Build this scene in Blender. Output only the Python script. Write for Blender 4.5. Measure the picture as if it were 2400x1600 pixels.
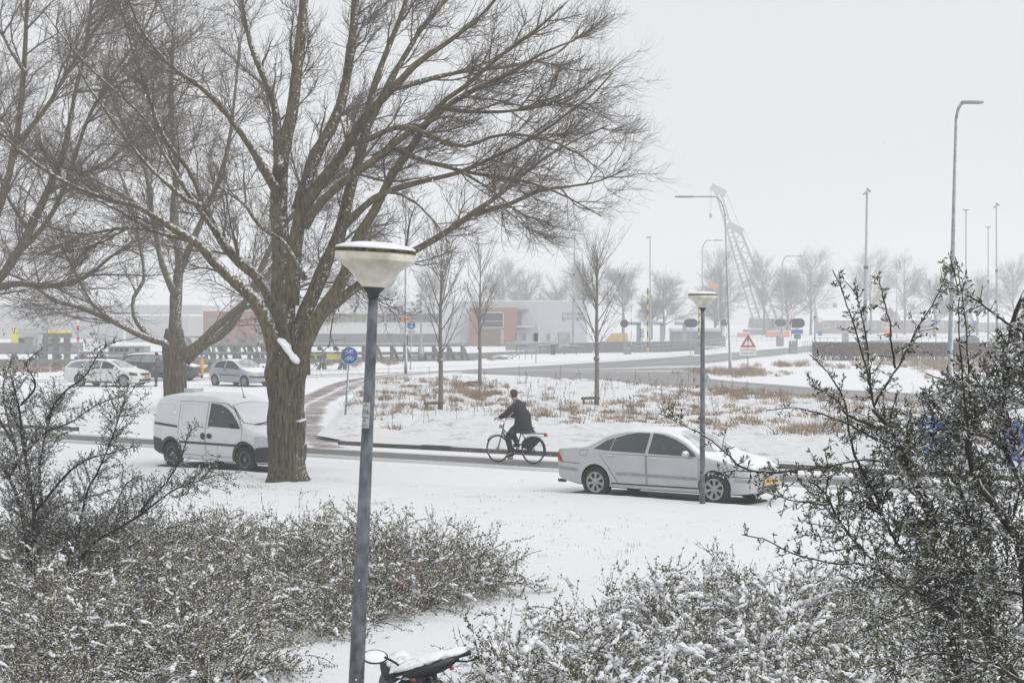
import bpy, bmesh, math, random
import numpy as np
from mathutils import Vector, Matrix
from mathutils.bvhtree import BVHTree

SC = bpy.context.scene
for o in list(bpy.data.objects):
    bpy.data.objects.remove(o)
COL = SC.collection

# ------------------------------------------------------------------ camera, sky, sun, exposure
FPX, CAMZ, HORIZON = 4100.0, 3.66, 744.0
PITCH = math.atan((800.0 - HORIZON) / FPX)
cam_data = bpy.data.cameras.new('camera')
cam_data.sensor_width = 36.0
cam_data.lens = FPX / 2400.0 * 36.0
cam_data.clip_start, cam_data.clip_end = 0.1, 3000.0
cam = bpy.data.objects.new('camera', cam_data)
COL.objects.link(cam)
cam.location = (0, 0, CAMZ)
cam.rotation_euler = (math.pi / 2 - PITCH, 0, 0)
SC.camera = cam

SUN_EL, SUN_AZ = math.radians(42), math.radians(125)
world = bpy.data.worlds.new('World')
SC.world = world
world.use_nodes = True
wn, wl = world.node_tree.nodes, world.node_tree.links
wn.clear()
w_out = wn.new('ShaderNodeOutputWorld')
w_bg = wn.new('ShaderNodeBackground')
w_sky = wn.new('ShaderNodeTexSky')
w_sky.sky_type = 'NISHITA'
w_sky.sun_disc = False
w_sky.sun_elevation, w_sky.sun_rotation = SUN_EL, SUN_AZ
w_sky.dust_density, w_sky.air_density = 6.0, 1.0
w_hsv = wn.new('ShaderNodeHueSaturation')
w_hsv.inputs['Saturation'].default_value = 0.10
w_mix = wn.new('ShaderNodeMix')            # closed cloud deck: an even pale grey over what little of the clear sky comes through
w_mix.data_type = 'RGBA'
w_mix.inputs['Factor'].default_value = 0.88
w_mix.inputs['B'].default_value = (9.55, 9.70, 10.0, 1)
w_bg.inputs['Strength'].default_value = 0.085
wl.new(w_sky.outputs['Color'], w_hsv.inputs['Color'])
wl.new(w_hsv.outputs['Color'], w_mix.inputs['A'])
wl.new(w_mix.outputs['Result'], w_bg.inputs['Color'])
wl.new(w_bg.outputs[0], w_out.inputs['Surface'])

sun_data = bpy.data.lights.new('sun', 'SUN')
sun_data.energy = 1.5
sun_data.angle = math.radians(50)
sun_data.color = (1.0, 0.985, 0.96)
sun = bpy.data.objects.new('sun', sun_data)
COL.objects.link(sun)
_sd = Vector((math.sin(SUN_AZ) * math.cos(SUN_EL), math.cos(SUN_AZ) * math.cos(SUN_EL), math.sin(SUN_EL)))
sun.rotation_euler = _sd.to_track_quat('Z', 'Y').to_euler()

SC.view_settings.view_transform = 'Standard'
SC.view_settings.look = 'None'
SC.view_settings.exposure = 0.07
SC.view_settings.gamma = 1.0
SC.view_settings.use_curve_mapping = False
SC.render.engine = 'CYCLES'
SC.cycles.use_denoising = True
SC.cycles.volume_bounces = 3
SC.cycles.max_bounces = 8
SC.cycles.diffuse_bounces = 3
SC.cycles.transparent_max_bounces = 8
SC.render.use_motion_blur = False
HAZE = 0.0019

# ------------------------------------------------------------------ pixel -> place
_R, _U = Vector((1, 0, 0)), Vector((0, math.sin(PITCH), math.cos(PITCH)))
_F = Vector((0, math.cos(PITCH), -math.sin(PITCH)))
def ray(px, py):
    return _F + _R * ((px - 1200.0) / FPX) + _U * ((800.0 - py) / FPX)
def G(px, py, z=0.0):
    "point of height z seen at photo pixel (px, py)"
    d = ray(px, py)
    t = (z - CAMZ) / d.z
    return Vector((d.x * t, d.y * t, z))
def P(px, py, Y):
    "point at distance Y seen at photo pixel (px, py)"
    d = ray(px, py)
    t = Y / d.y
    return Vector((d.x * t, Y, CAMZ + d.z * t))
# ------------------------------------------------------------------ mesh helpers
class MB:
    def __init__(s):
        s.v, s.f, s.n = [], {}, 0
    def add(s, V, F, mi=0):
        V = np.asarray(V, dtype=np.float64).reshape(-1, 3)
        if isinstance(F, np.ndarray):
            s.f.setdefault((F.shape[1], mi), []).append(F + s.n)
        else:
            for f in F:
                s.f.setdefault((len(f), mi), []).append(np.array([f]) + s.n)
        s.v.append(V); s.n += len(V)
    def mesh(s, name, mats, smooth=False):
        me = bpy.data.meshes.new(name)
        if not s.n:
            return me
        V = np.concatenate(s.v).astype(np.float32)
        me.vertices.add(len(V)); me.vertices.foreach_set('co', V.ravel())
        loops, starts, totals, mi, c = [], [], [], [], 0
        for (k, m), lst in s.f.items():
            F = np.concatenate(lst)
            loops.append(F.ravel()); n = len(F)
            starts.append(c + np.arange(n) * k); totals.append(np.full(n, k)); mi.append(np.full(n, m)); c += n * k
        L = np.concatenate(loops).astype(np.int32)
        me.loops.add(len(L)); me.loops.foreach_set('vertex_index', L)
        st = np.concatenate(starts).astype(np.int32)
        me.polygons.add(len(st))
        me.polygons.foreach_set('loop_start', st)
        me.polygons.foreach_set('loop_total', np.concatenate(totals).astype(np.int32))
        me.polygons.foreach_set('material_index', np.concatenate(mi).astype(np.int32))
        me.polygons.foreach_set('use_smooth', np.full(len(st), bool(smooth)))
        me.update(calc_edges=True); me.validate()
        for m in (mats if isinstance(mats, (list, tuple)) else [mats]):
            me.materials.append(m)
        return me
    def build(s, name, mats, parent=None, smooth=False):
        return obj(name, s.mesh(name, mats, smooth), parent)

def obj(name, data, parent=None):
    o = bpy.data.objects.new(name, data)
    COL.objects.link(o)
    if parent is not None:
        o.parent = parent
    return o
def tag(o, label=None, cat=None, group=None, kind=None):
    if label: o['label'] = label
    if cat: o['category'] = cat
    if group: o['group'] = group
    if kind: o['kind'] = kind
    return o
def thing(name, label, cat, loc=(0, 0, 0), rz=0.0, group=None):
    o = bpy.data.objects.new(name, None)
    COL.objects.link(o)
    o.empty_display_size = 0.2
    o.location = loc; o.rotation_euler = (0, 0, rz)
    return tag(o, label, cat, group)
def copy_tree(o, parent=None):
    c = o.copy(); COL.objects.link(c); c.parent = parent
    for ch in list(o.children):
        copy_tree(ch, c)
    return c
def dup(root, loc, rz=0.0, label=None, group=None, scale=None):
    r = copy_tree(root)
    r.location = loc; r.rotation_euler = (0, 0, rz)
    if scale: r.scale = (scale,) * 3
    if label: r['label'] = label
    if group: r['group'] = group
    return r

BOXF = np.array([[0, 3, 2, 1], [4, 5, 6, 7], [0, 1, 5, 4], [1, 2, 6, 5], [2, 3, 7, 6], [3, 0, 4, 7]])
def box(mb, lo, hi, M=None, mi=0):
    x0, y0, z0 = lo; x1, y1, z1 = hi
    V = np.array([[x0, y0, z0], [x1, y0, z0], [x1, y1, z0], [x0, y1, z0], [x0, y0, z1], [x1, y0, z1], [x1, y1, z1], [x0, y1, z1]], float)
    if M is not None:
        A = np.array(M); V = V @ A[:3, :3].T + A[:3, 3]
    mb.add(V, BOXF, mi)
def beam(mb, p, q, w, h=None, up=(0, 0, 1), mi=0):
    h = w if h is None else h
    p, q = np.array(p, float), np.array(q, float)
    t = q - p; L = np.linalg.norm(t); t = t / L
    u = np.array(up, float)
    if abs(t @ u) > 0.98: u = np.array((1.0, 0, 0))
    s = np.cross(t, u); s /= np.linalg.norm(s); u = np.cross(s, t)
    V = []
    for c in (p, q):
        for a, b in ((-1, -1), (1, -1), (1, 1), (-1, 1)):
            V.append(c + s * a * w / 2 + u * b * h / 2)
    mb.add(np.array(V), np.array([[0, 1, 2, 3], [7, 6, 5, 4], [0, 4, 5, 1], [1, 5, 6, 2], [2, 6, 7, 3], [3, 7, 4, 0]]), mi)
def tubes(mb, Pts, R, S=4, cap=True, mi=0):
    "batch of N tubes with K points: Pts (N,K,3), R (N,K)"
    Pts = np.asarray(Pts, float); R = np.asarray(R, float)
    N, K, _ = Pts.shape
    if N == 0: return
    T = np.gradient(Pts, axis=1)
    T /= np.linalg.norm(T, axis=2, keepdims=True) + 1e-12
    mean = Pts[:, -1] - Pts[:, 0]; mean /= np.linalg.norm(mean, axis=1, keepdims=True) + 1e-12
    ref = np.where(np.abs(mean[:, 2:3]) > 0.8, np.array([[1.0, 0.13, 0]]), np.array([[0, 0.1, 1.0]]))[:, None, :]
    A = np.cross(T, np.broadcast_to(ref, T.shape)); A /= np.linalg.norm(A, axis=2, keepdims=True) + 1e-12
    B = np.cross(A, T)
    ang = np.arange(S) * 2 * np.pi / S
    V = Pts[:, :, None, :] + R[:, :, None, None] * (np.cos(ang)[None, None, :, None] * A[:, :, None, :] + np.sin(ang)[None, None, :, None] * B[:, :, None, :])
    k = np.arange(K - 1)[:, None] * S; s = np.arange(S)[None, :]; s2 = (s + 1) % S
    q = np.stack([k + s, k + S + s, k + S + s2, k + s2], axis=-1).reshape(-1, 4)
    F = (q[None] + (np.arange(N) * K * S)[:, None, None]).reshape(-1, 4)
    mb.add(V.reshape(-1, 3), F, mi)
    if cap and S >= 3:
        base = (np.arange(N) * K * S)[:, None]
        c0 = base + np.arange(S)[None, :]; c1 = base + (K - 1) * S + np.arange(S)[None, ::-1]
        n0 = mb.n - N * K * S
        mb.f.setdefault((S, mi), []).append(np.concatenate([c0, c1]) + n0)
def tube(mb, pts, rad, S=8, mi=0):
    pts = np.array([tuple(p) for p in pts], float)
    rad = np.full(len(pts), rad, float) if np.isscalar(rad) else np.array(rad, float)
    tubes(mb, pts[None], rad[None], S, True, mi)
def lathe(mb, prof, seg=24, M=None, mi=0, cap=True):
    prof = np.array(prof, float); n = len(prof)
    a = np.arange(seg) * 2 * np.pi / seg
    V = np.stack([prof[:, 0:1] * np.cos(a), prof[:, 0:1] * np.sin(a), np.repeat(prof[:, 1:2], seg, 1)], -1).reshape(-1, 3)
    if M is not None:
        A = np.array(M); V = V @ A[:3, :3].T + A[:3, 3]
    F = [[i * seg + j, i * seg + (j + 1) % seg, (i + 1) * seg + (j + 1) % seg, (i + 1) * seg + j] for i in range(n - 1) for j in range(seg)]
    mb.add(V, np.array(F), mi)
    if cap and prof[0, 0] > 1e-4: mb.f.setdefault((seg, mi), []).append(np.arange(seg)[None, ::-1] + mb.n - n * seg)
    if cap and prof[-1, 0] > 1e-4: mb.f.setdefault((seg, mi), []).append(np.arange(seg)[None] + mb.n - seg)
def prism(mb, poly, z0, z1, M=None, mi=0):
    "extruded polygon (x,y list, counter-clockwise)"
    n = len(poly)
    V = np.array([(x, y, z0) for x, y in poly] + [(x, y, z1) for x, y in poly], float)
    if M is not None:
        A = np.array(M); V = V @ A[:3, :3].T + A[:3, 3]
    F = [tuple(range(n))[::-1], tuple(range(n, 2 * n))] + [(i, (i + 1) % n, n + (i + 1) % n, n + i) for i in range(n)]
    mb.add(V, F, mi)
_ico = bmesh.new(); bmesh.ops.create_icosphere(_ico, subdivisions=2, radius=1.0)
_ico.verts.ensure_lookup_table()
ICOV = np.array([v.co[:] for v in _ico.verts]); ICOF = np.array([[v.index for v in f.verts] for f in _ico.faces]); _ico.free()
_ico = bmesh.new(); bmesh.ops.create_icosphere(_ico, subdivisions=1, radius=1.0)
_ico.verts.ensure_lookup_table()
ICOV1 = np.array([v.co[:] for v in _ico.verts]); ICOF1 = np.array([[v.index for v in f.verts] for f in _ico.faces]); _ico.free()
def ball(mb, c, r, mi=0, lo=False):
    r = np.array(r, float) if not np.isscalar(r) else np.full(3, r)
    mb.add((ICOV1 if lo else ICOV) * r + np.array(c, float), ICOF1 if lo else ICOF, mi)
def frame(o, x, z=(0, 0, 1)):
    "matrix with local x along x, local z near z, at o"
    x = Vector(x).normalized(); z = Vector(z); y = z.cross(x).normalized(); z = x.cross(y)
    return Matrix(((x.x, y.x, z.x, o[0]), (x.y, y.y, z.y, o[1]), (x.z, y.z, z.z, o[2]), (0, 0, 0, 1)))
def smooth_line(pts, n):
    "Catmull-Rom through pts (rows of any width), n samples evenly in length"
    p = np.array([tuple(q) for q in pts], float)
    p = np.vstack([2 * p[0] - p[1], p, 2 * p[-1] - p[-2]])
    out = []
    for i in range(1, len(p) - 2):
        t = np.linspace(0, 1, 12, endpoint=False)[:, None]
        a, b, c, d = p[i - 1], p[i], p[i + 1], p[i + 2]
        out.append(0.5 * (2 * b + (c - a) * t + (2 * a - 5 * b + 4 * c - d) * t ** 2 + (3 * b - a - 3 * c + d) * t ** 3))
    out.append(p[-2][None]); q = np.vstack(out)
    s = np.concatenate([[0], np.cumsum(np.linalg.norm(np.diff(q[:, :3], axis=0), axis=1))])
    u = np.linspace(0, s[-1], n)
    return np.stack([np.interp(u, s, q[:, k]) for k in range(q.shape[1])], -1)
def text_mesh(name, txt, size, material, width=None, extrude=0.002, align='CENTER'):
    cu = bpy.data.curves.new('lettering', 'FONT')
    cu.body = txt; cu.size = size; cu.extrude = extrude; cu.align_x = align; cu.align_y = 'CENTER'; cu.resolution_u = 3
    o = bpy.data.objects.new('lettering', cu); COL.objects.link(o)
    dg = bpy.context.evaluated_depsgraph_get(); dg.update()
    me = bpy.data.meshes.new_from_object(o.evaluated_get(dg))
    bpy.data.objects.remove(o); bpy.data.curves.remove(cu)
    if width:
        xs = [v.co.x for v in me.vertices]; k = width / (max(xs) - min(xs))
        for v in me.vertices: v.co.x *= k
    me.name = name; me.materials.clear(); me.materials.append(material)
    return me
def put(o, M):
    o.matrix_local = M
    return o

# ------------------------------------------------------------------ materials
SNOW = (0.82, 0.83, 0.85)
MATS = {}
def M_(name, base, rough=0.65, var=0.18, scale=6.0, metal=0.0, snow=None, wind=None, bump=0.0, bscale=None, stretch=None, tint=None, noise_amp=0.5, nscale=9.0, spec=0.4, alpha=None, both=False, trans=0.0):
    """procedural surface: base colour broken up by noise; snow=(lo,hi) lays snow where the surface faces `wind`
    (default straight up) more than lo..hi, ragged by noise"""
    if name in MATS: return MATS[name]
    m = bpy.data.materials.new(name); m.use_nodes = True
    nt = m.node_tree; nd, lk = nt.nodes, nt.links
    b = nd['Principled BSDF']
    b.inputs['Metallic'].default_value = metal
    b.inputs['Specular IOR Level'].default_value = spec
    tc = nd.new('ShaderNodeTexCoord'); mp = nd.new('ShaderNodeMapping')
    if stretch: mp.inputs['Scale'].default_value = stretch
    lk.new(tc.outputs['Object'], mp.inputs['Vector'])
    nz = nd.new('ShaderNodeTexNoise'); nz.inputs['Scale'].default_value = scale; nz.inputs['Detail'].default_value = 5
    lk.new(mp.outputs[0], nz.inputs['Vector'])
    rp = nd.new('ShaderNodeMix'); rp.data_type = 'RGBA'
    t = tint or base
    rp.inputs['A'].default_value = tuple(min(1, c * (1 - var)) for c in base) + (1,)
    rp.inputs['B'].default_value = tuple(min(1, c * (1 + var)) for c in t) + (1,)
    mr = nd.new('ShaderNodeMapRange'); mr.inputs['From Min'].default_value = 0.32; mr.inputs['From Max'].default_value = 0.68
    lk.new(nz.outputs['Fac'], mr.inputs['Value']); lk.new(mr.outputs[0], rp.inputs['Factor'])
    col = rp.outputs['Result']
    b.inputs['Roughness'].default_value = rough
    if snow:
        ge = nd.new('ShaderNodeNewGeometry')
        dp = nd.new('ShaderNodeVectorMath'); dp.operation = 'DOT_PRODUCT'
        w = Vector(wind or (0, 0, 1)).normalized(); dp.inputs[1].default_value = w
        lk.new(ge.outputs['Normal'], dp.inputs[0])
        val = dp.outputs['Value']
        if both:
            ab = nd.new('ShaderNodeMath'); ab.operation = 'ABSOLUTE'; lk.new(val, ab.inputs[0]); val = ab.outputs[0]
        n2 = nd.new('ShaderNodeTexNoise'); n2.inputs['Scale'].default_value = nscale; n2.inputs['Detail'].default_value = 4
        lk.new(tc.outputs['Object'], n2.inputs['Vector'])
        ma = nd.new('ShaderNodeMath'); ma.operation = 'MULTIPLY_ADD'
        ma.inputs[1].default_value = noise_amp * 2; ma.inputs[2].default_value = -noise_amp
        lk.new(n2.outputs['Fac'], ma.inputs[0])
        ad = nd.new('ShaderNodeMath'); ad.operation = 'ADD'; lk.new(val, ad.inputs[0]); lk.new(ma.outputs[0], ad.inputs[1])
        ms = nd.new('ShaderNodeMapRange'); ms.inputs['From Min'].default_value = snow[0]; ms.inputs['From Max'].default_value = snow[1]
        lk.new(ad.outputs[0], ms.inputs['Value'])
        mx = nd.new('ShaderNodeMix'); mx.data_type = 'RGBA'; mx.inputs['B'].default_value = SNOW + (1,)
        lk.new(ms.outputs[0], mx.inputs['Factor']); lk.new(col, mx.inputs['A']); col = mx.outputs['Result']
        mrg = nd.new('ShaderNodeMapRange'); mrg.inputs['To Min'].default_value = rough; mrg.inputs['To Max'].default_value = 0.8
        lk.new(ms.outputs[0], mrg.inputs['Value']); lk.new(mrg.outputs[0], b.inputs['Roughness'])
        if metal:
            mm = nd.new('ShaderNodeMapRange'); mm.inputs['To Min'].default_value = metal; mm.inputs['To Max'].default_value = 0
            lk.new(ms.outputs[0], mm.inputs['Value']); lk.new(mm.outputs[0], b.inputs['Metallic'])
    lk.new(col, b.inputs['Base Color'])
    if trans:
        b.inputs['Transmission Weight'].default_value = trans
    if bump:
        bz = nd.new('ShaderNodeTexNoise'); bz.inputs['Scale'].default_value = bscale or scale; bz.inputs['Detail'].default_value = 6
        lk.new(mp.outputs[0], bz.inputs['Vector'])
        bp = nd.new('ShaderNodeBump'); bp.inputs['Strength'].default_value = 1.0; bp.inputs['Distance'].default_value = bump
        lk.new(bz.outputs['Fac'], bp.inputs['Height']); lk.new(bp.outputs[0], b.inputs['Normal'])
    MATS[name] = m
    return m

def road_mat(name, bare, lines, edge=0.25, cover=0.45, along=0.02, across=2.2, brick=None, width=8.0, bias=0.0):
    """snowed-over paving on a ribbon (UV: u metres along, v metres across): wheel lanes listed in `lines` as
    (v centre, half width, bareness) are scraped down to the paving in long streaks"""
    m = bpy.data.materials.new(name); m.use_nodes = True
    nt = m.node_tree; nd, lk = nt.nodes, nt.links; b = nd['Principled BSDF']
    uv = nd.new('ShaderNodeUVMap'); uv.uv_map = 'UVMap'
    sp = nd.new('ShaderNodeSeparateXYZ'); lk.new(uv.outputs[0], sp.inputs[0])
    def math_(op, a, c=None, d=None):
        n = nd.new('ShaderNodeMath'); n.operation = op
        for i, x in enumerate((a, c, d)):
            if x is None: continue
            if isinstance(x, (int, float)): n.inputs[i].default_value = x
            else: lk.new(x, n.inputs[i])
        return n.outputs[0]
    # wandering lanes
    wz = nd.new('ShaderNodeTexNoise'); wz.inputs['Scale'].default_value = 0.06; wz.noise_dimensions = '1D'; lk.new(sp.outputs[0], wz.inputs['W'])
    v = math_('ADD', sp.outputs[1], math_('MULTIPLY_ADD', wz.outputs['Fac'], 1.0, -0.5))
    acc = None
    for c, hw, amt in lines:
        d = math_('ABSOLUTE', math_('SUBTRACT', v, c))
        ms = nd.new('ShaderNodeMapRange'); ms.interpolation_type = 'SMOOTHSTEP'
        ms.inputs['From Min'].default_value = hw * 1.5; ms.inputs['From Max'].default_value = hw * 0.4
        ms.inputs['To Max'].default_value = amt
        lk.new(d, ms.inputs['Value'])
        acc = ms.outputs[0] if acc is None else math_('MAXIMUM', acc, ms.outputs[0])
    mp = nd.new('ShaderNodeMapping'); mp.inputs['Scale'].default_value = (along, across, 1); lk.new(uv.outputs[0], mp.inputs['Vector'])
    st = nd.new('ShaderNodeTexNoise'); st.inputs['Scale'].default_value = 2.0; st.inputs['Detail'].default_value = 6; st.inputs['Roughness'].default_value = 0.65
    lk.new(mp.outputs[0], st.inputs['Vector'])
    fine = nd.new('ShaderNodeTexNoise'); fine.inputs['Scale'].default_value = 7.0; fine.inputs['Detail'].default_value = 4; lk.new(uv.outputs[0], fine.inputs['Vector'])
    val = math_('ADD', acc, math_('MULTIPLY_ADD', st.outputs['Fac'], 1.5, -0.75))
    val = math_('ADD', val, math_('MULTIPLY_ADD', fine.outputs['Fac'], 0.30, -0.15 + bias))
    mk = nd.new('ShaderNodeMapRange'); mk.inputs['From Min'].default_value = 0.30; mk.inputs['From Max'].default_value = 0.85
    lk.new(val, mk.inputs['Value'])
    col = nd.new('ShaderNodeMix'); col.data_type = 'RGBA'
    col.inputs['A'].default_value = SNOW + (1,); col.inputs['B'].default_value = bare + (1,)
    if brick:
        bt = nd.new('ShaderNodeTexBrick'); bt.inputs['Scale'].default_value = 4.0
        bt.inputs['Color1'].default_value = bare + (1,); bt.inputs['Color2'].default_value = tuple(c * 0.8 for c in bare) + (1,)
        bt.inputs['Mortar'].default_value = brick + (1,)
        lk.new(uv.outputs[0], bt.inputs['Vector']); lk.new(bt.outputs[0], col.inputs['B'])
    lk.new(mk.outputs[0], col.inputs['Factor']); lk.new(col.outputs['Result'], b.inputs['Base Color'])
    rg = nd.new('ShaderNodeMapRange'); rg.inputs['To Min'].default_value = 0.8; rg.inputs['To Max'].default_value = 0.55
    lk.new(mk.outputs[0], rg.inputs['Value']); lk.new(rg.outputs[0], b.inputs['Roughness'])
    bp = nd.new('ShaderNodeBump'); bp.inputs['Distance'].default_value = 0.015; lk.new(val, bp.inputs['Height']); bp.invert = True
    lk.new(bp.outputs[0], b.inputs['Normal'])
    return m

def snow_ground_mat(name, patch=(0.16, 0.15, 0.11), amt=0.0, bump=0.03):
    m = bpy.data.materials.new(name); m.use_nodes = True
    nt = m.node_tree; nd, lk = nt.nodes, nt.links; b = nd['Principled BSDF']
    tc = nd.new('ShaderNodeTexCoord')
    a = nd.new('ShaderNodeTexNoise'); a.inputs['Scale'].default_value = 0.9; a.inputs['Detail'].default_value = 3
    c = nd.new('ShaderNodeTexNoise'); c.inputs['Scale'].default_value = 14; c.inputs['Detail'].default_value = 8; c.inputs['Roughness'].default_value = 0.7
    mp = nd.new('ShaderNodeMapping'); mp.inputs['Scale'].default_value = (0.5, 1.6, 1); mp.inputs['Rotation'].default_value = (0, 0, math.radians(-35))
    lk.new(tc.outputs['Object'], a.inputs['Vector']); lk.new(tc.outputs['Object'], mp.inputs[0]); lk.new(mp.outputs[0], c.inputs['Vector'])
    ml = nd.new('ShaderNodeMath'); ml.operation = 'MULTIPLY'; lk.new(a.outputs['Fac'], ml.inputs[0]); lk.new(c.outputs['Fac'], ml.inputs[1])
    mr = nd.new('ShaderNodeMapRange'); mr.inputs['From Min'].default_value = 0.335 - amt; mr.inputs['From Max'].default_value = 0.45 - amt; mr.inputs['To Max'].default_value = 0.85
    lk.new(ml.outputs[0], mr.inputs['Value'])
    mx = nd.new('ShaderNodeMix'); mx.data_type = 'RGBA'; mx.inputs['A'].default_value = SNOW + (1,); mx.inputs['B'].default_value = patch + (1,)
    lk.new(mr.outputs[0], mx.inputs['Factor']); lk.new(mx.outputs['Result'], b.inputs['Base Color'])
    b.inputs['Roughness'].default_value = 0.8; b.inputs['Specular IOR Level'].default_value = 0.2
    bp = nd.new('ShaderNodeBump'); bp.inputs['Distance'].default_value = bump; lk.new(c.outputs['Fac'], bp.inputs['Height']); lk.new(bp.outputs[0], b.inputs['Normal'])
    return m

SNOWM = M_('snow', SNOW, 0.8, 0.03, 5, bump=0.01, bscale=20, spec=0.2)
WIND = (0.62, -0.45, 0.62)
GALV = M_('galvanised_steel', (0.25, 0.28, 0.31), 0.5, 0.28, 7, metal=0.35, snow=(0.62, 1.0), wind=(0.85, -0.2, 0.35), noise_amp=0.35, nscale=14)
GALV2 = M_('grey_painted_steel', (0.30, 0.34, 0.38), 0.5, 0.12, 5, metal=0.2)
DARK = M_('dark_plastic', (0.02, 0.02, 0.022), 0.5, 0.15, 9, snow=(0.8, 1.1))
BLACK = M_('black_rubber', (0.014, 0.014, 0.015), 0.75, 0.2, 12)
CONC = M_('grey_concrete', (0.24, 0.245, 0.25), 0.85, 0.15, 3, snow=(0.7, 0.95), noise_amp=0.2)
TIMB = M_('weathered_timber', (0.18, 0.177, 0.17), 0.85, 0.3, 5, snow=(0.72, 0.92), noise_amp=0.25, stretch=(1, 1, 0.3))
WHITEP = M_('white_paint', (0.72, 0.72, 0.71), 0.5, 0.05, 5)
REDP = M_('red_paint', (0.50, 0.035, 0.04), 0.5, 0.1, 5)
BLUEP = M_('blue_sign_face', (0.02, 0.10, 0.36), 0.4, 0.08, 4)
ORANGE = M_('orange_plastic', (0.75, 0.32, 0.02), 0.45, 0.08, 4)
YELLOWP = M_('yellow_paint', (0.62, 0.43, 0.03), 0.5, 0.1, 4)
BLACKP = M_('black_paint', (0.025, 0.025, 0.027), 0.5, 0.1, 4)
GLASSD = M_('dark_window', (0.03, 0.036, 0.04), 0.15, 0.3, 1.5)
ALUM = M_('aluminium_back', (0.42, 0.43, 0.44), 0.5, 0.1, 5, metal=0.4)
BRICK = M_('haze_paled_brick', (0.27, 0.145, 0.12), 0.85, 0.15, 6)  # red brick paled and desaturated, some distance haze put into the colour
# ------------------------------------------------------------------ the ground, water, streets, kerbs
RNG = np.random.default_rng(11)
def vnoise(x, y, s, seed=0):
    "smooth value noise in about -1..1"
    x = np.asarray(x) * s + seed * 17.3; y = np.asarray(y) * s + seed * 9.1
    xi, yi = np.floor(x), np.floor(y); fx, fy = x - xi, y - yi
    fx, fy = fx * fx * (3 - 2 * fx), fy * fy * (3 - 2 * fy)
    def h(a, b):
        n = np.sin(a * 127.1 + b * 311.7 + seed * 74.7) * 43758.5453
        return (n - np.floor(n)) * 2 - 1
    return (h(xi, yi) * (1 - fx) + h(xi + 1, yi) * fx) * (1 - fy) + (h(xi, yi + 1) * (1 - fx) + h(xi + 1, yi + 1) * fx) * fy

def structure(o):
    o['kind'] = 'structure'; return o
def sheet(name, poly, z, material):
    bm = bmesh.new(); vs = [bm.verts.new((p[0], p[1], z)) for p in poly]
    f = bm.faces.new(vs); bm.normal_update()
    if f.normal.z < 0: f.normal_flip()
    bmesh.ops.triangulate(bm, faces=bm.faces[:])
    me = bpy.data.meshes.new(name); bm.to_mesh(me); bm.free(); me.materials.append(material)
    return structure(obj(name, me))
def ribbon(name, pts, width, z, material, n=60, across=4, off=0.0):
    c = smooth_line([(p[0], p[1], 0) for p in pts], n)[:, :2]
    t = np.gradient(c, axis=0); t /= np.linalg.norm(t, axis=1, keepdims=True)
    nr = np.stack([t[:, 1], -t[:, 0]], -1)
    s = np.concatenate([[0], np.cumsum(np.linalg.norm(np.diff(c, axis=0), axis=1))])
    v = np.linspace(0, width, across + 1)
    XY = c[:, None, :] + nr[:, None, :] * (v[None, :, None] - width / 2 + off)
    V = np.concatenate([XY, np.full(XY.shape[:2] + (1,), z)], -1).reshape(-1, 3)
    k = across + 1
    F = np.array([[i * k + j, i * k + j + 1, (i + 1) * k + j + 1, (i + 1) * k + j] for i in range(n - 1) for j in range(across)])
    mb = MB(); mb.add(V, F); me = mb.mesh(name, material)
    uvl = me.uv_layers.new(name='UVMap')
    UV = np.stack([np.repeat(s, k), np.tile(v, n)], -1)
    li = np.empty(len(me.loops), np.int32); me.loops.foreach_get('vertex_index', li)
    uvl.data.foreach_set('uv', UV[li].astype(np.float32).ravel())
    if me.polygons[0].normal.z < 0: me.flip_normals()
    return structure(obj(name, me))

SNOWG = snow_ground_mat('snow_covered_ground', amt=-0.03)
SNOWL = snow_ground_mat('snow_covered_lawn', (0.30, 0.29, 0.25), -0.02, 0.025)
SNOWB = snow_ground_mat('snow_over_rough_grass', (0.22, 0.17, 0.115), 0.035, 0.06)
NEAR_BANK = [(-330, 126), (-60, 126), (-30, 130), (-20, 140), (-3, 149), (-1, 172), (8, 181), (24, 190), (60, 190), (330, 176)]
FAR_BANK = [(330, 204), (60, 212), (24, 214), (8, 204), (-2, 186), (-12, 166), (-30, 154), (-60, 150), (-330, 148)]
sheet('ground', [(-330, -28)] + NEAR_BANK[::1] + [(330, -28)], -0.006, SNOWG)
sheet('far_ground', FAR_BANK + [(-330, 900), (330, 900)], -0.006, SNOWG)
WATER = M_('dark_canal_water', (0.09, 0.105, 0.11), 0.12, 0.15, 0.4, bump=0.01, bscale=2)
sheet('water', [(-330, 120), (330, 120), (330, 220), (-330, 220)], -1.4, WATER)
for nm, line in (('quay_wall', NEAR_BANK), ('quay_wall', FAR_BANK)):
    mb = MB()
    for a, b in zip(line[:-1], line[1:]):
        beam(mb, (a[0], a[1], -0.86), (b[0], b[1], -0.86), 0.5, 1.68)
    structure(mb.build(nm, CONC))

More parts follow.
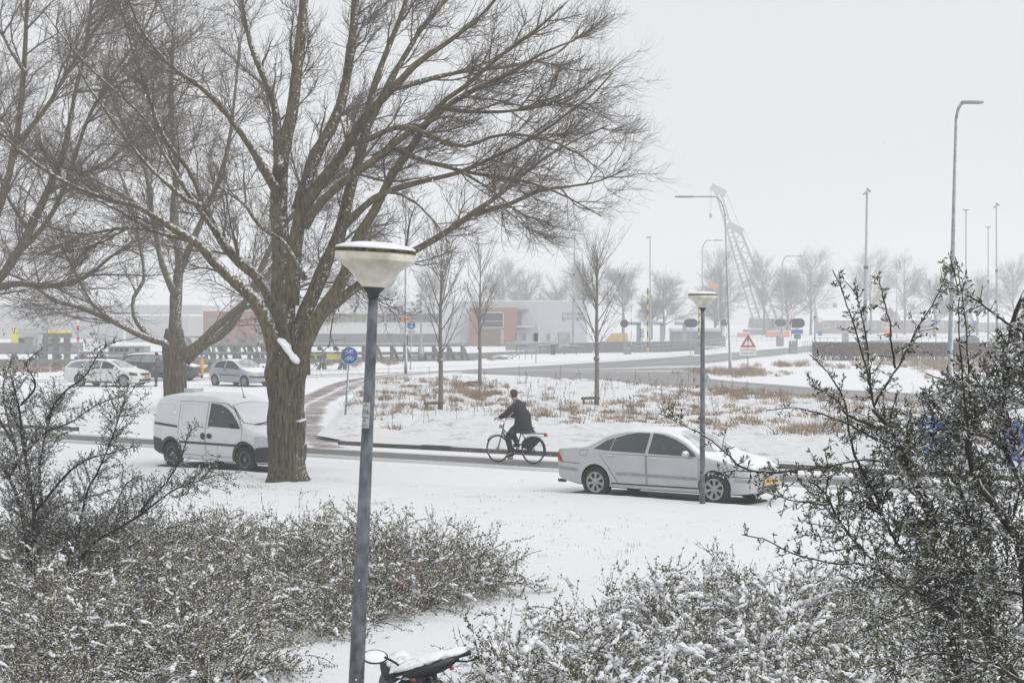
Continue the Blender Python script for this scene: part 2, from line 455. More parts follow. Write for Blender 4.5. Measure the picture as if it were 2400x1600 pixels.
# the near street: kerb line and direction, found from the kerb and the parked cars' wheels
K0 = np.array(G(855, 1046, 0)[:2]); UD = np.array((0.825, -0.565)); UD /= np.linalg.norm(UD); ND = np.array((UD[1], -UD[0]))  # ND points to the camera side
if ND[1] > 0: ND = -ND
def ST(s, v, z=0.0):
    "point s metres along the street, v metres out from the kerb towards the lawn"
    p = K0 + UD * s + ND * v
    return (p[0], p[1], z)
ASPH = (0.10, 0.097, 0.094)
STREETM = road_mat('snowed_street', ASPH, [(2.2, 0.95, 0.95), (1.2, 0.3, 0.6), (3.5, 0.4, 0.6), (5.0, 0.5, 0.22), (0.12, 0.10, 0.2)], along=0.016, across=1.6)
STREET_W = 8.35
ribbon('street', [ST(s, STREET_W / 2) for s in (-75, -40, -10, 10, 30, 55)], STREET_W, 0.0, STREETM, n=70, across=4)
# lawn in front: a little higher than the street, its snowy edge overhanging the gutter
ns, nv = 260, 150
ss = np.linspace(-34, 34, ns); vv = STREET_W - 0.06 + 34 * (np.linspace(0, 1, nv) ** 1.7)
S_, V_ = np.meshgrid(ss, vv, indexing='ij')
XY = K0 + S_[..., None] * UD + V_[..., None] * ND
wob = 0.06 * vnoise(S_, V_ * 0, 1.3, 3) + 0.03 * vnoise(S_, V_ * 0, 5.0, 4)
edge = np.clip((V_ - STREET_W + 0.06) / 0.35, 0, 1)
XY = XY + ND * (wob * (1 - edge))[..., None]
Z = 0.085 * edge ** 0.5 + edge * (0.035 * vnoise(XY[..., 0], XY[..., 1], 0.35, 1) + 0.018 * vnoise(XY[..., 0], XY[..., 1], 1.4, 2) + 0.008 * vnoise(XY[..., 0], XY[..., 1], 5.5, 5))
Z[:, 0] = -0.02
mb = MB(); idx = np.arange(ns * nv).reshape(ns, nv)
mb.add(np.concatenate([XY, Z[..., None]], -1), np.stack([idx[:-1, :-1], idx[:-1, 1:], idx[1:, 1:], idx[1:, :-1]], -1).reshape(-1, 4))
me = mb.mesh('lawn', SNOWL, True)
if me.polygons[1000].normal.z < 0: me.flip_normals()
structure(obj('lawn', me))
LAWN_Z = 0.09

# main road from the bridge, the side street along the canal, cycle paths
ROADM = road_mat('snowed_main_road', (0.20, 0.195, 0.192), [(1.9, 1.1, 1.0), (3.9, 0.8, 0.72), (6.1, 1.3, 1.0)], along=0.012, across=0.8, bias=0.28)
ribbon('road', [(64, 288), (54, 260), (39.1, 218), (22.9, 172.3), (14.6, 148), (9.6, 131), (7.4, 117), (8.4, 104), (11.3, 94), (15, 85), (20.5, 76), (28, 66), (42, 52), (60, 38)], 8.4, 0.004, ROADM, n=120)
# the wide mouth where the side street meets the road
je1 = smooth_line([tuple(G(*q)) for q in ((1035, 870.5), (1150, 863), (1300, 855), (1450, 846), (1560, 838), (1625, 832))], 50)[:, :2]
je2 = smooth_line([tuple(G(*q)) for q in ((1035, 872.5), (1120, 876), (1250, 882), (1400, 894), (1520, 905), (1680, 908))], 50)[:, :2]
JM = road_mat('snowed_junction', (0.20, 0.195, 0.192), [(1.2, 1.2, 0.95), (6.6, 1.4, 1.0), (3.0, 0.8, 0.75), (4.6, 0.5, 0.6)], along=0.014, across=0.9, bias=0.30)
mb = MB(); tv = np.linspace(0, 1, 9); JV = je1[:, None, :] * (1 - tv)[None, :, None] + je2[:, None, :] * tv[None, :, None]; idx = np.arange(450).reshape(50, 9)
mb.add(np.concatenate([JV, np.full((50, 9, 1), 0.0075)], -1), np.stack([idx[:-1, :-1], idx[1:, :-1], idx[1:, 1:], idx[:-1, 1:]], -1).reshape(-1, 4)); jme = mb.mesh('road_junction', JM)
if jme.polygons[0].normal.z < 0: jme.flip_normals()
jl = np.empty(len(jme.loops), np.int32); jme.loops.foreach_get('vertex_index', jl); js = np.concatenate([[0], np.cumsum(np.linalg.norm(np.diff(je2, axis=0), axis=1))])
jme.uv_layers.new(name='UVMap').data.foreach_set('uv', np.stack([np.repeat(js, 9), np.tile(tv * 8, 50)], -1)[jl].astype(np.float32).ravel())
structure(obj('road_junction', jme))
SIDEM = road_mat('snowed_side_street', (0.20, 0.195, 0.192), [(1.6, 0.7, 0.7), (3.2, 0.3, 0.5), (4.6, 0.9, 0.8)], along=0.012, across=1.0, bias=0.05)
ribbon('side_street', [(13, 143), (6, 131), (-3, 119.5), (-12, 110.5), (-22, 103), (-40, 99), (-80, 97), (-140, 96)], 6.6, 0.0, SIDEM, n=90)
REDBR = road_mat('snowed_brick_path', (0.155, 0.085, 0.075), [(0.9, 0.55, 0.80), (1.9, 0.5, 0.7)], along=0.35, across=0.30, brick=(0.07, 0.05, 0.05))
ribbon('cycle_path', [(-5.6, 49), (-6.6, 55), (-7.6, 62), (-8.3, 70), (-8.8, 85), (-8.9, 98), (-7.8, 109), (-4.5, 118)], 2.9, 0.008, REDBR, n=70)
PATHM = road_mat('snowed_cycle_path', (0.10, 0.095, 0.095), [(0.5, 0.12, 0.62), (1.6, 0.12, 0.58)], along=0.01, across=2.0)
ribbon('canal_path', [(-24, 113), (-14, 121), (-6, 130), (0, 139), (7.2, 148.6), (14.5, 168), (20.6, 190), (30, 224)], 2.4, 0.01, PATHM, n=80)
# bridge deck carrying the road over the canal
mb = MB(); 
beam(mb, (22.5, 180, -0.2), (38.5, 216, -0.2), 16, 0.38); structure(mb.build('bridge_deck', CONC))
deckm = MB()
c0, c1 = np.array((22.0, 178.0)), np.array((39.2, 218.0)); dd = (c1 - c0) / np.linalg.norm(c1 - c0); nn = np.array((dd[1], -dd[0]))
deckm.add([tuple(c0 - nn * 8) + (-0.002,), tuple(c0 + nn * 8) + (-0.002,), tuple(c1 + nn * 8) + (-0.002,), tuple(c1 - nn * 8) + (-0.002,)], np.array([[0, 1, 2, 3]]))
structure(deckm.build('bridge_pavement', SNOWG))

# kerb along the far side of the street, stone by stone
KERB = M_('wet_kerb_stone', (0.085, 0.075, 0.066), 0.7, 0.25, 6, snow=(0.55, 0.8), noise_amp=0.2)
kerb = structure(obj('kerb', None))
km = MB(); Mx = frame((0, 0, 0), (UD[0], UD[1], 0))
box(km, (0.006, -0.0, -0.15), (0.994, 0.15, 0.125), None); kme = km.mesh('kerb_stone', KERB)
for i in range(-30, 36):
    if -13 < i < -1: continue                                # dropped where the cycle path meets the street
    k = obj('kerb_stone', kme, kerb)
    p = ST(i, 0.0); k.location = (p[0], p[1], float(RNG.normal(0, 0.004))); k.rotation_euler = (0, 0, math.atan2(UD[1], UD[0]) + float(RNG.normal(0, 0.004)))
kb = MB(); box(kb, (0.0, -0.006, -0.1), (1.0, 0.16, 0.13)); gully = kb.build('gully_inlet', BLACKP, kerb)
p = ST(2.0, 0.0); gully.location = p; gully.rotation_euler = (0, 0, math.atan2(UD[1], UD[0]))

# planted verge between street, cycle path and main road
nearp = [G(742, 1029), ST(-0.2, -0.02), ST(3, -0.02), ST(6.5, -0.02), ST(10, -0.02), ST(16, -0.02), ST(24, -0.02), ST(40, -0.02)]
farp = [G(822, 950), G(858, 902), G(960, 886), G(1250, 886), (6.0, 98), (10.2, 86), (15.0, 77), (32, 54)]
NT, NR = 420, 170
na = smooth_line([(p[0], p[1], 0) for p in nearp], NT)[:, :2]; fa = smooth_line([(p[0], p[1], 0) for p in farp], NT)[:, :2]
t = np.linspace(0, 1, NR) ** 1.25
VXY = na[:, None, :] * (1 - t)[None, :, None] + fa[:, None, :] * t[None, :, None]
ed = np.minimum(1, np.minimum(t[None, :] * 12, (1 - t)[None, :] * 10)) * np.minimum(1, np.linspace(0, 1, NT)[:, None] * 14 + 0.02)
X_, Y_ = VXY[..., 0], VXY[..., 1]
VZ = 0.118 * (1 - np.clip((t[None, :] - 0.75) * 4, 0, 1)) + ed * (0.10 + 0.10 * vnoise(X_, Y_, 0.25, 7) + 0.10 * np.abs(vnoise(X_, Y_, 0.9, 8)) + 0.11 * np.abs(vnoise(X_, Y_, 2.2, 9)) + 0.04 * vnoise(X_, Y_, 5, 10)) * np.clip(0.25 + 0.75 * (t[None, :] * 6), 0, 1)
mb = MB(); idx = np.arange(NT * NR).reshape(NT, NR)
mb.add(np.concatenate([VXY, VZ[..., None]], -1), np.stack([idx[:-1, :-1], idx[1:, :-1], idx[1:, 1:], idx[:-1, 1:]], -1).reshape(-1, 4))
me = mb.mesh('verge', SNOWB, True)
if me.polygons[1000].normal.z < 0: me.flip_normals()
structure(obj('verge', me))
VERGE_BVH = BVHTree.FromPolygons([tuple(v.co) for v in me.vertices], [tuple(p.vertices) for p in me.polygons])
def verge_z(x, y):
    h = VERGE_BVH.ray_cast(Vector((x, y, 5)), Vector((0, 0, -1)))
    return h[0].z if h[0] else None
# bare asphalt that the parked cars kept free of snow
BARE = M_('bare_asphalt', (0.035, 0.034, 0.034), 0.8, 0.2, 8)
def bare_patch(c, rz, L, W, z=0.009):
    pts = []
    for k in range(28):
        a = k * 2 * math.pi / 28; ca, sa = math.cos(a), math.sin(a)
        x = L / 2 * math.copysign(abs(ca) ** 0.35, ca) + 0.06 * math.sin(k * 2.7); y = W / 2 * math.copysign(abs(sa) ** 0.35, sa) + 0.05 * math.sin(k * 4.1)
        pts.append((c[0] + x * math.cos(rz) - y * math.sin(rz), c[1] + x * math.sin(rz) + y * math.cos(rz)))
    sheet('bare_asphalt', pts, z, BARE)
# ------------------------------------------------------------------ bare trees
BARK = M_('mossy_bark', (0.062, 0.055, 0.029), 0.9, 0.45, 9, tint=(0.115, 0.096, 0.055), snow=(0.80, 1.1), wind=WIND, noise_amp=0.75, nscale=16, bump=0.02, bscale=7, stretch=(2.2, 2.2, 0.5))
TRUNK = M_('rough_trunk_bark', (0.034, 0.029, 0.017), 0.92, 0.5, 9, tint=(0.100, 0.083, 0.048), snow=(1.0, 1.4), wind=(0.86, -0.2, 0.40), noise_amp=0.9, nscale=30, bump=0.09, bscale=8, stretch=(2.6, 2.6, 0.35))
TWIG = M_('grey_brown_twigs', (0.110, 0.092, 0.074), 0.9, 0.3, 4, snow=(0.92, 1.2), wind=WIND, noise_amp=0.5, nscale=12)
FARTW = M_('distant_twigs', (0.085, 0.078, 0.072), 0.95, 0.2, 1, snow=(0.95, 1.3), noise_amp=0.4)
SEEDS = M_('dry_seed_bunches', (0.085, 0.055, 0.042), 0.9, 0.4, 20)

def unit(a):
    return a / (np.linalg.norm(a, axis=-1, keepdims=True) + 1e-9)
def resample(lines, K):
    return np.stack([smooth_line(l, K) for l in lines])      # rows x,y,z,r
def grow(rng, PP, PR, n, length, ang, K, rad, up=0.0, out=0.25, wig=0.12, tmin=0.2, tip=0.35, axis=None, curl=0.0, tpow=1.0, clip=None):
    """n side shoots on parent polylines PP (N,K,3) with radii PR (N,K): leave at `ang` from the parent, run `length`,
    bend towards up, away from the stem axis, and turn upwards again at the tip by curl"""
    N, Kp, _ = PP.shape
    plen = np.linalg.norm(np.diff(PP, axis=1), axis=2).sum(1)
    i = rng.choice(N, n, p=plen / plen.sum())
    t = tmin + (1 - tmin) * rng.random(n) ** tpow
    f = t * (Kp - 1); a = np.minimum(f.astype(int), Kp - 2); w = (f - a)[:, None]
    pos = PP[i, a] * (1 - w) + PP[i, a + 1] * w
    tan = unit(PP[i, a + 1] - PP[i, a]); pr = PR[i, a] * (1 - w[:, 0]) + PR[i, a + 1] * w[:, 0]
    rv = unit(rng.normal(size=(n, 3))); per = unit(rv - tan * (rv * tan).sum(1, keepdims=True))
    A = np.radians(rng.uniform(ang[0], ang[1], n))[:, None]
    d = tan * np.cos(A) + per * np.sin(A)
    L = rng.uniform(length[0], length[1], n) * (1.15 - 0.55 * t)
    st = (L / (K - 1))[:, None]
    Q = np.empty((n, K, 3)); Q[:, 0] = pos
    for k in range(1, K):
        o = np.zeros((n, 3))
        if axis is not None:
            o = pos - np.array(axis); o[:, 2] *= 0.3; o = unit(o)
        zz = np.zeros((n, 3)); zz[:, 2] = up + curl * (k / (K - 1)) ** 1.5
        d = unit(d + (o * out + zz + rng.normal(size=(n, 3)) * wig) * (3.0 / K))
        Q[:, k] = Q[:, k - 1] + d * st
    r0 = np.minimum(pr * 0.7, rng.uniform(rad[0], rad[1], n))
    R = r0[:, None] * np.linspace(1, tip, K)[None]
    if clip is not None:
        keep = clip(Q[:, -1]); Q, R = Q[keep], R[keep]
    return Q, R

def limbs_px(spec, Y0, ppm, S0=0.80):
    """limb traced as (px, py, depth offset, half width px) -> x,y,z,r"""
    out = []
    for l in spec:
        rows = []
        for px, py, dy, hw in l:
            p = P(px, py, Y0 + dy); rows.append((p.x, p.y, p.z, hw * S0 / ppm * (Y0 + dy) / Y0))
        out.append(rows)
    return out

def big_tree(name, label, limbs, trunkline, axis, seed, n1, n2, n3, l1, l2, l3, base_flare=None, r3=(0.004, 0.0065), seeds=0, up=(0.10, 0.02, 0.0), curl=(0.1, 0.25, 0.5), group=None, clip=None, loc=None, extra=None):
    rng = np.random.default_rng(seed)
    root = thing(name, label, 'tree', loc, group=group)
    off = np.array(loc)
    LL = resample(limbs, 22); LP, LR = LL[..., :3], LL[..., 3]
    tr = MB()
    T = smooth_line(trunkline, 90)
    # trunk: lumpy, with bulges and root flare
    S = 84; ang = np.arange(S) * 2 * np.pi / S
    ring = []
    for k, (x, y, z, r) in enumerate(T):
        h = z - T[0][2]
        rr = r * (1 + 0.26 * np.exp(-h / 0.20) * (1 + 0.7 * np.cos(3 * ang + 0.6) + 0.3 * np.cos(5 * ang)) + 0.035 * np.sin(5 * ang + h * 2) + 0.03 * np.sin(9 * ang - h * 3.1) + 0.05 * vnoise(1.5 * np.cos(ang), 1.5 * np.sin(ang) + h * 1.6, 1.0, seed) - 0.075 * np.abs(vnoise(9 * np.cos(ang), 9 * np.sin(ang) + h * 0.9, 1.0, seed + 1)) - 0.035 * np.abs(vnoise(17 * np.cos(ang) + h, 17 * np.sin(ang) + h * 2.5, 1.0, seed + 2)) + 0.04)
        ring.append(np.stack([x + rr * np.cos(ang), y + rr * np.sin(ang), np.full(S, z)], -1))
    V = np.array(ring); n = len(V); idx = np.arange(n * S).reshape(n, S)
    F = np.stack([idx[:-1], np.roll(idx, -1, 1)[:-1], np.roll(idx, -1, 1)[1:], idx[1:]], -1).reshape(-1, 4)
    tr.add(V - off, F); tr.f.setdefault((S, 0), []).append(idx[-1][None] + tr.n - n * S)
    trunk = tr.build('trunk', TRUNK, root, True)
    lb = MB()
    big = LR.max(1) > 0.09
    LPw = LP + np.cumsum(rng.normal(0, 0.006, LP.shape), axis=1) * np.minimum(1, np.arange(22) / 5)[None, :, None]
    for i in range(len(LP)):
        tubes(lb, (LPw[i] - off)[None], (LR[i] * (1 + 0.06 * rng.normal(size=22)))[None], 12 if big[i] else 8)
    limbs_o = lb.build('limbs', BARK, root, True)
    A1, R1 = grow(rng, LPw, LR, n1, l1, (22, 55), 9, (0.014, 0.036), up[0], 0.22, 0.40, 0.18, 0.3, axis, curl[0])
    A2, R2 = grow(rng, A1, R1, n2, l2, (25, 65), 7, (0.006, 0.011), up[1], 0.20, 0.42, 0.1, 0.45, axis, curl[1])
    # limb ends break up into finer wood as well
    A3, R3 = grow(rng, A2, R2, n3, l3, (22, 65), 5, r3, up[2], 0.16, 0.40, 0.1, 0.6, axis, curl[2], clip=clip)
    A4, R4 = grow(rng, A1, R1, n3 // 5, l3, (25, 60), 5, r3, up[2], 0.25, 0.28, 0.1, 0.6, axis, curl[2], clip=clip)
    cr = MB()
    tubes(cr, A1 - off, R1, 5, False); tubes(cr, A2 - off, R2, 4, False); tubes(cr, A3 - off, R3, 3, False); tubes(cr, A4 - off, R4, 3, False)
    crown = cr.build('crown', TWIG, root)
    if seeds:
        sb = MB(); tips = A3[rng.choice(len(A3), seeds)][:, -1]
        for p in tips:
            k = rng.integers(4, 9)
            for _ in range(k):
                q = p + rng.normal(0, 0.035, 3) - np.array((0, 0, rng.uniform(0.02, 0.14)))
                d = rng.normal(0, 1, 3); d[2] *= 0.4; d = d / np.linalg.norm(d) * 0.016
                h = np.array((0, 0, -rng.uniform(0.05, 0.09)))
                sb.add(np.array([q - d, q + d, q + d * 0.8 + h, q - d * 0.8 + h]) - off, np.array([[0, 1, 2, 3]]))
        sb.build('seed_bunches', SEEDS, root)
    return root, limbs_o

k_ = 1.0204
def px_limb(pts, d0, d1, w0, w1, s=k_, bow=0.0):
    n = len(pts)
    return [(x * s, y * s, d0 + (d1 - d0) * i / (n - 1) + bow * math.sin(math.pi * i / (n - 1)), w0 + (w1 - w0) * (i / (n - 1)) ** 0.7) for i, (x, y) in enumerate(pts)]
# main tree in front of the van: every large limb traced, each with its own lean towards or away from the street
Y1 = G(676, 1137).y
PPM1 = FPX / Y1
main_limbs = [
 px_limb([(637, 850), (625, 775), (596, 705), (560, 662), (504, 612), (462, 562), (430, 540), (385, 512), (318, 470), (235, 448), (130, 400), (20, 315), (-60, 250)], 0, -2.6, 27, 3, 1.0204),
 px_limb([(650, 740), (622, 690), (596, 640), (540, 592), (508, 547), (488, 511), (466, 455), (440, 390), (380, 312), (330, 180), (285, 40), (262, -60)], 0.1, 2.4, 22, 3),
 px_limb([(650, 850), (650, 700), (646, 600), (640, 540), (637, 470), (640, 410), (650, 330), (664, 290), (678, 200), (690, 90), (702, -30), (712, -160)], 0.15, 0.8, 40, 10),
 px_limb([(640, 445), (610, 395), (575, 338), (520, 262), (455, 196), (388, 150), (322, 66), (285, -20)], 0.1, -2.0, 17, 3),
 px_limb([(642, 400), (638, 330), (630, 238), (600, 160), (578, 100), (560, 10), (545, -90)], 0.2, 2.2, 17, 4),
 px_limb([(470, 470), (430, 460), (360, 400), (300, 330), (250, 260), (190, 170), (150, 60)], -1.0, -3.0, 9, 2),
 px_limb([(500, 540), (430, 440), (380, 360), (330, 270), (240, 190), (170, 120), (100, 30)], 0.8, 3.0, 9, 2),
 px_limb([(450, 555), (380, 540), (300, 525), (200, 540), (110, 520), (30, 470)], -0.9, -2.4, 9, 2),
 px_limb([(690, 860), (692, 745), (720, 675), (748, 606), (780, 538), (800, 455), (820, 385), (842, 310), (852, 235), (880, 150), (930, 30), (955, -70)], 0, 1.6, 30, 5),
 px_limb([(688, 840), (705, 780), (745, 705), (785, 645), (812, 556), (860, 476), (898, 398), (938, 342), (1000, 247), (1056, 202), (1150, 122), (1230, 66), (1300, 0)], -0.1, -1.4, 27, 2.5),
 px_limb([(668, 700), (680, 560), (700, 470), (758, 392), (800, 335), (836, 270), (900, 205), (952, 146), (990, 118), (1040, 84), (1106, 34), (1150, -20)], 0.1, -0.6, 24, 4),
 px_limb([(700, 520), (732, 470), (800, 408), (868, 360), (936, 306), (988, 279), (1040, 231), (1090, 204), (1174, 163), (1250, 120), (1320, 95)], -0.2, -2.2, 16, 2.5),
 px_limb([(690, 480), (718, 374), (764, 289), (790, 204), (810, 68), (818, -60), (822, -150)], 0.4, 2.2, 24, 8),
 px_limb([(790, 520), (836, 474), (886, 440), (970, 415), (1056, 394), (1124, 364), (1208, 323), (1276, 279), (1360, 215), (1408, 165)], -0.4, -2.6, 13, 2),
 px_limb([(740, 720), (810, 665), (880, 615), (960, 572), (1036, 527), (1086, 492), (1140, 455), (1180, 422), (1244, 370), (1312, 330), (1400, 290)], 0.1, 1.8, 17, 2),
 px_limb([(1090, 492), (1160, 472), (1240, 438), (1300, 432), (1370, 420), (1440, 395)], 1.1, 0.2, 9, 1.5),
 px_limb([(800, 330), (846, 320), (900, 295), (950, 296), (1004, 322), (1066, 338), (1140, 312), (1230, 315), (1320, 350), (1380, 400)], -0.3, -2.8, 11, 2),
 px_limb([(860, 360), (905, 343), (955, 362), (1040, 386), (1140, 406), (1208, 416), (1300, 450), (1380, 495)], -0.4, -2.4, 10, 2),
 px_limb([(900, 205), (960, 190), (1060, 165), (1180, 150), (1280, 120), (1330, 60)], -0.4, 1.8, 10, 2),
 px_limb([(840, 300), (900, 180), (960, 80), (1040, -20), (1090, -90)], 1.2, 2.4, 12, 3),
 px_limb([(1000, 247), (1100, 260), (1200, 255), (1300, 230), (1370, 180)], -1.0, -2.4, 8, 1.5),
 px_limb([(700, 640), (655, 560), (600, 520), (560, 470), (500, 430)], -0.3, -1.8, 10, 3),
 px_limb([(880, 440), (930, 450), (990, 500), (1030, 560)], -0.8, -1.6, 6, 2),
 px_limb([(812, 556), (850, 580), (800, 640), (770, 720), (760, 800)], -0.6, -1.4, 6, 1.5),
 px_limb([(1060, 395), (1120, 430), (1180, 480), (1220, 530)], -1.6, -2.0, 5, 1.5),
]
trunk_main = [tuple(G(676, 1137)[:2]) + (0.0, 0.44)]
b0 = G(676, 1137)
for py, hw in ((1100, 47), (1050, 45), (985, 48.5), (950, 45), (900, 48), (872, 54), (845, 48), (800, 40), (760, 34)):
    p = P(671 + (1137 - py) * 0.0 + (2 if py < 880 else 0), py, b0.y); trunk_main.append((p.x, p.y, p.z, hw * 0.89 / PPM1))
main_root, _ = big_tree('willow_tree', 'big bare tree with mossy leaning limbs beside the white van', limbs_px(main_limbs, b0.y, PPM1), trunk_main, (b0.x, b0.y, 5.0), 5,
         300, 2500, 16500, (0.8, 2.1), (0.5, 1.2), (0.28, 0.70), r3=(0.0040, 0.0060), loc=(b0.x, b0.y, LAWN_Z - 0.09), up=(0.05, -0.05, 0.0), curl=(0.15, 0.35, 0.7))
# snow lying in the crotch and on the old pruning cuts of the trunk
sn = MB(); rg = np.random.default_rng(3)
def lump(mb, c, ax, r, seed):
    V = ICOV * np.array(r) * (1 + 0.4 * vnoise(ICOV[:, 0] * 2 + ICOV[:, 2], ICOV[:, 1] * 2, 1.5, seed))[:, None]
    A = np.array(frame((0, 0, 0), ax))[:3, :3]
    mb.add(V @ A.T + np.array(c), ICOF)
off0 = Vector((b0.x, b0.y, LAWN_Z - 0.09))
for px, py, dy, ax, r in ((680, 826, -0.41, (0.62, 0, -0.75), (0.30, 0.07, 0.075)), (666, 806, -0.40, (0.62, 0, -0.75), (0.16, 0.08, 0.09)), (694, 842, -0.41, (0.7, 0, -0.7), (0.15, 0.07, 0.085)), (706, 985, -0.36, (1, 0, 0.35), (0.13, 0.09, 0.03))):
    sn = MB(); lump(sn, P(px, py, b0.y + dy) - off0, ax, r, int(px)); sn.build('snow_cap', SNOWM, main_root, True)

sm_ = MB(); a_ = np.arange(40) * 2 * np.pi / 40; rows_ = [(0.36, 0.03), (0.52, 0.035), (0.72, 0.035), (0.95, 0.012), (1.25, -0.01)]
Vm = [(r * (1 + 0.10 * math.sin(3 * t + 1) + 0.06 * math.sin(7 * t)) * math.cos(t), r * (1 + 0.10 * math.sin(3 * t + 1)) * math.sin(t), z + 0.085 + 0.03 * math.sin(4 * t + r * 3)) for r, z in rows_ for t in a_]
sm_.add(Vm, np.array([[i * 40 + j, i * 40 + (j + 1) % 40, (i + 1) * 40 + (j + 1) % 40, (i + 1) * 40 + j] for i in range(4) for j in range(40)])); mm_ = sm_.mesh('snow_mound', SNOWL, True)
if mm_.polygons[0].normal.z < 0: mm_.flip_normals()
mo_ = structure(obj('snow_mound', mm_)); mo_.location = (b0.x, b0.y, -0.02)
# second tree, behind the van
b2 = G(411, 962); PPM2 = FPX / b2.y
limbs2 = [
 px_limb([(400, 815), (385, 790), (330, 772), (268, 742), (200, 712), (130, 690), (50, 640), (-40, 610)], 0, -2.0, 17, 3),
 px_limb([(345, 775), (312, 735), (306, 685), (330, 640), (320, 560), (300, 470), (260, 360)], -0.3, 1.0, 9, 2.5),
 px_limb([(404, 830), (402, 760), (404, 680), (412, 600), (400, 500), (405, 380), (395, 230), (400, 60)], 0, 0.6, 24, 5),
 px_limb([(420, 820), (450, 795), (500, 750), (545, 712), (590, 668), (640, 600), (690, 520), (740, 430)], 0, -1.6, 17, 3),
 px_limb([(425, 830), (470, 790), (520, 760), (560, 700), (600, 620), (640, 540), (700, 470), (790, 400), (880, 380)], 0.2, 2.4, 17, 3),
 px_limb([(405, 640), (440, 560), (480, 470), (520, 360), (540, 220), (550, 90)], 0.2, 1.2, 12, 3),
 px_limb([(403, 680), (370, 600), (350, 500), (330, 380), (270, 260), (230, 140)], 0, -1.8, 12, 3),
 px_limb([(404, 560), (330, 480), (230, 420), (140, 380), (40, 360)], 0.2, -2.0, 9, 2),
 px_limb([(545, 712), (620, 690), (720, 650), (820, 660), (900, 690)], -0.5, -0.6, 7, 2),
 px_limb([(268, 742), (210, 690), (160, 600), (120, 520)], -1, -2.4, 8, 2),
]
trunk2 = [(b2.x, b2.y, 0, 0.50)]
for py, hw in ((930, 27), (890, 26), (850, 26), (820, 27), (800, 24), (770, 20)):
    p = P(411 - (930 - py) * 0.02, py, b2.y); trunk2.append((p.x, p.y, p.z, hw / PPM2))
big_tree('maple_tree', 'spreading bare tree hung with brown seed bunches behind the van', limbs_px(limbs2, b2.y, PPM2), trunk2, (b2.x, b2.y, 6.0), 8,
         220, 1700, 8500, (1.8, 4.0), (0.8, 2.0), (0.45, 1.0), loc=(b2.x, b2.y, 0), r3=(0.006, 0.010), seeds=1500, up=(0.05, -0.08, -0.15), curl=(0.2, 0.4, 0.9))
# third tree, its trunk just outside the picture on the left
Y3 = 52.0; PPM3 = FPX / Y3; b3 = P(-190, 800, Y3); b3.z = 0
limbs3 = [
 px_limb([(-175, 760), (-100, 705), (-30, 668), (40, 652), (105, 658), (160, 650), (205, 630), (250, 590), (300, 560)], 0, -1.0, 22, 4),
 px_limb([(-170, 760), (-80, 700), (0, 640), (60, 545), (110, 440), (140, 370), (158, 306), (175, 210), (200, 110), (215, -30)], 0, 1.0, 26, 5),
 px_limb([(30, 590), (100, 520), (150, 425), (200, 275), (260, 170), (330, 70), (370, -20)], 0.3, 2.0, 14, 3),
 px_limb([(-150, 720), (-60, 600), (0, 480), (40, 330), (60, 170), (70, 0), (75, -130)], 0, -1.2, 24, 6),
 px_limb([(40, 330), (110, 240), (180, 130), (240, 30), (270, -60)], -0.6, -2.6, 11, 3),
 px_limb([(110, 440), (200, 400), (300, 330), (380, 270), (440, 180)], 0.3, -1.4, 9, 2),
 px_limb([(60, 170), (10, 90), (-40, 0), (-60, -100)], -1.0, -1.6, 10, 3),
 px_limb([(-60, 600), (-130, 450), (-170, 280), (-190, 100)], 0, 1.0, 16, 4),
 px_limb([(175, 210), (260, 200), (340, 150), (420, 90)], 0.6, 2.4, 8, 2),
 px_limb([(60, 520), (10, 430), (-20, 300), (-10, 190)], 0.4, 2.2, 10, 2),
]
trunk3 = [(b3.x, b3.y, 0, 0.5)]
for z, r in ((0.6, 0.44), (1.5, 0.42), (2.5, 0.43), (3.2, 0.40), (3.7, 0.32)):
    trunk3.append((b3.x + 0.03 * z, b3.y, z, r))
big_tree('willow_tree', 'bare tree with dense twigs, its trunk left of the seed-hung tree', limbs_px(limbs3, Y3, PPM3, 0.58), trunk3, (b3.x, Y3, 6.5), 21,
         200, 1700, 9500, (1.8, 3.6), (0.8, 1.8), (0.4, 0.95), loc=(b3.x, b3.y, 0), r3=(0.005, 0.0082), up=(0.1, 0.02, 0.0), curl=(0.15, 0.25, 0.5))

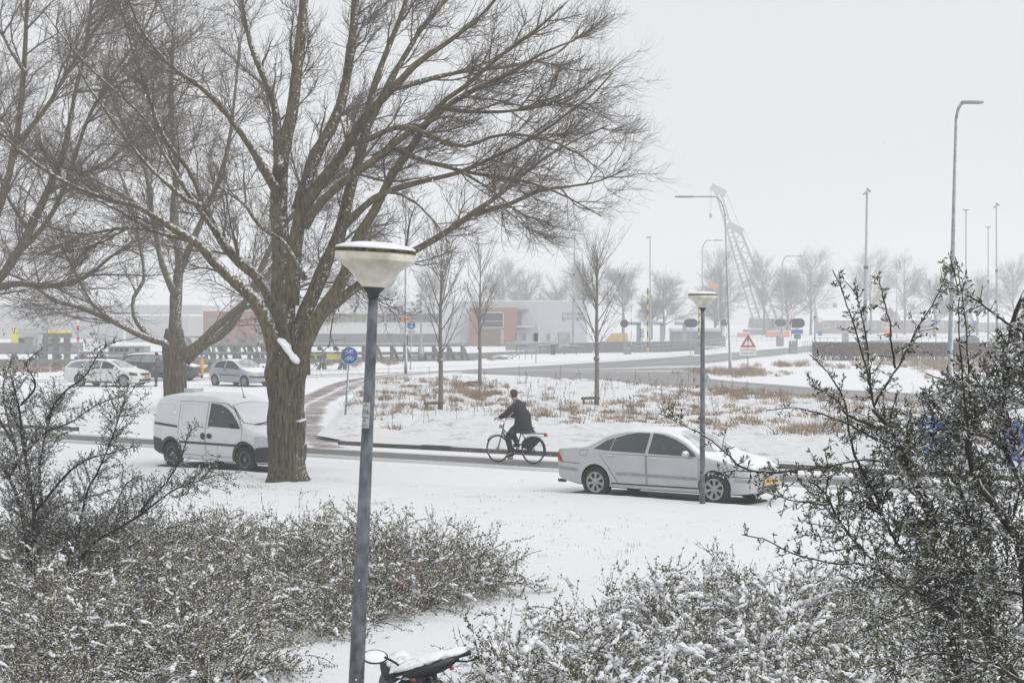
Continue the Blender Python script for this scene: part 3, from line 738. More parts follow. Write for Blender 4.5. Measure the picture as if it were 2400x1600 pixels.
# young vase-shaped trees in the verge, each tied to a low stake frame
YBARK = M_('young_bark', (0.16, 0.145, 0.125), 0.85, 0.25, 12, snow=(0.85, 1.1), wind=WIND, noise_amp=0.4, nscale=20)
STAKE = M_('mossy_stake', (0.09, 0.085, 0.045), 0.9, 0.3, 8, snow=(0.8, 1.0))
def young_tree(px, py, top, seed, label, spread=1.0):
    g = G(px, py); rng = np.random.default_rng(seed); ppm = FPX / g.y; H = (py - top) / ppm
    root = thing('young_tree', label, 'tree', (g.x, g.y, 0.05), group='young trees in the verge')
    tb = MB(); L = smooth_line([(0, 0, 0, 0.10), (0.02, 0, H * 0.25, 0.085), (0.0, 0, H * 0.5, 0.065), (0.03, 0, H * 0.75, 0.035), (0.05, 0, H, 0.008)], 22)
    tubes(tb, L[None, :, :3], L[None, :, 3], 10); ball(tb, (0, 0, H * 0.315), (0.12, 0.12, 0.10))
    tb.build('trunk', YBARK, root, True)
    A1, R1 = grow(rng, L[None, :, :3], L[None, :, 3], 36, (H * 0.30 * spread, H * 0.48 * spread), (26, 44), 10, (0.012, 0.026), 0.16, 0.05, 0.08, 0.32, 0.2)
    A2, R2 = grow(rng, A1, R1, 260, (0.4, 1.1), (22, 42), 6, (0.006, 0.010), 0.12, 0.1, 0.12, 0.15, 0.5, (0, 0, H * 0.4))
    A3, R3 = grow(rng, A2, R2, 650, (0.12, 0.30), (25, 50), 4, (0.005, 0.007), 0.1, 0.1, 0.15, 0.1, 0.6)
    cr = MB(); tubes(cr, A1, R1, 5, False); tubes(cr, A2, R2, 3, False); tubes(cr, A3, R3, 3, False)
    cr.build('crown', YBARK, root)
    for sx in (-0.5, 0.02):
        st = MB(); tube(st, [(sx, -0.16, -0.05), (sx, -0.16, 0.55)], 0.05, 8); st.build('stake', STAKE, root)
    st = MB(); beam(st, (-0.6, -0.16, 0.5), (0.12, -0.16, 0.52), 0.06, 0.10); st.build('crossbar', STAKE, root)
    return root
young_tree(1032, 980, 560, 31, 'young tree nearest the round blue cycle sign in the verge', 1.0)
young_tree(1124, 922, 590, 32, 'slender young tree between two others, farther back beside the road')
young_tree(1398, 966, 575, 33, 'young tree standing behind the cyclist and the silver sedan')

# far trees in the snow haze
def far_tree(px, base_y, top_y, Y, halfw, seed, label, dense=1.0, upr=0.12):
    g = P(px, base_y, Y); rng = np.random.default_rng(seed); ppm = FPX / Y
    H = (base_y - top_y) / ppm; W = halfw / ppm
    root = thing('bare_tree', label, 'tree', (g.x, Y, 0), group='bare trees beyond the canal')
    tb = MB(); L = smooth_line([(0, 0, 0, 0.30), (0.1, 0, H * 0.3, 0.24), (-0.1, 0.1, H * 0.6, 0.14), (0.05, 0, H * 0.92, 0.04)], 16)
    tubes(tb, L[None, :, :3], L[None, :, 3], 8); tb.build('trunk', FARTW, root)
    A1, R1 = grow(rng, L[None, :, :3], L[None, :, 3], int(26 * dense), (W * 0.8, W * 1.5), (30, 70), 8, (0.05, 0.11), upr, 0.1, 0.2, 0.25, 0.3, (0, 0, H * 0.3))
    A2, R2 = grow(rng, A1, R1, int(380 * dense), (W * 0.3, W * 0.7), (25, 60), 6, (0.02, 0.035), 0.08, 0.2, 0.25, 0.15, 0.5, (0, 0, H * 0.4))
    A3, R3 = grow(rng, A2, R2, int(3000 * dense), (W * 0.14, W * 0.34), (20, 60), 4, (0.012, 0.018), 0.05, 0.2, 0.25, 0.1, 0.7, (0, 0, H * 0.4))
    cr = MB(); tubes(cr, A1, R1, 4, False); tubes(cr, A2, R2, 3, False); tubes(cr, A3, R3, 3, False)
    cr.build('crown', FARTW, root)
    return root
FT = [(1010, 640, 300, 45, 'bare tree over the white ridged roof end'), (1180, 645, 300, 55, 'bare tree above the brick and glass entrance'), (1235, 655, 305, 48, 'round-headed bare tree above the roof air unit'), (1305, 675, 310, 45, 'low bare tree behind the plain end of the blue-grey building'),
      (1370, 630, 285, 55, 'tall bare tree beside the lettered wall end'), (1460, 640, 280, 55, 'tall bare tree behind the single round barrier signal'), (1555, 665, 270, 48, 'bare tree behind the yellow and black pole'), (1525, 690, 255, 32, 'small bare tree at the canal beside the steel portals'),
      (1690, 615, 300, 62, 'wide bare tree behind the orange lift basket'), (1675, 690, 290, 40, 'small bushy bare tree behind the grey shed'), (1790, 618, 330, 48, 'bare tree behind the lattice crane'), (1900, 610, 330, 66, 'broad bare tree over the snowy house roof'),
      (1845, 650, 320, 50, 'dark dense bare tree beside the far lamp'), (2040, 612, 340, 56, 'bare tree behind the tall floodlight mast'), (2120, 615, 335, 48, 'bare tree between the far houses'), (2190, 655, 300, 45, 'rounded bare tree behind the tall grey street lamp'),
      (2290, 670, 320, 50, 'bare tree behind the three thin masts'), (2375, 635, 330, 55, 'bare tree at the far end of the hedge'), (800, 690, 330, 60, 'bare tree beyond the long window bands'), (900, 668, 320, 55, 'bare tree beyond the roof of the blue-grey building')]
for i, (px, ty, Y, hw, lab) in enumerate(FT):
    Y *= 1.12; hw *= 1.15
    far_tree(px, 744 + FPX * CAMZ / Y, ty, Y, hw, 100 + i, lab, 1.3 if 'dense' in lab or 'bushy' in lab else 1.0)
# ------------------------------------------------------------------ vehicles (local x forward, y left, z up; origin on the ground between the axles)
def pchip(pts):
    p = np.array(pts, float); x, y = p[:, 0], p[:, 1]; h = np.diff(x); d = np.diff(y) / h
    m = np.zeros(len(x)); m[0], m[-1] = d[0], d[-1]
    for i in range(1, len(x) - 1):
        m[i] = 0 if d[i - 1] * d[i] <= 0 else 3 * (h[i - 1] + h[i]) / ((2 * h[i] + h[i - 1]) / d[i - 1] + (h[i] + 2 * h[i - 1]) / d[i])
    def f(q):
        q = np.clip(np.asarray(q, float), x[0], x[-1]); i = np.clip(np.searchsorted(x, q) - 1, 0, len(x) - 2)
        t = (q - x[i]) / h[i]; a, b, c, e = 2 * t**3 - 3 * t**2 + 1, t**3 - 2 * t**2 + t, -2 * t**3 + 3 * t**2, t**3 - t**2
        return a * y[i] + b * h[i] * m[i] + c * y[i + 1] + e * h[i] * m[i + 1]
    return f
def car_shell(top, bot, plan, belt, tum, rc=0.11, crown=0.04):
    T, B, W, BL, TU = pchip(top), pchip(bot), pchip(plan), pchip(belt), pchip(tum)
    x0, x1 = top[0][0], top[-1][0]
    u = np.linspace(0, 1, 84); xs = x0 + (x1 - x0) * (u - 0.75 * np.sin(2 * np.pi * u) / (2 * np.pi))
    rings = []
    for x in xs:
        t, b, w, bl, tu = float(T(x)), float(B(x)), float(W(x)), float(BL(x)), float(TU(x))
        r = min(rc, (t - b) * 0.3); cr = min(crown, (t - b) * 0.1); e = t - r - cr
        def Yw(z):
            if z <= bl:
                k = (bl - z) / max(0.1, bl - b); return w * (1 - 0.055 * k ** 2.2 - 0.012 * max(0, 1 - abs(k - 0.0) * 8))
            return w - 0.012 - (z - bl) * tu - 0.10 * tu * (z - bl) ** 2
        row = [(0, b), (Yw(b) * 0.86, b)]
        for z in np.linspace(b + min(0.03, (e - b) * 0.2), e, 13): row.append((Yw(z), z))
        ye = Yw(e)
        for a in (25, 50, 72): row.append((ye - r * (1 - math.cos(math.radians(a))), e + r * math.sin(math.radians(a))))
        yl, zl = row[-1]
        for k in (0.33, 0.66, 1.0): row.append((yl * (1 - k), zl + (t - zl) * (1 - (1 - k) ** 2)))
        rings.append([(x, -y, z) for y, z in row] + [(x, y, z) for y, z in row[-2:0:-1]])
    V = np.array(rings); n, S = V.shape[:2]; idx = np.arange(n * S).reshape(n, S)
    F = np.stack([idx[:-1], idx[1:], np.roll(idx, -1, 1)[1:], np.roll(idx, -1, 1)[:-1]], -1).reshape(-1, 4)
    bm = bmesh.new(); vs = [bm.verts.new(v) for v in V.reshape(-1, 3)]
    for f in F: bm.faces.new([vs[i] for i in f])
    bm.faces.new([vs[i] for i in idx[0]]); bm.faces.new([vs[i] for i in idx[-1][::-1]])
    bmesh.ops.recalc_face_normals(bm, faces=bm.faces[:])
    me = bpy.data.meshes.new('shell'); bm.to_mesh(me); bm.free()
    return me
def cut_arches(me, axles, r, halfw, depth=0.27, zc=None):
    body = bpy.data.objects.new('tmp_body', me); COL.objects.link(body); cut = []
    for ax in axles:
        for s in (-1, 1):
            mb = MB(); lathe(mb, [(r, -depth / 2 - 0.2), (r, depth / 2 + 0.2)], 36, Matrix.Translation((ax, s * (halfw - depth / 2 + 0.2), zc or r * 0.9)) @ Matrix.Rotation(math.pi / 2, 4, 'X'))
            o = obj('tmp_cut', mb.mesh('tmp_cut', DARK)); cut.append(o)
            bm = bmesh.new(); bm.from_mesh(o.data); bmesh.ops.recalc_face_normals(bm, faces=bm.faces[:]); bm.to_mesh(o.data); bm.free()
            md = body.modifiers.new('b', 'BOOLEAN'); md.operation = 'DIFFERENCE'; md.object = o; md.solver = 'EXACT'
            md.material_mode = 'TRANSFER'
    dg = bpy.context.evaluated_depsgraph_get(); dg.update()
    out = bpy.data.meshes.new_from_object(body.evaluated_get(dg))
    for o in cut + [body]: bpy.data.objects.remove(o)
    return out
AX = {'R': ((1, 0, 0), (0, 0, 1), (0, 1, 0)), 'L': ((1, 0, 0), (0, 0, 1), (0, -1, 0)), 'F': ((0, 1, 0), (0, 0, 1), (-1, 0, 0)), 'B': ((0, 1, 0), (0, 0, 1), (1, 0, 0)), 'T': ((1, 0, 0), (0, 1, 0), (0, 0, -1)),
      'FR': ((0.6, 0.8, 0), (0, 0, 1), (-0.8, 0.6, 0)), 'FL': ((-0.6, 0.8, 0), (0, 0, 1), (-0.8, -0.6, 0)), 'BR': ((0.707, -0.707, 0), (0, 0, 1), (0.707, 0.707, 0)), 'BL': ((-0.707, -0.707, 0), (0, 0, 1), (0.707, -0.707, 0))}
def panel(bvh, name, poly, side, material, parent, off=0.004, step=0.07, thick=0.0, ring=None):
    """polygon (u,v) of a side view laid onto the body shell; ring=w keeps only a seam of that width along its outline"""
    U, Vv, D = (Vector(a) for a in AX[side])
    if side in ('FR', 'FL'): poly = [(u + (0.68 if side == 'FR' else -0.68), v) for u, v in poly]
    bm = bmesh.new()
    if ring:
        n = len(poly); c = [sum(p[k] for p in poly) / n for k in (0, 1)]
        inn = []
        for i in range(n):
            a, b, d = (Vector(poly[j % n]) for j in (i - 1, i, i + 1))
            e1, e2 = (b - a).normalized(), (d - b).normalized(); nn = Vector((-(e1 + e2).y, (e1 + e2).x))
            if nn.length < 1e-6: nn = Vector((-e1.y, e1.x))
            nn.normalize()
            if nn.dot(Vector(c) - b) < 0: nn = -nn
            inn.append(b + nn * ring)
        vo = [bm.verts.new((p[0], p[1], 0)) for p in poly]; vi = [bm.verts.new((p[0], p[1], 0)) for p in inn]
        for i in range(n): bm.faces.new((vo[i], vo[(i + 1) % n], vi[(i + 1) % n], vi[i]))
    else:
        bm.faces.new([bm.verts.new((p[0], p[1], 0)) for p in poly])
    for ax in (0, 1):
        lo = min(p[ax] for p in poly); hi = max(p[ax] for p in poly); k = lo + step
        while k < hi:
            co = Vector((k, 0, 0)) if ax == 0 else Vector((0, k, 0)); no = Vector((1, 0, 0)) if ax == 0 else Vector((0, 1, 0))
            bmesh.ops.bisect_plane(bm, geom=bm.verts[:] + bm.edges[:] + bm.faces[:], plane_co=co, plane_no=no); k += step
    top = []
    for v in bm.verts:
        o = U * v.co.x + Vv * v.co.y - D * 5
        h = bvh.ray_cast(o, D)
        if h[0] is None:
            h = bvh.find_nearest(U * v.co.x + Vv * v.co.y - D * 0.8)
        nrm = h[1] if h[1].dot(D) < 0 else -h[1]
        v.co = h[0] + nrm * off
    bm.normal_update()
    for f in bm.faces:
        if f.normal.dot(D) > 0: f.normal_flip()
    if thick:
        r = bmesh.ops.extrude_face_region(bm, geom=bm.faces[:])
        for v in [g for g in r['geom'] if isinstance(g, bmesh.types.BMVert)]: v.co -= D * thick
    me = bpy.data.meshes.new(name); bm.to_mesh(me); bm.free(); me.materials.append(material)
    for p in me.polygons: p.use_smooth = True
    return obj(name, me, parent)
def mirror_poly(poly): return [(x, z) for x, z in poly]

ALLOY = M_('dusty_alloy', (0.34, 0.345, 0.35), 0.4, 0.15, 9, metal=0.7)
STEELR = M_('dark_steel_rim', (0.05, 0.05, 0.052), 0.5, 0.2, 9, metal=0.3)
LAMPC = M_('clear_lamp', (0.45, 0.47, 0.49), 0.12, 0.15, 30, spec=0.6)
LAMPR = M_('red_lamp', (0.42, 0.012, 0.016), 0.2, 0.1, 20)
PLATE = M_('yellow_plate', (0.58, 0.36, 0.10), 0.4, 0.06, 10)
CHROME = M_('chrome_trim', (0.6, 0.6, 0.61), 0.2, 0.05, 5, metal=0.9)
def glass(name, base, snow=None, amp=0.35, ns=3.0, rough=0.06):
    return M_(name, base, rough, 0.2, 2.0, snow=snow, noise_amp=amp, nscale=ns, spec=0.6)
def wheel_meshes(r, w, rr, spokes, style, rim_mat):
    t = MB(); Rx = Matrix.Rotation(math.pi / 2, 4, 'X')
    lathe(t, [(rr - 0.005, -w * 0.46), (rr + 0.02, -w * 0.5), (r - 0.03, -w * 0.5), (r - 0.006, -w * 0.42), (r, -w * 0.28), (r, w * 0.28), (r - 0.006, w * 0.42), (r - 0.03, w * 0.5), (rr + 0.02, w * 0.5), (rr - 0.005, w * 0.46)], 40, Rx, cap=False)
    ty = t.mesh('tyre', BLACK, True)
    m = MB()
    lathe(m, [(rr, -w * 0.44), (rr - 0.018, -w * 0.47), (rr - 0.03, -w * 0.36), (rr - 0.035, w * 0.4), (rr, w * 0.44)], 40, Rx, 0, cap=False)
    lathe(m, [(rr - 0.03, w * 0.06), (0.001, w * 0.08)], 32, Rx, 1)
    lathe(m, [(0.06, 0.0), (0.062, w * 0.3), (0.055, w * 0.41), (0.001, w * 0.42)], 20, Rx, 0)
    for k in range(spokes):
        a = 2 * math.pi * k / spokes; M = Matrix.Rotation(-a, 4, 'Y')
        if style == 'steel':
            prism(m, [(-0.03, rr * 0.45), (0.03, rr * 0.45), (0.045, rr * 0.88), (-0.045, rr * 0.88)], w * 0.16, w * 0.30, M @ Matrix.Rotation(math.pi / 2, 4, 'X'), 0)
        elif style == 'double':
            for s in (-1, 1):
                prism(m, [(s * 0.012 - 0.012, 0.04), (s * 0.012 + 0.012, 0.04), (s * 0.05 + 0.014, rr - 0.02), (s * 0.05 - 0.014, rr - 0.02)], w * 0.26, w * 0.40, M @ Rx, 0)
        else:
            prism(m, [(-0.034, 0.03), (0.034, 0.03), (0.022, rr * 0.55), (0.048, rr - 0.02), (-0.048, rr - 0.02), (-0.022, rr * 0.55)], w * 0.24, w * 0.40, M @ Rx, 0)
    return ty, m.mesh('rim', [rim_mat, STEELR])
def add_wheels(root, axles, track, r, w, rr, spokes, style, rim_mat):
    ty, rm = wheel_meshes(r, w, rr, spokes, style, rim_mat)
    for ax in axles:
        for s in (-1, 1):
            e = obj('wheel', None, root); e.empty_display_size = 0.1
            e.location = (ax, s * track, r - 0.01)
            if s > 0: e.rotation_euler = (0, 0, math.pi)
            obj('tyre', ty, e); obj('rim', rm, e)
def plate(root, M, txt):
    pb = MB(); box(pb, (-0.26, -0.056, 0), (0.26, 0.056, 0.012)); p = put(pb.build('number_plate', PLATE, root), M)
    if txt:
        t = obj('plate_lettering', text_mesh('plate_lettering', txt, 0.085, BLACKP, 0.42, 0.001), p); t.location = (0.02, 0, 0.014)
    return p
def mirror(root, x, y, z, material, s):
    mb = MB(); c = np.array((x, s * (y + 0.12), z)); V = ICOV * np.array((0.075, 0.115, 0.075)); V[:, 0] = np.where(V[:, 0] < -0.03, -0.03, V[:, 0])
    mb.add(V + c, ICOF); beam(mb, (x, s * (y - 0.03), z - 0.05), (x, s * (y + 0.06), z - 0.03), 0.05, 0.03); mb.build('wing_mirror', material, root, True)
def handle(bvh, root, x, z, material, s, L=0.2):
    h = bvh.ray_cast(Vector((x, s * 5, z)), Vector((0, -s, 0)))
    y = h[0].y if h[0] else s * 0.8
    mb = MB(); tube(mb, [(x - L / 2, y, z), (x - L / 2 + 0.02, y + s * 0.03, z + 0.004), (x + L / 2 - 0.02, y + s * 0.03, z), (x + L / 2, y, z - 0.006)], [0.012, 0.015, 0.015, 0.012], 8); mb.build('door_handle', material, root, True)

def make_car(name, label, loc, rz, d, group=None):
    root = thing(name, label, d.get('cat', 'car'), loc, rz, group)
    shell = car_shell(d['top'], d['bot'], d['plan'], d['belt'], d['tum'], d.get('rc', 0.11), d.get('crown', 0.04))
    shell.materials.append(d['paint']); shell.materials.append(DARK)
    bvh = BVHTree.FromPolygons([tuple(v.co) for v in shell.vertices], [tuple(p.vertices) for p in shell.polygons])
    body = cut_arches(shell, d['axles'], d['arch'], d['halfw'], 0.30, d['r'] + 0.015)
    for p in body.polygons: p.use_smooth = True
    try: body.set_sharp_from_angle(angle=math.radians(38))
    except Exception: pass
    body.name = 'body'; body.materials.clear(); body.materials.append(d['paint']); body.materials.append(DARK)
    mi = np.zeros(len(body.polygons), np.int32)
    for i, p in enumerate(body.polygons):
        c, n = p.center, p.normal
        for ax in d['axles']:
            rr = math.hypot(c.x - ax, c.z - d['r'] - 0.015)
            if rr < d['arch'] + 0.01 and abs(c.y) < d['halfw'] * 0.985 and (abs(n.y) < 0.5 and (n.x * (c.x - ax) + n.z * (c.z - d['r'])) < 0 or abs(n.y) > 0.9 and abs(c.y) < d['halfw'] - 0.2): mi[i] = 1
        if n.z < -0.7: mi[i] = 1
    body.polygons.foreach_set('material_index', mi)
    obj('body', body, root)
    for (nm, poly, sides, mat_, kw) in d['panels']:
        for s in ((sides,) if isinstance(sides, str) else sides): panel(bvh, nm, poly, s, mat_, root, **kw)
    add_wheels(root, d['axles'], d['track'], d['r'], d['tw'], d['rr'], *d['wheel'])
    for s in (-1, 1):
        mirror(root, *d['mirror'], d.get('mirror_mat', d['paint']), s)
        for hx, hz in d.get('handles', ()): handle(bvh, root, hx, hz, d.get('handle_mat', d['paint']), s)
    if 'extra' in d: d['extra'](root, bvh)
    return root
RL, FB = ('R', 'L'), ('F',)
def seam(poly): return ('door_seam', poly, RL, BLACKP, dict(ring=0.013, off=0.002))
def glaz(nm, poly, g, sides=RL): return (nm, poly, sides, g, dict(off=0.005))
def trimr(poly, nm='window_trim', w=0.018, mat_=None): return (nm, poly, RL, mat_ or BLACKP, dict(ring=-w * 0.8, off=0.003))

# --- silver saloon
SILV = M_('silver_paint', (0.47, 0.48, 0.495), 0.35, 0.05, 3, metal=0.45, snow=(0.52, 0.80), noise_amp=0.2, nscale=5)
SG = glass('saloon_glass', (0.035, 0.05, 0.052), (0.85, 1.2), 0.5, 4)
SWS = glass('saloon_windscreen', (0.30, 0.355, 0.36), (0.80, 1.10), 0.55, 2.6)
DUSTSILV = M_('grimy_silver_trim', (0.30, 0.30, 0.305), 0.5, 0.2, 8, metal=0.3)
SW1 = [(-0.10, 0.945), (0.96, 0.925), (0.88, 0.99), (0.68, 1.11), (0.44, 1.215), (0.16, 1.295), (-0.08, 1.325)]
SW2 = [(-0.98, 0.965), (-0.19, 0.948), (-0.17, 1.325), (-0.45, 1.315), (-0.70, 1.27), (-0.93, 1.20)]
SW3 = [(-1.38, 0.985), (-1.02, 0.967), (-0.97, 1.20), (-1.15, 1.13)]
def sedan_extra(root, bvh):
    gb = MB()
    for k in range(4):
        z = 0.585 + k * 0.03; h = bvh.ray_cast(Vector((5, 0, z)), Vector((-1, 0, 0))); beam(gb, (h[0].x + 0.012, -0.27, z), (h[0].x + 0.012, 0.27, z), 0.02, 0.014)
    gb.build('grille_bars', CHROME, root)
    h = bvh.ray_cast(Vector((5, 0, 0.42)), Vector((-1, 0, 0)))
    plate(root, Matrix.Translation((h[0].x + 0.025, 0, 0.45)) @ frame((0, 0, 0), (0, 1, 0), (1, 0, 0)), 'PN-LR-53')
    for s in (-1, 1):
        wb = MB(); tube(wb, [(1.16, s * 0.1 - 0.1, 1.0), (1.10, s * 0.1 + 0.42, 1.035)], 0.012, 6); wb.build('wiper', BLACKP, root)
    eb = MB(); tube(eb, [(-2.42, -0.55, 0.27), (-2.25, -0.55, 0.27)], 0.035, 10); eb.build('exhaust_pipe', STEELR, root)
SEDAN = dict(paint=SILV, axles=(1.357, -1.357), arch=0.345, r=0.315, tw=0.205, rr=0.215, halfw=0.86, track=0.745, wheel=(7, 'star', ALLOY), mirror=(0.80, 0.86, 0.965), handles=((-1.02, 0.86), (0.02, 0.84)),
  top=[(-2.39, 0.60), (-2.38, 0.78), (-2.35, 0.93), (-2.27, 1.01), (-2.1, 1.035), (-1.75, 1.065), (-1.58, 1.09), (-1.15, 1.305), (-0.88, 1.385), (-0.45, 1.425), (0.0, 1.425), (0.33, 1.385), (0.62, 1.28), (1.12, 1.0), (1.25, 0.965), (1.7, 0.885), (1.95, 0.80), (2.07, 0.72), (2.12, 0.62), (2.14, 0.48)],
  bot=[(-2.39, 0.42), (-2.2, 0.30), (-1.7, 0.22), (0, 0.19), (1.8, 0.19), (2.05, 0.21), (2.14, 0.27)],
  plan=[(-2.39, 0.56), (-2.36, 0.68), (-2.25, 0.775), (-2.0, 0.825), (-1.4, 0.86), (0, 0.865), (1.0, 0.86), (1.5, 0.84), (1.85, 0.775), (2.03, 0.66), (2.11, 0.52), (2.14, 0.38)],
  belt=[(-2.39, 0.94), (-1.0, 0.955), (1.0, 0.915), (2.14, 0.8)], tum=[(-2.39, 0.7), (-1.4, 0.62), (-0.5, 0.50), (0.6, 0.50), (1.2, 0.6), (2.14, 0.9)], extra=sedan_extra,
  panels=[trimr(SW1), trimr(SW2), trimr(SW3), glaz('front_door_window', SW1, SG), glaz('rear_door_window', SW2, SG), glaz('quarter_window', SW3, SG),
    ('windscreen', [(0.37, -0.50), (0.34, 0), (0.37, 0.50), (0.98, 0.66), (1.12, 0.35), (1.15, 0), (1.12, -0.35), (0.98, -0.66)], 'T', SWS, dict(off=0.004)),
    ('rear_window', [(-1.14, -0.50), (-1.12, 0), (-1.14, 0.50), (-1.60, 0.60), (-1.63, 0), (-1.60, -0.60)], 'T', SWS, dict(off=0.004)),
    seam([(-0.145, 0.90), (-0.14, 0.30), (1.02, 0.30), (1.03, 0.90)]), seam([(-0.155, 0.90), (-0.16, 0.30), (-0.82, 0.30), (-1.03, 0.60), (-1.25, 0.90)]),
    ('side_moulding', [(-0.86, 0.535), (-0.86, 0.475), (0.99, 0.458), (0.99, 0.515)], RL, DUSTSILV, dict(off=0.008, thick=0.0)),
    ('sill', [(-0.98, 0.315), (-0.98, 0.285), (1.0, 0.285), (1.0, 0.315)], RL, BLACKP, dict(off=0.003)),
    ('fuel_flap', [(-1.74, 0.83), (-1.55, 0.83), (-1.53, 0.95), (-1.72, 0.95)], RL, BLACKP, dict(ring=0.009, off=0.002)),
    ('tail_light', [(-2.40, 0.70), (-2.17, 0.70), (-2.22, 0.80), (-2.31, 0.93), (-2.40, 0.93)], RL, LAMPR, dict(off=0.006, step=0.04)),
    ('tail_light_inner', [(0.42, 0.70), (0.70, 0.70), (0.70, 0.90), (0.5, 0.88)], 'B', LAMPR, dict(off=0.006, step=0.04)),
    ('tail_light_inner', [(-0.42, 0.70), (-0.70, 0.70), (-0.70, 0.90), (-0.5, 0.88)], 'B', LAMPR, dict(off=0.006, step=0.04)),
    ('head_light', [(-0.26, 0.60), (0.10, 0.60), (0.12, 0.70), (0.04, 0.78), (-0.12, 0.79), (-0.25, 0.72)], 'FR', LAMPC, dict(off=0.006, step=0.04)),
    ('head_light', [(0.26, 0.60), (-0.10, 0.60), (-0.12, 0.70), (-0.04, 0.78), (0.12, 0.79), (0.25, 0.72)], 'FL', LAMPC, dict(off=0.006, step=0.04)),
    ('grille', [(-0.25, 0.57), (0.25, 0.57), (0.29, 0.67), (0.2, 0.71), (-0.2, 0.71), (-0.29, 0.67)], 'F', BLACKP, dict(off=0.004, step=0.05)),
    ('air_intake', [(-0.48, 0.27), (0.48, 0.27), (0.44, 0.36), (-0.44, 0.36)], 'F', BLACKP, dict(off=0.004)),
    ('bumper_seam', [(1.62, 0.565), (1.63, 0.58), (2.08, 0.545), (2.08, 0.53)], RL, BLACKP, dict(off=0.003)),
    ('bumper_seam', [(-1.72, 0.66), (-1.72, 0.672), (-2.37, 0.70), (-2.37, 0.685)], RL, BLACKP, dict(off=0.003)),
    ('bumper_strip', [(1.78, 0.455), (2.10, 0.44), (2.10, 0.50), (1.78, 0.515)], RL, DUSTSILV, dict(off=0.008)),
    ('bumper_strip', [(-1.78, 0.50), (-2.36, 0.53), (-2.36, 0.60), (-1.78, 0.565)], RL, DUSTSILV, dict(off=0.008))])
RZS = math.atan2(UD[1], UD[0])
sc_ = (G(1397, 1165) + G(1675, 1184)) / 2; sc_ = Vector((sc_.x - ND[0] * 0.80, sc_.y - ND[1] * 0.80, 0.0))
make_car('saloon_car', 'silver four-door saloon with snowy roof parked at the edge of the lawn', (sc_.x, sc_.y, 0.012), RZS, SEDAN)
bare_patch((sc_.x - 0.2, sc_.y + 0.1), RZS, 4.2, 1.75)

# --- white van
VANP = M_('white_van_paint', (0.66, 0.67, 0.69), 0.4, 0.04, 3, snow=(0.75, 1.0), noise_amp=0.12, nscale=4)
VG = glass('van_glass', (0.02, 0.025, 0.028), (0.9, 1.3), 0.5, 4)
VWS = M_('snowed_van_windscreen', (0.68, 0.70, 0.73), 0.6, 0.05, 3)
VBUMP = M_('grey_black_bumper', (0.028, 0.028, 0.030), 0.6, 0.15, 8)
VW1 = [(0.05, 1.05), (1.20, 1.03), (1.06, 1.16), (0.82, 1.35), (0.60, 1.475), (0.38, 1.55), (0.05, 1.58)]
def van_extra(root, bvh):
    rb = MB(); box(rb, (-1.45, -0.33, 1.80), (-1.12, 0.02, 1.90)); rb.build('roof_box', M_('roof_vent_grey', (0.5, 0.5, 0.51), 0.5, 0.1, 5, snow=(0.7, 1)), root)
    ab = MB(); tube(ab, [(0.42, 0.0, 1.72), (0.25, 0.0, 2.14)], [0.009, 0.004], 6); ball(ab, (0.42, 0, 1.72), (0.05, 0.03, 0.02)); ab.build('aerial', BLACKP, root)
    for s in (0, 1):
        wb = MB(); tube(wb, [(1.40, -0.5 + s * 0.55, 1.125), (1.34, -0.05 + s * 0.55, 1.165)], 0.014, 6); wb.build('wiper', BLACKP, root)
    h = bvh.ray_cast(Vector((5, 0, 0.45)), Vector((-1, 0, 0)))
    plate(root, Matrix.Translation((h[0].x + 0.03, 0, 0.45)) @ frame((0, 0, 0), (0, 1, 0), (1, 0, 0)), '')
def arch_lip(ax, r, z): return [(ax + r * math.cos(a), z + r * math.sin(a)) for a in np.linspace(-0.25, math.pi + 0.25, 20)]
def lip_band(ax, r0, r1, z): return [(ax + r1 * math.cos(a), z + r1 * math.sin(a)) for a in np.linspace(-0.2, math.pi + 0.2, 18)] + [(ax + r0 * math.cos(a), z + r0 * math.sin(a)) for a in np.linspace(math.pi + 0.2, -0.2, 18)]
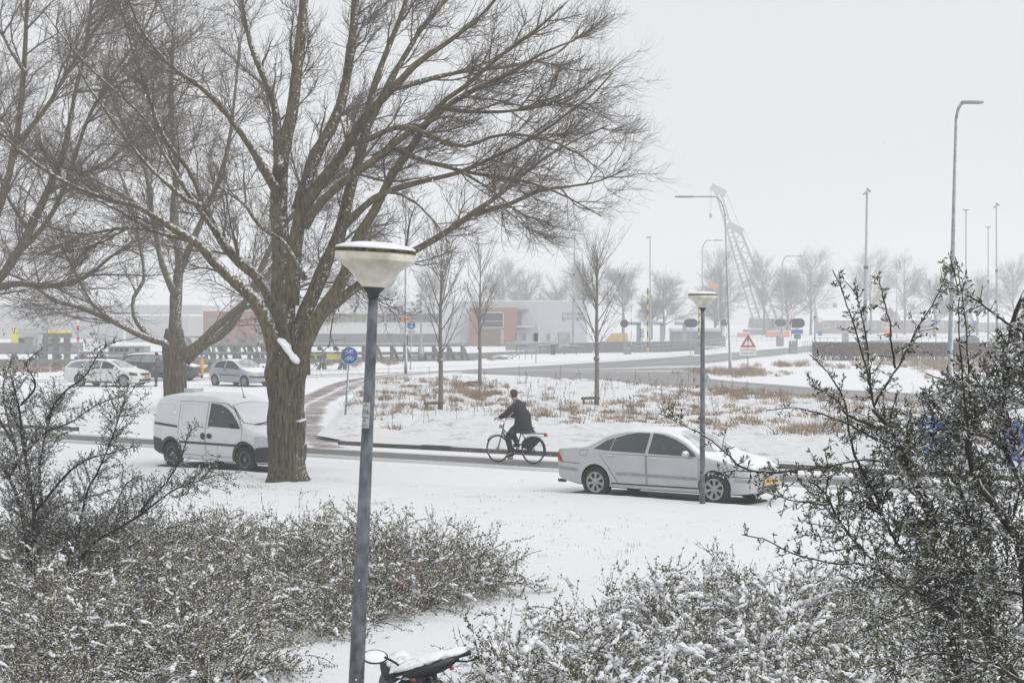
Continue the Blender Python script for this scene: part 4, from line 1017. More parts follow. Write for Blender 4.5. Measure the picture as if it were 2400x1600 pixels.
VAN = dict(cat='van', paint=VANP, axles=(1.358, -1.358), arch=0.355, r=0.315, tw=0.185, rr=0.20, halfw=0.84, track=0.725, wheel=(0, 'steel', M_('worn_steel_rim', (0.13, 0.13, 0.135), 0.5, 0.2, 9, metal=0.4)), mirror=(1.12, 0.85, 1.11), mirror_mat=DARK, handles=(), rc=0.16, crown=0.045,
  top=[(-2.13, 0.44), (-2.125, 0.9), (-2.10, 1.35), (-2.05, 1.58), (-1.95, 1.71), (-1.75, 1.77), (-1.2, 1.815), (-0.5, 1.825), (0.05, 1.80), (0.42, 1.72), (0.70, 1.60), (1.36, 1.13), (1.5, 1.06), (1.85, 0.96), (2.00, 0.86), (2.08, 0.70), (2.11, 0.55), (2.12, 0.40)],
  bot=[(-2.13, 0.36), (-1.9, 0.30), (-1.3, 0.22), (0, 0.20), (1.7, 0.20), (2.0, 0.22), (2.12, 0.28)],
  plan=[(-2.13, 0.68), (-2.11, 0.75), (-2.02, 0.80), (-1.8, 0.825), (-0.8, 0.84), (1.0, 0.84), (1.55, 0.82), (1.78, 0.75), (1.95, 0.62), (2.07, 0.46), (2.12, 0.32)],
  belt=[(-2.13, 1.0), (1.2, 1.0), (2.12, 0.85)], tum=[(-2.13, 0.14), (-0.4, 0.15), (0.2, 0.24), (0.9, 0.34), (1.3, 0.5), (2.12, 0.9)], extra=van_extra,
  panels=[trimr(VW1), glaz('door_window', VW1, VG),
    ('windscreen', [(0.70, -0.58), (0.67, 0), (0.70, 0.58), (1.22, 0.70), (1.36, 0.4), (1.39, 0), (1.36, -0.4), (1.22, -0.70)], 'T', VWS, dict(off=0.006)),
    ('windscreen_seal', [(0.70, -0.58), (0.67, 0), (0.70, 0.58), (1.22, 0.70), (1.36, 0.4), (1.39, 0), (1.36, -0.4), (1.22, -0.70)], 'T', BLACKP, dict(off=0.004, ring=-0.02)),
    seam([(-0.02, 1.62), (-0.02, 0.33), (1.06, 0.33), (1.27, 0.70), (1.30, 1.02), (1.10, 1.24), (0.82, 1.47), (0.55, 1.60)]), seam([(-0.04, 1.62), (-0.04, 0.33), (-0.90, 0.33), (-1.06, 0.75), (-1.06, 1.62)]),
    ('cargo_panel', [(-0.15, 1.55), (-0.15, 1.05), (-0.96, 1.05), (-0.94, 1.55)], RL, M_('panel_crease', (0.45, 0.46, 0.48), 0.5, 0.05, 3), dict(ring=0.010, off=0.003)),
    ('cargo_panel', [(-1.25, 1.52), (-1.25, 1.05), (-1.88, 1.08), (-1.86, 1.52)], RL, M_('panel_crease', (0.45, 0.46, 0.48)), dict(ring=0.010, off=0.003)),
    ('door_rail', [(-1.09, 0.965), (-2.11, 1.02), (-2.11, 1.08), (-1.09, 1.02)], RL, VBUMP, dict(off=0.004)),
    ('side_moulding', [(1.22, 0.60), (-1.0, 0.60), (-1.02, 0.655), (1.22, 0.655)], RL, VBUMP, dict(off=0.010)),
    ('door_pull', [(-0.12 + 0.09 * math.cos(a), 0.80 + 0.085 * math.sin(a)) for a in np.linspace(0, 2 * math.pi, 18, endpoint=False)], RL, VBUMP, dict(off=0.01)),
    ('door_pull', [(0.12 + 0.10 * math.cos(a), 0.81 + 0.065 * math.sin(a)) for a in np.linspace(0, 2 * math.pi, 18, endpoint=False)], RL, VBUMP, dict(off=0.01)),
    ('fuel_cap', [(-1.80 + 0.08 * math.cos(a), 0.83 + 0.08 * math.sin(a)) for a in np.linspace(0, 2 * math.pi, 18, endpoint=False)], RL, M_('panel_crease', (0.45, 0.46, 0.48)), dict(ring=0.010, off=0.003)),
    ('wheel_arch_trim', lip_band(1.358, 0.355, 0.415, 0.33), RL, VBUMP, dict(off=0.012, step=0.05)), ('wheel_arch_trim', lip_band(-1.358, 0.355, 0.415, 0.33), RL, VBUMP, dict(off=0.012, step=0.05)),
    ('front_bumper', [(1.66, 0.24), (2.09, 0.28), (2.09, 0.62), (1.95, 0.62), (1.72, 0.60)], RL, VBUMP, dict(off=0.014, step=0.05)), ('front_bumper', [(-0.62, 0.26), (0.62, 0.26), (0.62, 0.62), (-0.62, 0.62)], 'F', VBUMP, dict(off=0.016, step=0.05)),
    ('rear_bumper', [(-1.72, 0.28), (-2.13, 0.37), (-2.13, 0.73), (-1.70, 0.66), (-1.66, 0.5)], RL, VBUMP, dict(off=0.016, step=0.05)), ('rear_bumper', [(-0.72, 0.37), (0.72, 0.37), (0.72, 0.70), (-0.72, 0.70)], 'B', VBUMP, dict(off=0.016, step=0.06)),
    ('head_light', [(-0.30, 0.63), (0.10, 0.63), (0.10, 0.80), (-0.10, 0.87), (-0.30, 0.85)], 'FR', LAMPC, dict(off=0.008, step=0.04)), ('head_light', [(0.30, 0.63), (-0.10, 0.63), (-0.10, 0.80), (0.10, 0.87), (0.30, 0.85)], 'FL', LAMPC, dict(off=0.008, step=0.04)),
    ('tail_light', [(-2.12, 0.80), (-2.06, 0.80), (-2.06, 1.25), (-2.12, 1.25)], RL, LAMPR, dict(off=0.004, step=0.05))])
vc = (G(406, 1093) + G(574, 1109)) / 2; RZV = math.atan2(-0.65, 0.76); vc = Vector((vc.x - math.sin(RZV) * 0.77, vc.y + math.cos(RZV) * 0.77, 0))
make_car('delivery_van', 'white panel van with black mouldings and snowed windscreen behind the big tree', (vc.x, vc.y, 0.012), RZV, VAN)
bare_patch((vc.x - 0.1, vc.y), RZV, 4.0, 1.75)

# --- white estate
WHP = M_('white_car_paint', (0.64, 0.635, 0.62), 0.35, 0.05, 3, snow=(0.85, 1.05), noise_amp=0.15, nscale=4)
LG = glass('pale_car_glass', (0.20, 0.235, 0.245), (0.85, 1.2), 0.4, 3)
def circ(x, z, r, n=16): return [(x + r * math.cos(a), z + r * math.sin(a)) for a in np.linspace(0, 2 * math.pi, n, endpoint=False)]
EW1 = [(0.02, 0.97), (1.06, 0.95), (0.80, 1.10), (0.50, 1.24), (0.26, 1.315), (0.02, 1.35)]
EW2 = [(-1.02, 0.98), (-0.06, 0.97), (-0.06, 1.37), (-0.6, 1.37), (-0.94, 1.34)]
EW3 = [(-2.12, 1.03), (-1.08, 0.985), (-1.0, 1.33), (-1.5, 1.30), (-1.85, 1.22)]
def estate_extra(root, bvh):
    for s in (-1, 1):
        rb = MB(); tube(rb, [(0.15, s * 0.58, 1.43), (0.0, s * 0.58, 1.49), (-1.6, s * 0.58, 1.48), (-1.75, s * 0.58, 1.42)], 0.02, 6); rb.build('roof_rail', BLACKP, root)
    h = bvh.ray_cast(Vector((5, 0, 0.5)), Vector((-1, 0, 0)))
    plate(root, Matrix.Translation((h[0].x + 0.03, 0, 0.52)) @ frame((0, 0, 0), (0, 1, 0), (1, 0, 0)), 'XT-810-K')
ESTATE = dict(paint=WHP, axles=(1.343, -1.343), arch=0.355, r=0.325, tw=0.215, rr=0.235, halfw=0.895, track=0.775, wheel=(10, 'double', ALLOY), mirror=(0.92, 0.89, 1.0), handles=((-0.9, 0.88), (0.12, 0.87)),
  top=[(-2.45, 0.48), (-2.44, 0.72), (-2.40, 0.95), (-2.30, 1.08), (-2.12, 1.27), (-1.98, 1.38), (-1.5, 1.445), (-0.6, 1.465), (0.0, 1.445), (0.35, 1.385), (0.65, 1.27), (1.2, 1.0), (1.4, 0.955), (1.85, 0.86), (2.08, 0.76), (2.18, 0.62), (2.21, 0.48), (2.22, 0.36)],
  bot=[(-2.45, 0.36), (-2.2, 0.28), (-1.6, 0.21), (0, 0.18), (1.8, 0.18), (2.1, 0.2), (2.22, 0.26)],
  plan=[(-2.45, 0.62), (-2.42, 0.72), (-2.3, 0.80), (-2.0, 0.85), (-1.3, 0.89), (0, 0.90), (1.0, 0.895), (1.5, 0.87), (1.85, 0.80), (2.05, 0.69), (2.17, 0.54), (2.22, 0.38)],
  belt=[(-2.45, 1.0), (-1.0, 0.97), (1.0, 0.93), (2.22, 0.8)], tum=[(-2.45, 0.5), (-1.4, 0.44), (-0.5, 0.44), (0.6, 0.48), (1.2, 0.6), (2.22, 0.9)], extra=estate_extra,
  panels=[trimr(EW1), trimr(EW2), trimr(EW3), glaz('front_door_window', EW1, GLASSD), glaz('rear_door_window', EW2, LG), glaz('quarter_window', EW3, LG),
    ('windscreen', [(0.36, -0.54), (0.33, 0), (0.36, 0.54), (1.05, 0.70), (1.2, 0.4), (1.24, 0), (1.2, -0.4), (1.05, -0.70)], 'T', LG, dict(off=0.004)),
    ('rear_window', [(-0.55, 1.08), (0.55, 1.08), (0.48, 1.34), (-0.48, 1.34)], 'B', LG, dict(off=0.004)),
    seam([(-0.02, 0.92), (-0.02, 0.30), (1.03, 0.30), (1.05, 0.90)]), seam([(-0.04, 0.92), (-0.04, 0.30), (-0.82, 0.30), (-1.1, 0.65), (-1.15, 0.92)]),
    ('tail_light', [(-2.44, 0.78), (-2.30, 0.80), (-2.28, 0.98), (-2.40, 0.98)], RL, LAMPR, dict(off=0.005, step=0.04)),
    ('head_light', [(-0.34, 0.62), (0.04, 0.60), (0.04, 0.72), (-0.34, 0.78)], 'FR', GLASSD, dict(off=0.006, step=0.04)), ('head_light', [(0.34, 0.62), (-0.04, 0.60), (-0.04, 0.72), (0.34, 0.78)], 'FL', GLASSD, dict(off=0.006, step=0.04)),
    ('grille', [(-0.42, 0.60), (0.42, 0.60), (0.46, 0.72), (-0.46, 0.72)], 'F', BLACKP, dict(off=0.005)), ('air_intake', [(-0.60, 0.29), (0.60, 0.29), (0.56, 0.42), (-0.56, 0.42)], 'F', BLACKP, dict(off=0.005)),
    ('sill', [(-0.98, 0.29), (-0.98, 0.22), (1.0, 0.22), (1.0, 0.29)], RL, BLACKP, dict(off=0.003))])
rz = math.atan2(-0.33, 0.94); ec = (G(183, 905) + G(296, 907)) / 2
ec = Vector((ec.x - math.sin(rz) * 0.78, ec.y + math.cos(rz) * 0.78, 0))
make_car('estate_car', 'white estate car with roof rails parked beside the walking man', (ec.x, ec.y, 0.004), rz, ESTATE)
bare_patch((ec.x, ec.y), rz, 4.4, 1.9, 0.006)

# --- silver-blue hatchback
HBP = M_('silver_blue_paint', (0.36, 0.38, 0.43), 0.35, 0.05, 3, metal=0.35, snow=(0.72, 0.95), noise_amp=0.15, nscale=4)
HW1 = [(-0.32, 0.95), (0.88, 0.92), (0.66, 1.06), (0.38, 1.205), (0.10, 1.30), (-0.30, 1.325)]
HW2 = [(-1.22, 0.99), (-0.42, 0.96), (-0.40, 1.335), (-0.85, 1.31), (-1.15, 1.22)]
def hatch_extra(root, bvh):
    h = bvh.ray_cast(Vector((5, 0, 0.4)), Vector((-1, 0, 0)))
    plate(root, Matrix.Translation((h[0].x + 0.03, 0, 0.37)) @ frame((0, 0, 0), (0, 1, 0), (1, 0, 0)), '')
HATCH = dict(paint=HBP, axles=(1.22, -1.22), arch=0.325, r=0.295, tw=0.185, rr=0.195, halfw=0.82, track=0.715, wheel=(5, 'star', ALLOY), mirror=(0.72, 0.82, 0.98), mirror_mat=DARK, handles=((-0.36, 0.87),), handle_mat=DARK,
  top=[(-1.84, 0.42), (-1.835, 0.62), (-1.80, 0.84), (-1.68, 1.02), (-1.45, 1.24), (-1.2, 1.36), (-0.8, 1.415), (-0.25, 1.43), (0.12, 1.39), (0.45, 1.275), (1.02, 1.0), (1.18, 0.95), (1.55, 0.85), (1.80, 0.73), (1.93, 0.58), (1.98, 0.45), (1.99, 0.34)],
  bot=[(-1.84, 0.32), (-1.6, 0.24), (0, 0.19), (1.6, 0.19), (1.9, 0.22), (1.99, 0.27)],
  plan=[(-1.84, 0.56), (-1.80, 0.68), (-1.65, 0.76), (-1.3, 0.805), (-0.4, 0.825), (0.8, 0.82), (1.35, 0.795), (1.68, 0.71), (1.87, 0.58), (1.96, 0.44), (1.99, 0.32)],
  belt=[(-1.84, 1.0), (-1.0, 0.97), (0.9, 0.915), (1.99, 0.75)], tum=[(-1.84, 0.5), (-1.0, 0.46), (0.2, 0.46), (0.9, 0.55), (1.99, 0.9)], extra=hatch_extra,
  panels=[trimr(HW1), trimr(HW2), glaz('door_window', HW1, GLASSD), glaz('side_window', HW2, GLASSD),
    ('windscreen', [(0.15, -0.50), (0.12, 0), (0.15, 0.50), (0.88, 0.66), (1.02, 0.35), (1.06, 0), (1.02, -0.35), (0.88, -0.66)], 'T', LG, dict(off=0.004)),
    seam([(-0.36, 0.90), (-0.36, 0.50), (-0.22, 0.30), (0.86, 0.30), (0.90, 0.60), (0.95, 0.90)]),
    ('side_moulding', [(-0.78, 0.575), (-0.78, 0.625), (0.86, 0.60), (0.86, 0.55)], RL, DARK, dict(off=0.008)),
    ('tail_light', [(-1.80, 0.80), (-1.62, 0.86), (-1.60, 0.96), (-1.74, 0.98)], RL, LAMPR, dict(off=0.005, step=0.04)),
    ('head_light', [(-0.42, 0.64), (0.0, 0.60), (0.02, 0.68), (-0.2, 0.78), (-0.42, 0.78)], 'FR', LAMPC, dict(off=0.006, step=0.04)), ('head_light', [(0.42, 0.64), (0.0, 0.60), (-0.02, 0.68), (0.2, 0.78), (0.42, 0.78)], 'FL', LAMPC, dict(off=0.006, step=0.04)),
    ('bumper_strip', [(-0.30, 0.48), (0.3, 0.48), (0.3, 0.56), (-0.30, 0.56)], 'FR', DARK, dict(off=0.01, step=0.05)), ('bumper_strip', [(-0.5, 0.45), (0.5, 0.45), (0.5, 0.56), (-0.5, 0.56)], 'F', DARK, dict(off=0.01, step=0.05)), ('bumper_strip', [(0.30, 0.48), (-0.3, 0.48), (-0.3, 0.56), (0.30, 0.56)], 'FL', DARK, dict(off=0.01, step=0.05))])
rz = math.atan2(-0.66, 0.75); hc = (G(497, 904) + G(582, 905)) / 2; hc = Vector((hc.x - math.sin(rz) * 0.72, hc.y + math.cos(rz) * 0.72, 0))
hatch = make_car('hatchback_car', 'silver-blue three-door hatchback between the yellow bollard and the big trunk', (hc.x, hc.y, 0.004), rz, HATCH)
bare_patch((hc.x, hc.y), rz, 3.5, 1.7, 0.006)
# small pale car facing us, half hidden behind the trunk
q = G(672, 887)
HATCH2 = dict(HATCH); HATCH2['paint'] = M_('pale_grey_paint', (0.50, 0.52, 0.54), 0.35, 0.05, 3, metal=0.2, snow=(0.72, 0.95), noise_amp=0.15, nscale=4)
make_car('hatchback_car', 'pale car facing the street, mostly hidden behind the big trunk', (q.x, q.y + 1, 0.004), math.atan2(-0.97, 0.25), HATCH2)
# dark car passing behind the estate
DKP = M_('dark_car_paint', (0.045, 0.05, 0.058), 0.3, 0.1, 3, snow=(0.60, 0.85), noise_amp=0.12, nscale=4)
EST2 = dict(ESTATE); EST2['paint'] = DKP; EST2['mirror_mat'] = DARK
EST2['top'] = [(x, z * (1.10 if z > 0.5 else 1)) for x, z in ESTATE['top']]; EST2['extra'] = hatch_extra
EST2['panels'] = [(nm, [(u, v * 1.10) for u, v in poly] if sides in (RL, 'B') and 'window' in nm and nm != 'rear_window' else poly, sides, LG if 'window' in nm and 'trim' not in nm else m_, kw) for nm, poly, sides, m_, kw in ESTATE['panels']]
EST2['belt'] = [(x, z * 1.10) for x, z in ESTATE['belt']]
q = G(372, 893)
make_car('passing_car', 'dark car with snow on its roof passing behind the white estate', (q.x, q.y + 1.2, 0.006), math.atan2(-0.16, 0.98), EST2)
# cars far off at the end of the hedge
q = P(2262, 800, 232); o = make_car('far_car', 'dark car far off behind the hedge between two thin masts', (q.x, 232, 0), math.radians(170), dict(HATCH, paint=DKP))
# ------------------------------------------------------------------ lamps, signs, masts
LENS = M_('grimy_lamp_bowl', (0.50, 0.47, 0.38), 0.35, 0.22, 5, tint=(0.62, 0.60, 0.54), bump=0.004, bscale=60)
LICHEN = M_('lichened_rim', (0.012, 0.012, 0.012), 0.8, 0.5, 28, tint=(0.07, 0.055, 0.015))
POLE = M_('mottled_galvanised_pole', (0.075, 0.082, 0.09), 0.55, 0.30, 16, tint=(0.135, 0.15, 0.168), metal=0.3, stretch=(1, 1, 0.5), bump=0.001, snow=(1.05, 1.5), wind=(0.9, -0.3, 0.2), noise_amp=0.5, nscale=30)
def bowl_lamp(label, base, top_z, lean, sticker=False):
    """post-top lamp: tapering galvanised pole, dark cup, faceted cone bowl, rim with a cap of snow"""
    root = thing('post_top_lamp', label, 'street lamp', base)
    lx, ly = lean; H = top_z - base[2]; r0, r1 = (0.062, 0.031) if sticker else (0.056, 0.036)
    rim = H; bowl0 = H - 0.262
    pb = MB(); zs = np.linspace(0, bowl0 - 0.06, 14); tube(pb, [(lx * z / H, ly * z / H, z) for z in zs], [r0 - (r0 - r1) * z / H for z in zs], 20); pole = pb.build('pole', POLE, root, True)
    T = Matrix.Translation((lx * (H - 0.15) / H, ly * (H - 0.15) / H, 0)) @ Matrix.Rotation(math.atan2(lx, H), 4, 'Y')
    hd = lambda prof, seg=36: (lambda m: (lathe(m, [(r, z) for r, z in prof], seg, Matrix.Translation((lx, ly, H)) @ Matrix.Rotation(math.atan2(lx, H) * 0.6 + (0.03 if sticker else 0), 4, 'Y') @ Matrix.Translation((0, 0, -H))), m)[1])(MB())
    hd([(0.036, bowl0 - 0.075), (0.040, bowl0 - 0.045), (0.080, bowl0), (0.060, bowl0 + 0.005)]).build('cup', BLACKP, root, True)
    hd([(0.062, bowl0 + 0.001), (0.078, bowl0 + 0.006), (0.18, rim - 0.142), (0.268, rim - 0.082), (0.276, rim - 0.072), (0.275, rim - 0.02)], 40).build('lamp_bowl', LENS, root, False)
    hd([(0.20, rim - 0.022), (0.279, rim - 0.024), (0.281, rim), (0.20, rim + 0.002)]).build('rim', LICHEN, root, False)
    hd([(0.277, rim + 0.001), (0.272, rim + 0.016), (0.22, rim + 0.034), (0.12, rim + 0.050), (0.001, rim + 0.055)]).build('snow_cap', SNOWM, root, True)
    return root
nb = P(835, 1600, 12.0); hb = P(880, 585, 12.0)
kx = (hb.x - nb.x) / (hb.z - nb.z)
lampA = bowl_lamp('tall pole lamp with pale cone bowl and numbered sticker, in front of the shrubs', (hb.x - kx * (hb.z - 0.09), 12.0, 0.09), hb.z, (kx * (hb.z - 0.09), 0), True)
# number sticker wrapped on the pole
stk = MB(); zc0, zc1 = P(858, 1002, 12).z, P(858, 942, 12).z
za = np.linspace(zc0, zc1, 6); an = np.radians(np.linspace(-165, -72, 9))
def pole_xy(z, a, r):
    k = (z - 0.09); return (kx * k + r * math.cos(a), r * math.sin(a), k)
rp = lambda z: 0.062 - 0.031 * (z - 0.09) / (hb.z - 0.09) + 0.0015
V = [pole_xy(z, a, rp(z)) for z in za for a in an]
stk.add(V, np.array([[i * 9 + j, i * 9 + j + 1, (i + 1) * 9 + j + 1, (i + 1) * 9 + j] for i in range(5) for j in range(8)]))
sto = stk.build('number_sticker', M_('pale_sticker', (0.36, 0.37, 0.36), 0.5, 0.06, 6), lampA, True)
def wrap_text(txt, size, zc, width, name):
    me = text_mesh(name, txt, size, BLACKP, width, 0.0)
    for v in me.vertices:
        a = math.radians(-118) + v.co.x / 0.046; z = zc + v.co.y; q = pole_xy(z, a, rp(z) + 0.0012); v.co = q
    return obj(name, me, sto)
h_ = zc1 - zc0
wrap_text('016', 0.052, zc0 + h_ * 0.62, 0.062, 'sticker_number'); wrap_text('STORING MELDEN', 0.016, zc0 + h_ * 0.40, 0.058, 'sticker_line'); wrap_text('BEL:', 0.018, zc0 + h_ * 0.29, 0.025, 'sticker_line'); wrap_text('050 367 89 10', 0.015, zc0 + h_ * 0.10, 0.055, 'sticker_line'); wrap_text('Groningen', 0.013, zc0 + h_ * 0.88, 0.04, 'sticker_line')
fb = G(1646, 1183, 0.07); ft = P(1647, 689, fb.y)
bowl_lamp('smaller-looking pole lamp with yellowed cone bowl beside the silver saloon', (fb.x, fb.y, 0.05), ft.z, (ft.x - fb.x, 0))

LAMPHEAD = M_('lamp_head_grey', (0.27, 0.28, 0.27), 0.5, 0.15, 6, snow=(0.6, 0.9))
def arm_lamp(label, px, base_y, top_y, arm_px, Y=None, head=1.0, r=0.085, lean=0.0, group='curved street lamps along the road', droop=0.0, stub=None):
    """column curving over into an arm with a lamp head; arm_px is the head's far end (signed px)"""
    g = G(px, base_y) if Y is None else P(px, 744 + FPX * CAMZ / Y, Y); g.z = 0
    t = P(px + lean, top_y, g.y); ppm = FPX / g.y; H = t.z; dx = t.x - g.x; A = arm_px / ppm; s = 1 if A > 0 else -1; A = abs(A)
    root = thing('street_lamp', label, 'street lamp', g, group=group)
    c = MB(); zs = [0, 0.9, 0.92, H * 0.5, H - min(1.3, A * 0.6)]
    tube(c, [(dx * z / H, 0, z) for z in zs], [r * 1.35, r * 1.3, r, r * 0.8, r * 0.55], 12)
    c.build('column', GALV, root, True)
    b = min(1.3, A * 0.6); ab = MB(); pts = [(dx * (H - b) / H, 0, H - b)] + [(dx + s * b * 0.55 * (1 - math.cos(a)), 0, H - b + b * math.sin(a)) for a in np.linspace(0.3, math.pi / 2, 7)]
    xe = A - head * 0.55
    pts.append((dx + s * max(xe, b * 0.6), 0, H + droop)); tube(ab, pts, [r * 0.55] * (len(pts) - 1) + [r * 0.4], 8); ab.build('arm', GALV, root, True)
    hb_ = MB(); V = ICOV.copy(); V[:, 2] = np.where(V[:, 2] < 0, V[:, 2] * 0.75, V[:, 2]); sq = np.sign(V) * np.abs(V) ** 0.6
    hb_.add(sq * np.array((head * 0.5, 0.16 * min(1.3, head), 0.085)) + np.array((dx + s * (A - head * 0.5 + head * 0.02), 0, H + droop)), ICOF)
    hb_.build('lamp_head', LAMPHEAD, root, True)
    return root
arm_lamp('grey street lamp with long arm reaching over the road beside the warning sign', 1712, 872, 461, -117, head=1.5, lean=-14)
arm_lamp('tall grey street lamp with bent arm rising behind the berryless thorn bush', 2224, 958, 240, 63, head=0.95, r=0.11, lean=18)
arm_lamp('slim lamp with short arm behind the bowl lamp and barrier signal', 1646, 0, 563, 48, Y=190, head=1.0)
arm_lamp('thin lamp with hooked top behind the yellow and black pole', 1524, 0, 556, -10, Y=205, head=0.7, r=0.11)
arm_lamp('far lamp with arm over the bridge road', 1834, 0, 600, 55, Y=235, head=1.3, r=0.11)
arm_lamp('hazy lamp with left arm between far trees', 2102, 0, 637, -34, Y=300, head=1.4, r=0.10)
arm_lamp('faint double-reach lamp among the trees behind the floodlight mast', 2032, 0, 622, 22, Y=330, head=1.5, r=0.10)
def mast(label, px, base_Y, top_y, r=0.11, kind='flood', lean=0, name='light_mast'):
    Y = base_Y; g = P(px, 744 + FPX * CAMZ / Y, Y); g.z = 0; t = P(px + lean, top_y, Y); H = t.z
    root = thing(name, label, 'mast', g, group='tall light masts at the canal'); dx = t.x - g.x
    c = MB(); zs = [0, H * 0.55, H * 0.552, H]; tube(c, [(dx * z / H, 0, z) for z in zs], [r * 1.25, r, r * 0.72, r * 0.6], 10); c.build('column', GALV2, root, True)
    cl = MB(); lathe(cl, [(r * 1.35, H * 0.54), (r * 1.4, H * 0.56)], 12, Matrix.Translation((dx * 0.55, 0, 0))); cl.build('collar', DARK, root)
    if kind == 'flood':
        for s in (-1, 1):
            f = MB(); box(f, (-0.22, -0.18, -0.07), (0.22, 0.18, 0.07), Matrix.Translation((dx + s * 0.14, 0, H + 0.12 + 0.12 * s)) @ Matrix.Rotation(s * 0.7, 4, 'Y')); f.build('flood_lamp', LAMPHEAD, root)
    elif kind == 'cap':
        f = MB(); lathe(f, [(0.08, H - 0.05), (0.34, H + 0.02), (0.36, H + 0.09), (0.02, H + 0.15)], 16, Matrix.Translation((dx, 0, 0))); f.build('lamp_head', LAMPHEAD, root)
    return root
mast('tall stepped floodlight mast rising from the hedge', 2026, 156, 452, 0.15, 'flood', 6)
mast('thin mast with flat lamp cap just right of the tall grey lamp', 2264, 190, 493, 0.10, 'cap')
mast('thin mast with small cap, shorter of two near the picture edge', 2316, 215, 533, 0.10, 'cap')
mast('floodlight mast with crossed lamps beyond the hedge', 2337, 200, 484, 0.12, 'flood', -2)
mast('plain tall pole standing by the lettered wall', 1342, 215, 505, 0.11, 'none', 6)
mast('short lamp post with flat head beside the hedge end', 1910, 0 + 165, 668, 0.07, 'cap')
# lamp column behind the big lamp bowl, with orange boxes
q = G(951, 876); t = P(951, 452, q.y)
lr = thing('light_mast', 'grey column carrying two orange boxes beside the cycle sign', 'mast', q, group='tall light masts at the canal')
c = MB(); tube(c, [(0, 0, 0), (0, 0, 1.0), (0, 0, 1.02), (0, 0, t.z)], [0.10, 0.10, 0.085, 0.05], 12); c.build('column', GALV, lr, True)
f = MB(); lathe(f, [(0.06, t.z - 0.1), (0.25, t.z), (0.27, t.z + 0.12), (0.02, t.z + 0.2)], 16); f.build('lamp_head', LAMPHEAD, lr)
zo = P(951, 748, q.y).z
for s in (-1, 1):
    f = MB(); box(f, (s * 0.20 - 0.09, -0.12, zo - 0.17), (s * 0.20 + 0.09, 0.08, zo + 0.17)); f.build('orange_box', ORANGE, lr)
f = MB(); box(f, (0.06, -0.06, P(951, 808, q.y).z), (0.14, 0.06, P(951, 784, q.y).z)); f.build('cable_box', DARK, lr)

# ---------------- road signs
WSIGN = M_('white_sign_symbol', (0.70, 0.71, 0.72), 0.5, 0.04, 5)
def cycle_icon(mb, ox, oy, s, z, moped):
    "white pictogram of a bicycle (or moped) built of flat strips, in the sign plane"
    def ring(cx, cy, r, w):
        n = 22
        for k in range(n):
            a, b = 2 * math.pi * k / n, 2 * math.pi * (k + 1) / n
            mb.add([(ox + s * (cx + (r + e) * math.cos(t)), oy + s * (cy + (r + e) * math.sin(t)), z) for t, e in ((a, -w), (b, -w), (b, w), (a, w))], np.array([[0, 1, 2, 3]]))
    def bar(p, q, w):
        p, q = Vector(p), Vector(q); d = (q - p).normalized(); n = Vector((-d.y, d.x)) * w
        mb.add([(ox + s * v.x, oy + s * v.y, z) for v in (p - n, q - n, q + n, p + n)], np.array([[0, 1, 2, 3]]))
    ring(-0.55, -0.1, 0.34, 0.05); ring(0.55, -0.1, 0.34, 0.05)
    if moped:
        bar((-0.55, -0.1), (-0.28, 0.55), 0.06); bar((-0.42, 0.2), (-0.05, -0.1), 0.08); bar((-0.05, -0.1), (0.35, -0.05), 0.09); bar((0.1, 0.32), (0.85, 0.34), 0.10); bar((0.2, 0.3), (0.55, -0.1), 0.06); bar((-0.28, 0.55), (-0.1, 0.6), 0.05)
    else:
        bar((-0.55, -0.1), (-0.3, 0.5), 0.05); bar((-0.38, 0.3), (0.2, 0.35), 0.05); bar((-0.38, 0.3), (0.0, -0.15), 0.05); bar((0.0, -0.15), (0.25, 0.5), 0.05); bar((0.0, -0.15), (0.55, -0.1), 0.045); bar((0.2, 0.35), (0.55, -0.1), 0.045); bar((-0.3, 0.5), (-0.12, 0.56), 0.05); bar((0.12, 0.52), (0.38, 0.52), 0.06)
def cycle_sign(label, gx, gy, cx, cy, rpx, lean=True, sub=False, rot=0.0):
    g = G(gx, gy); c = P(cx, cy, g.y); ppm = FPX / g.y; r = rpx / ppm
    root = thing('cycle_path_sign', label, 'road sign', g, group='round blue cycle path signs')
    dx = c.x - g.x; m = MB(); tube(m, [(0, 0, -0.05), (dx * 0.92, 0, c.z - r * 0.9)], 0.038, 10); m.build('post', GALV, root, True)
    S = Matrix.Translation((dx, -0.05, c.z)) @ Matrix.Rotation(-0.08, 4, 'Y') @ frame((0, 0, 0), (1, 0, 0), (0, -1, 0)) @ Matrix.Rotation(rot, 4, 'Y')
    m = MB(); lathe(m, [(r, -0.012), (r, 0.0)], 40); put(m.build('sign_back', ALUM, root), S)
    m = MB(); lathe(m, [(r, 0.002), (r * 0.955, 0.003)], 40, cap=False); put(m.build('white_edge', WSIGN, root), S)
    m = MB(); lathe(m, [(r * 0.953, 0.002), (0.001, 0.0025)], 40); put(m.build('blue_face', BLUEP, root), S)
    for oy, mop in ((0.36, True), (-0.38, False)):
        m = MB(); cycle_icon(m, 0, oy * r + 0.02, r * 0.52, 0.006, mop); put(m.build('moped_symbol' if mop else 'bicycle_symbol', WSIGN, root), S)
    if sub:
        m = MB(); box(m, (-r * 0.8, -r * 2.3, -0.01), (r * 0.8, -r * 1.15, 0.004)); put(m.build('sub_plate', ALUM, root), S)
    return root
cycle_sign('round blue sign with white moped and bicycle beside the brick cycle path', 808, 988, 819, 833, 20.5)
cycle_sign('farther round blue cycle sign with plate below, beside the grey column', 962, 867, 964, 762, 10, sub=True)

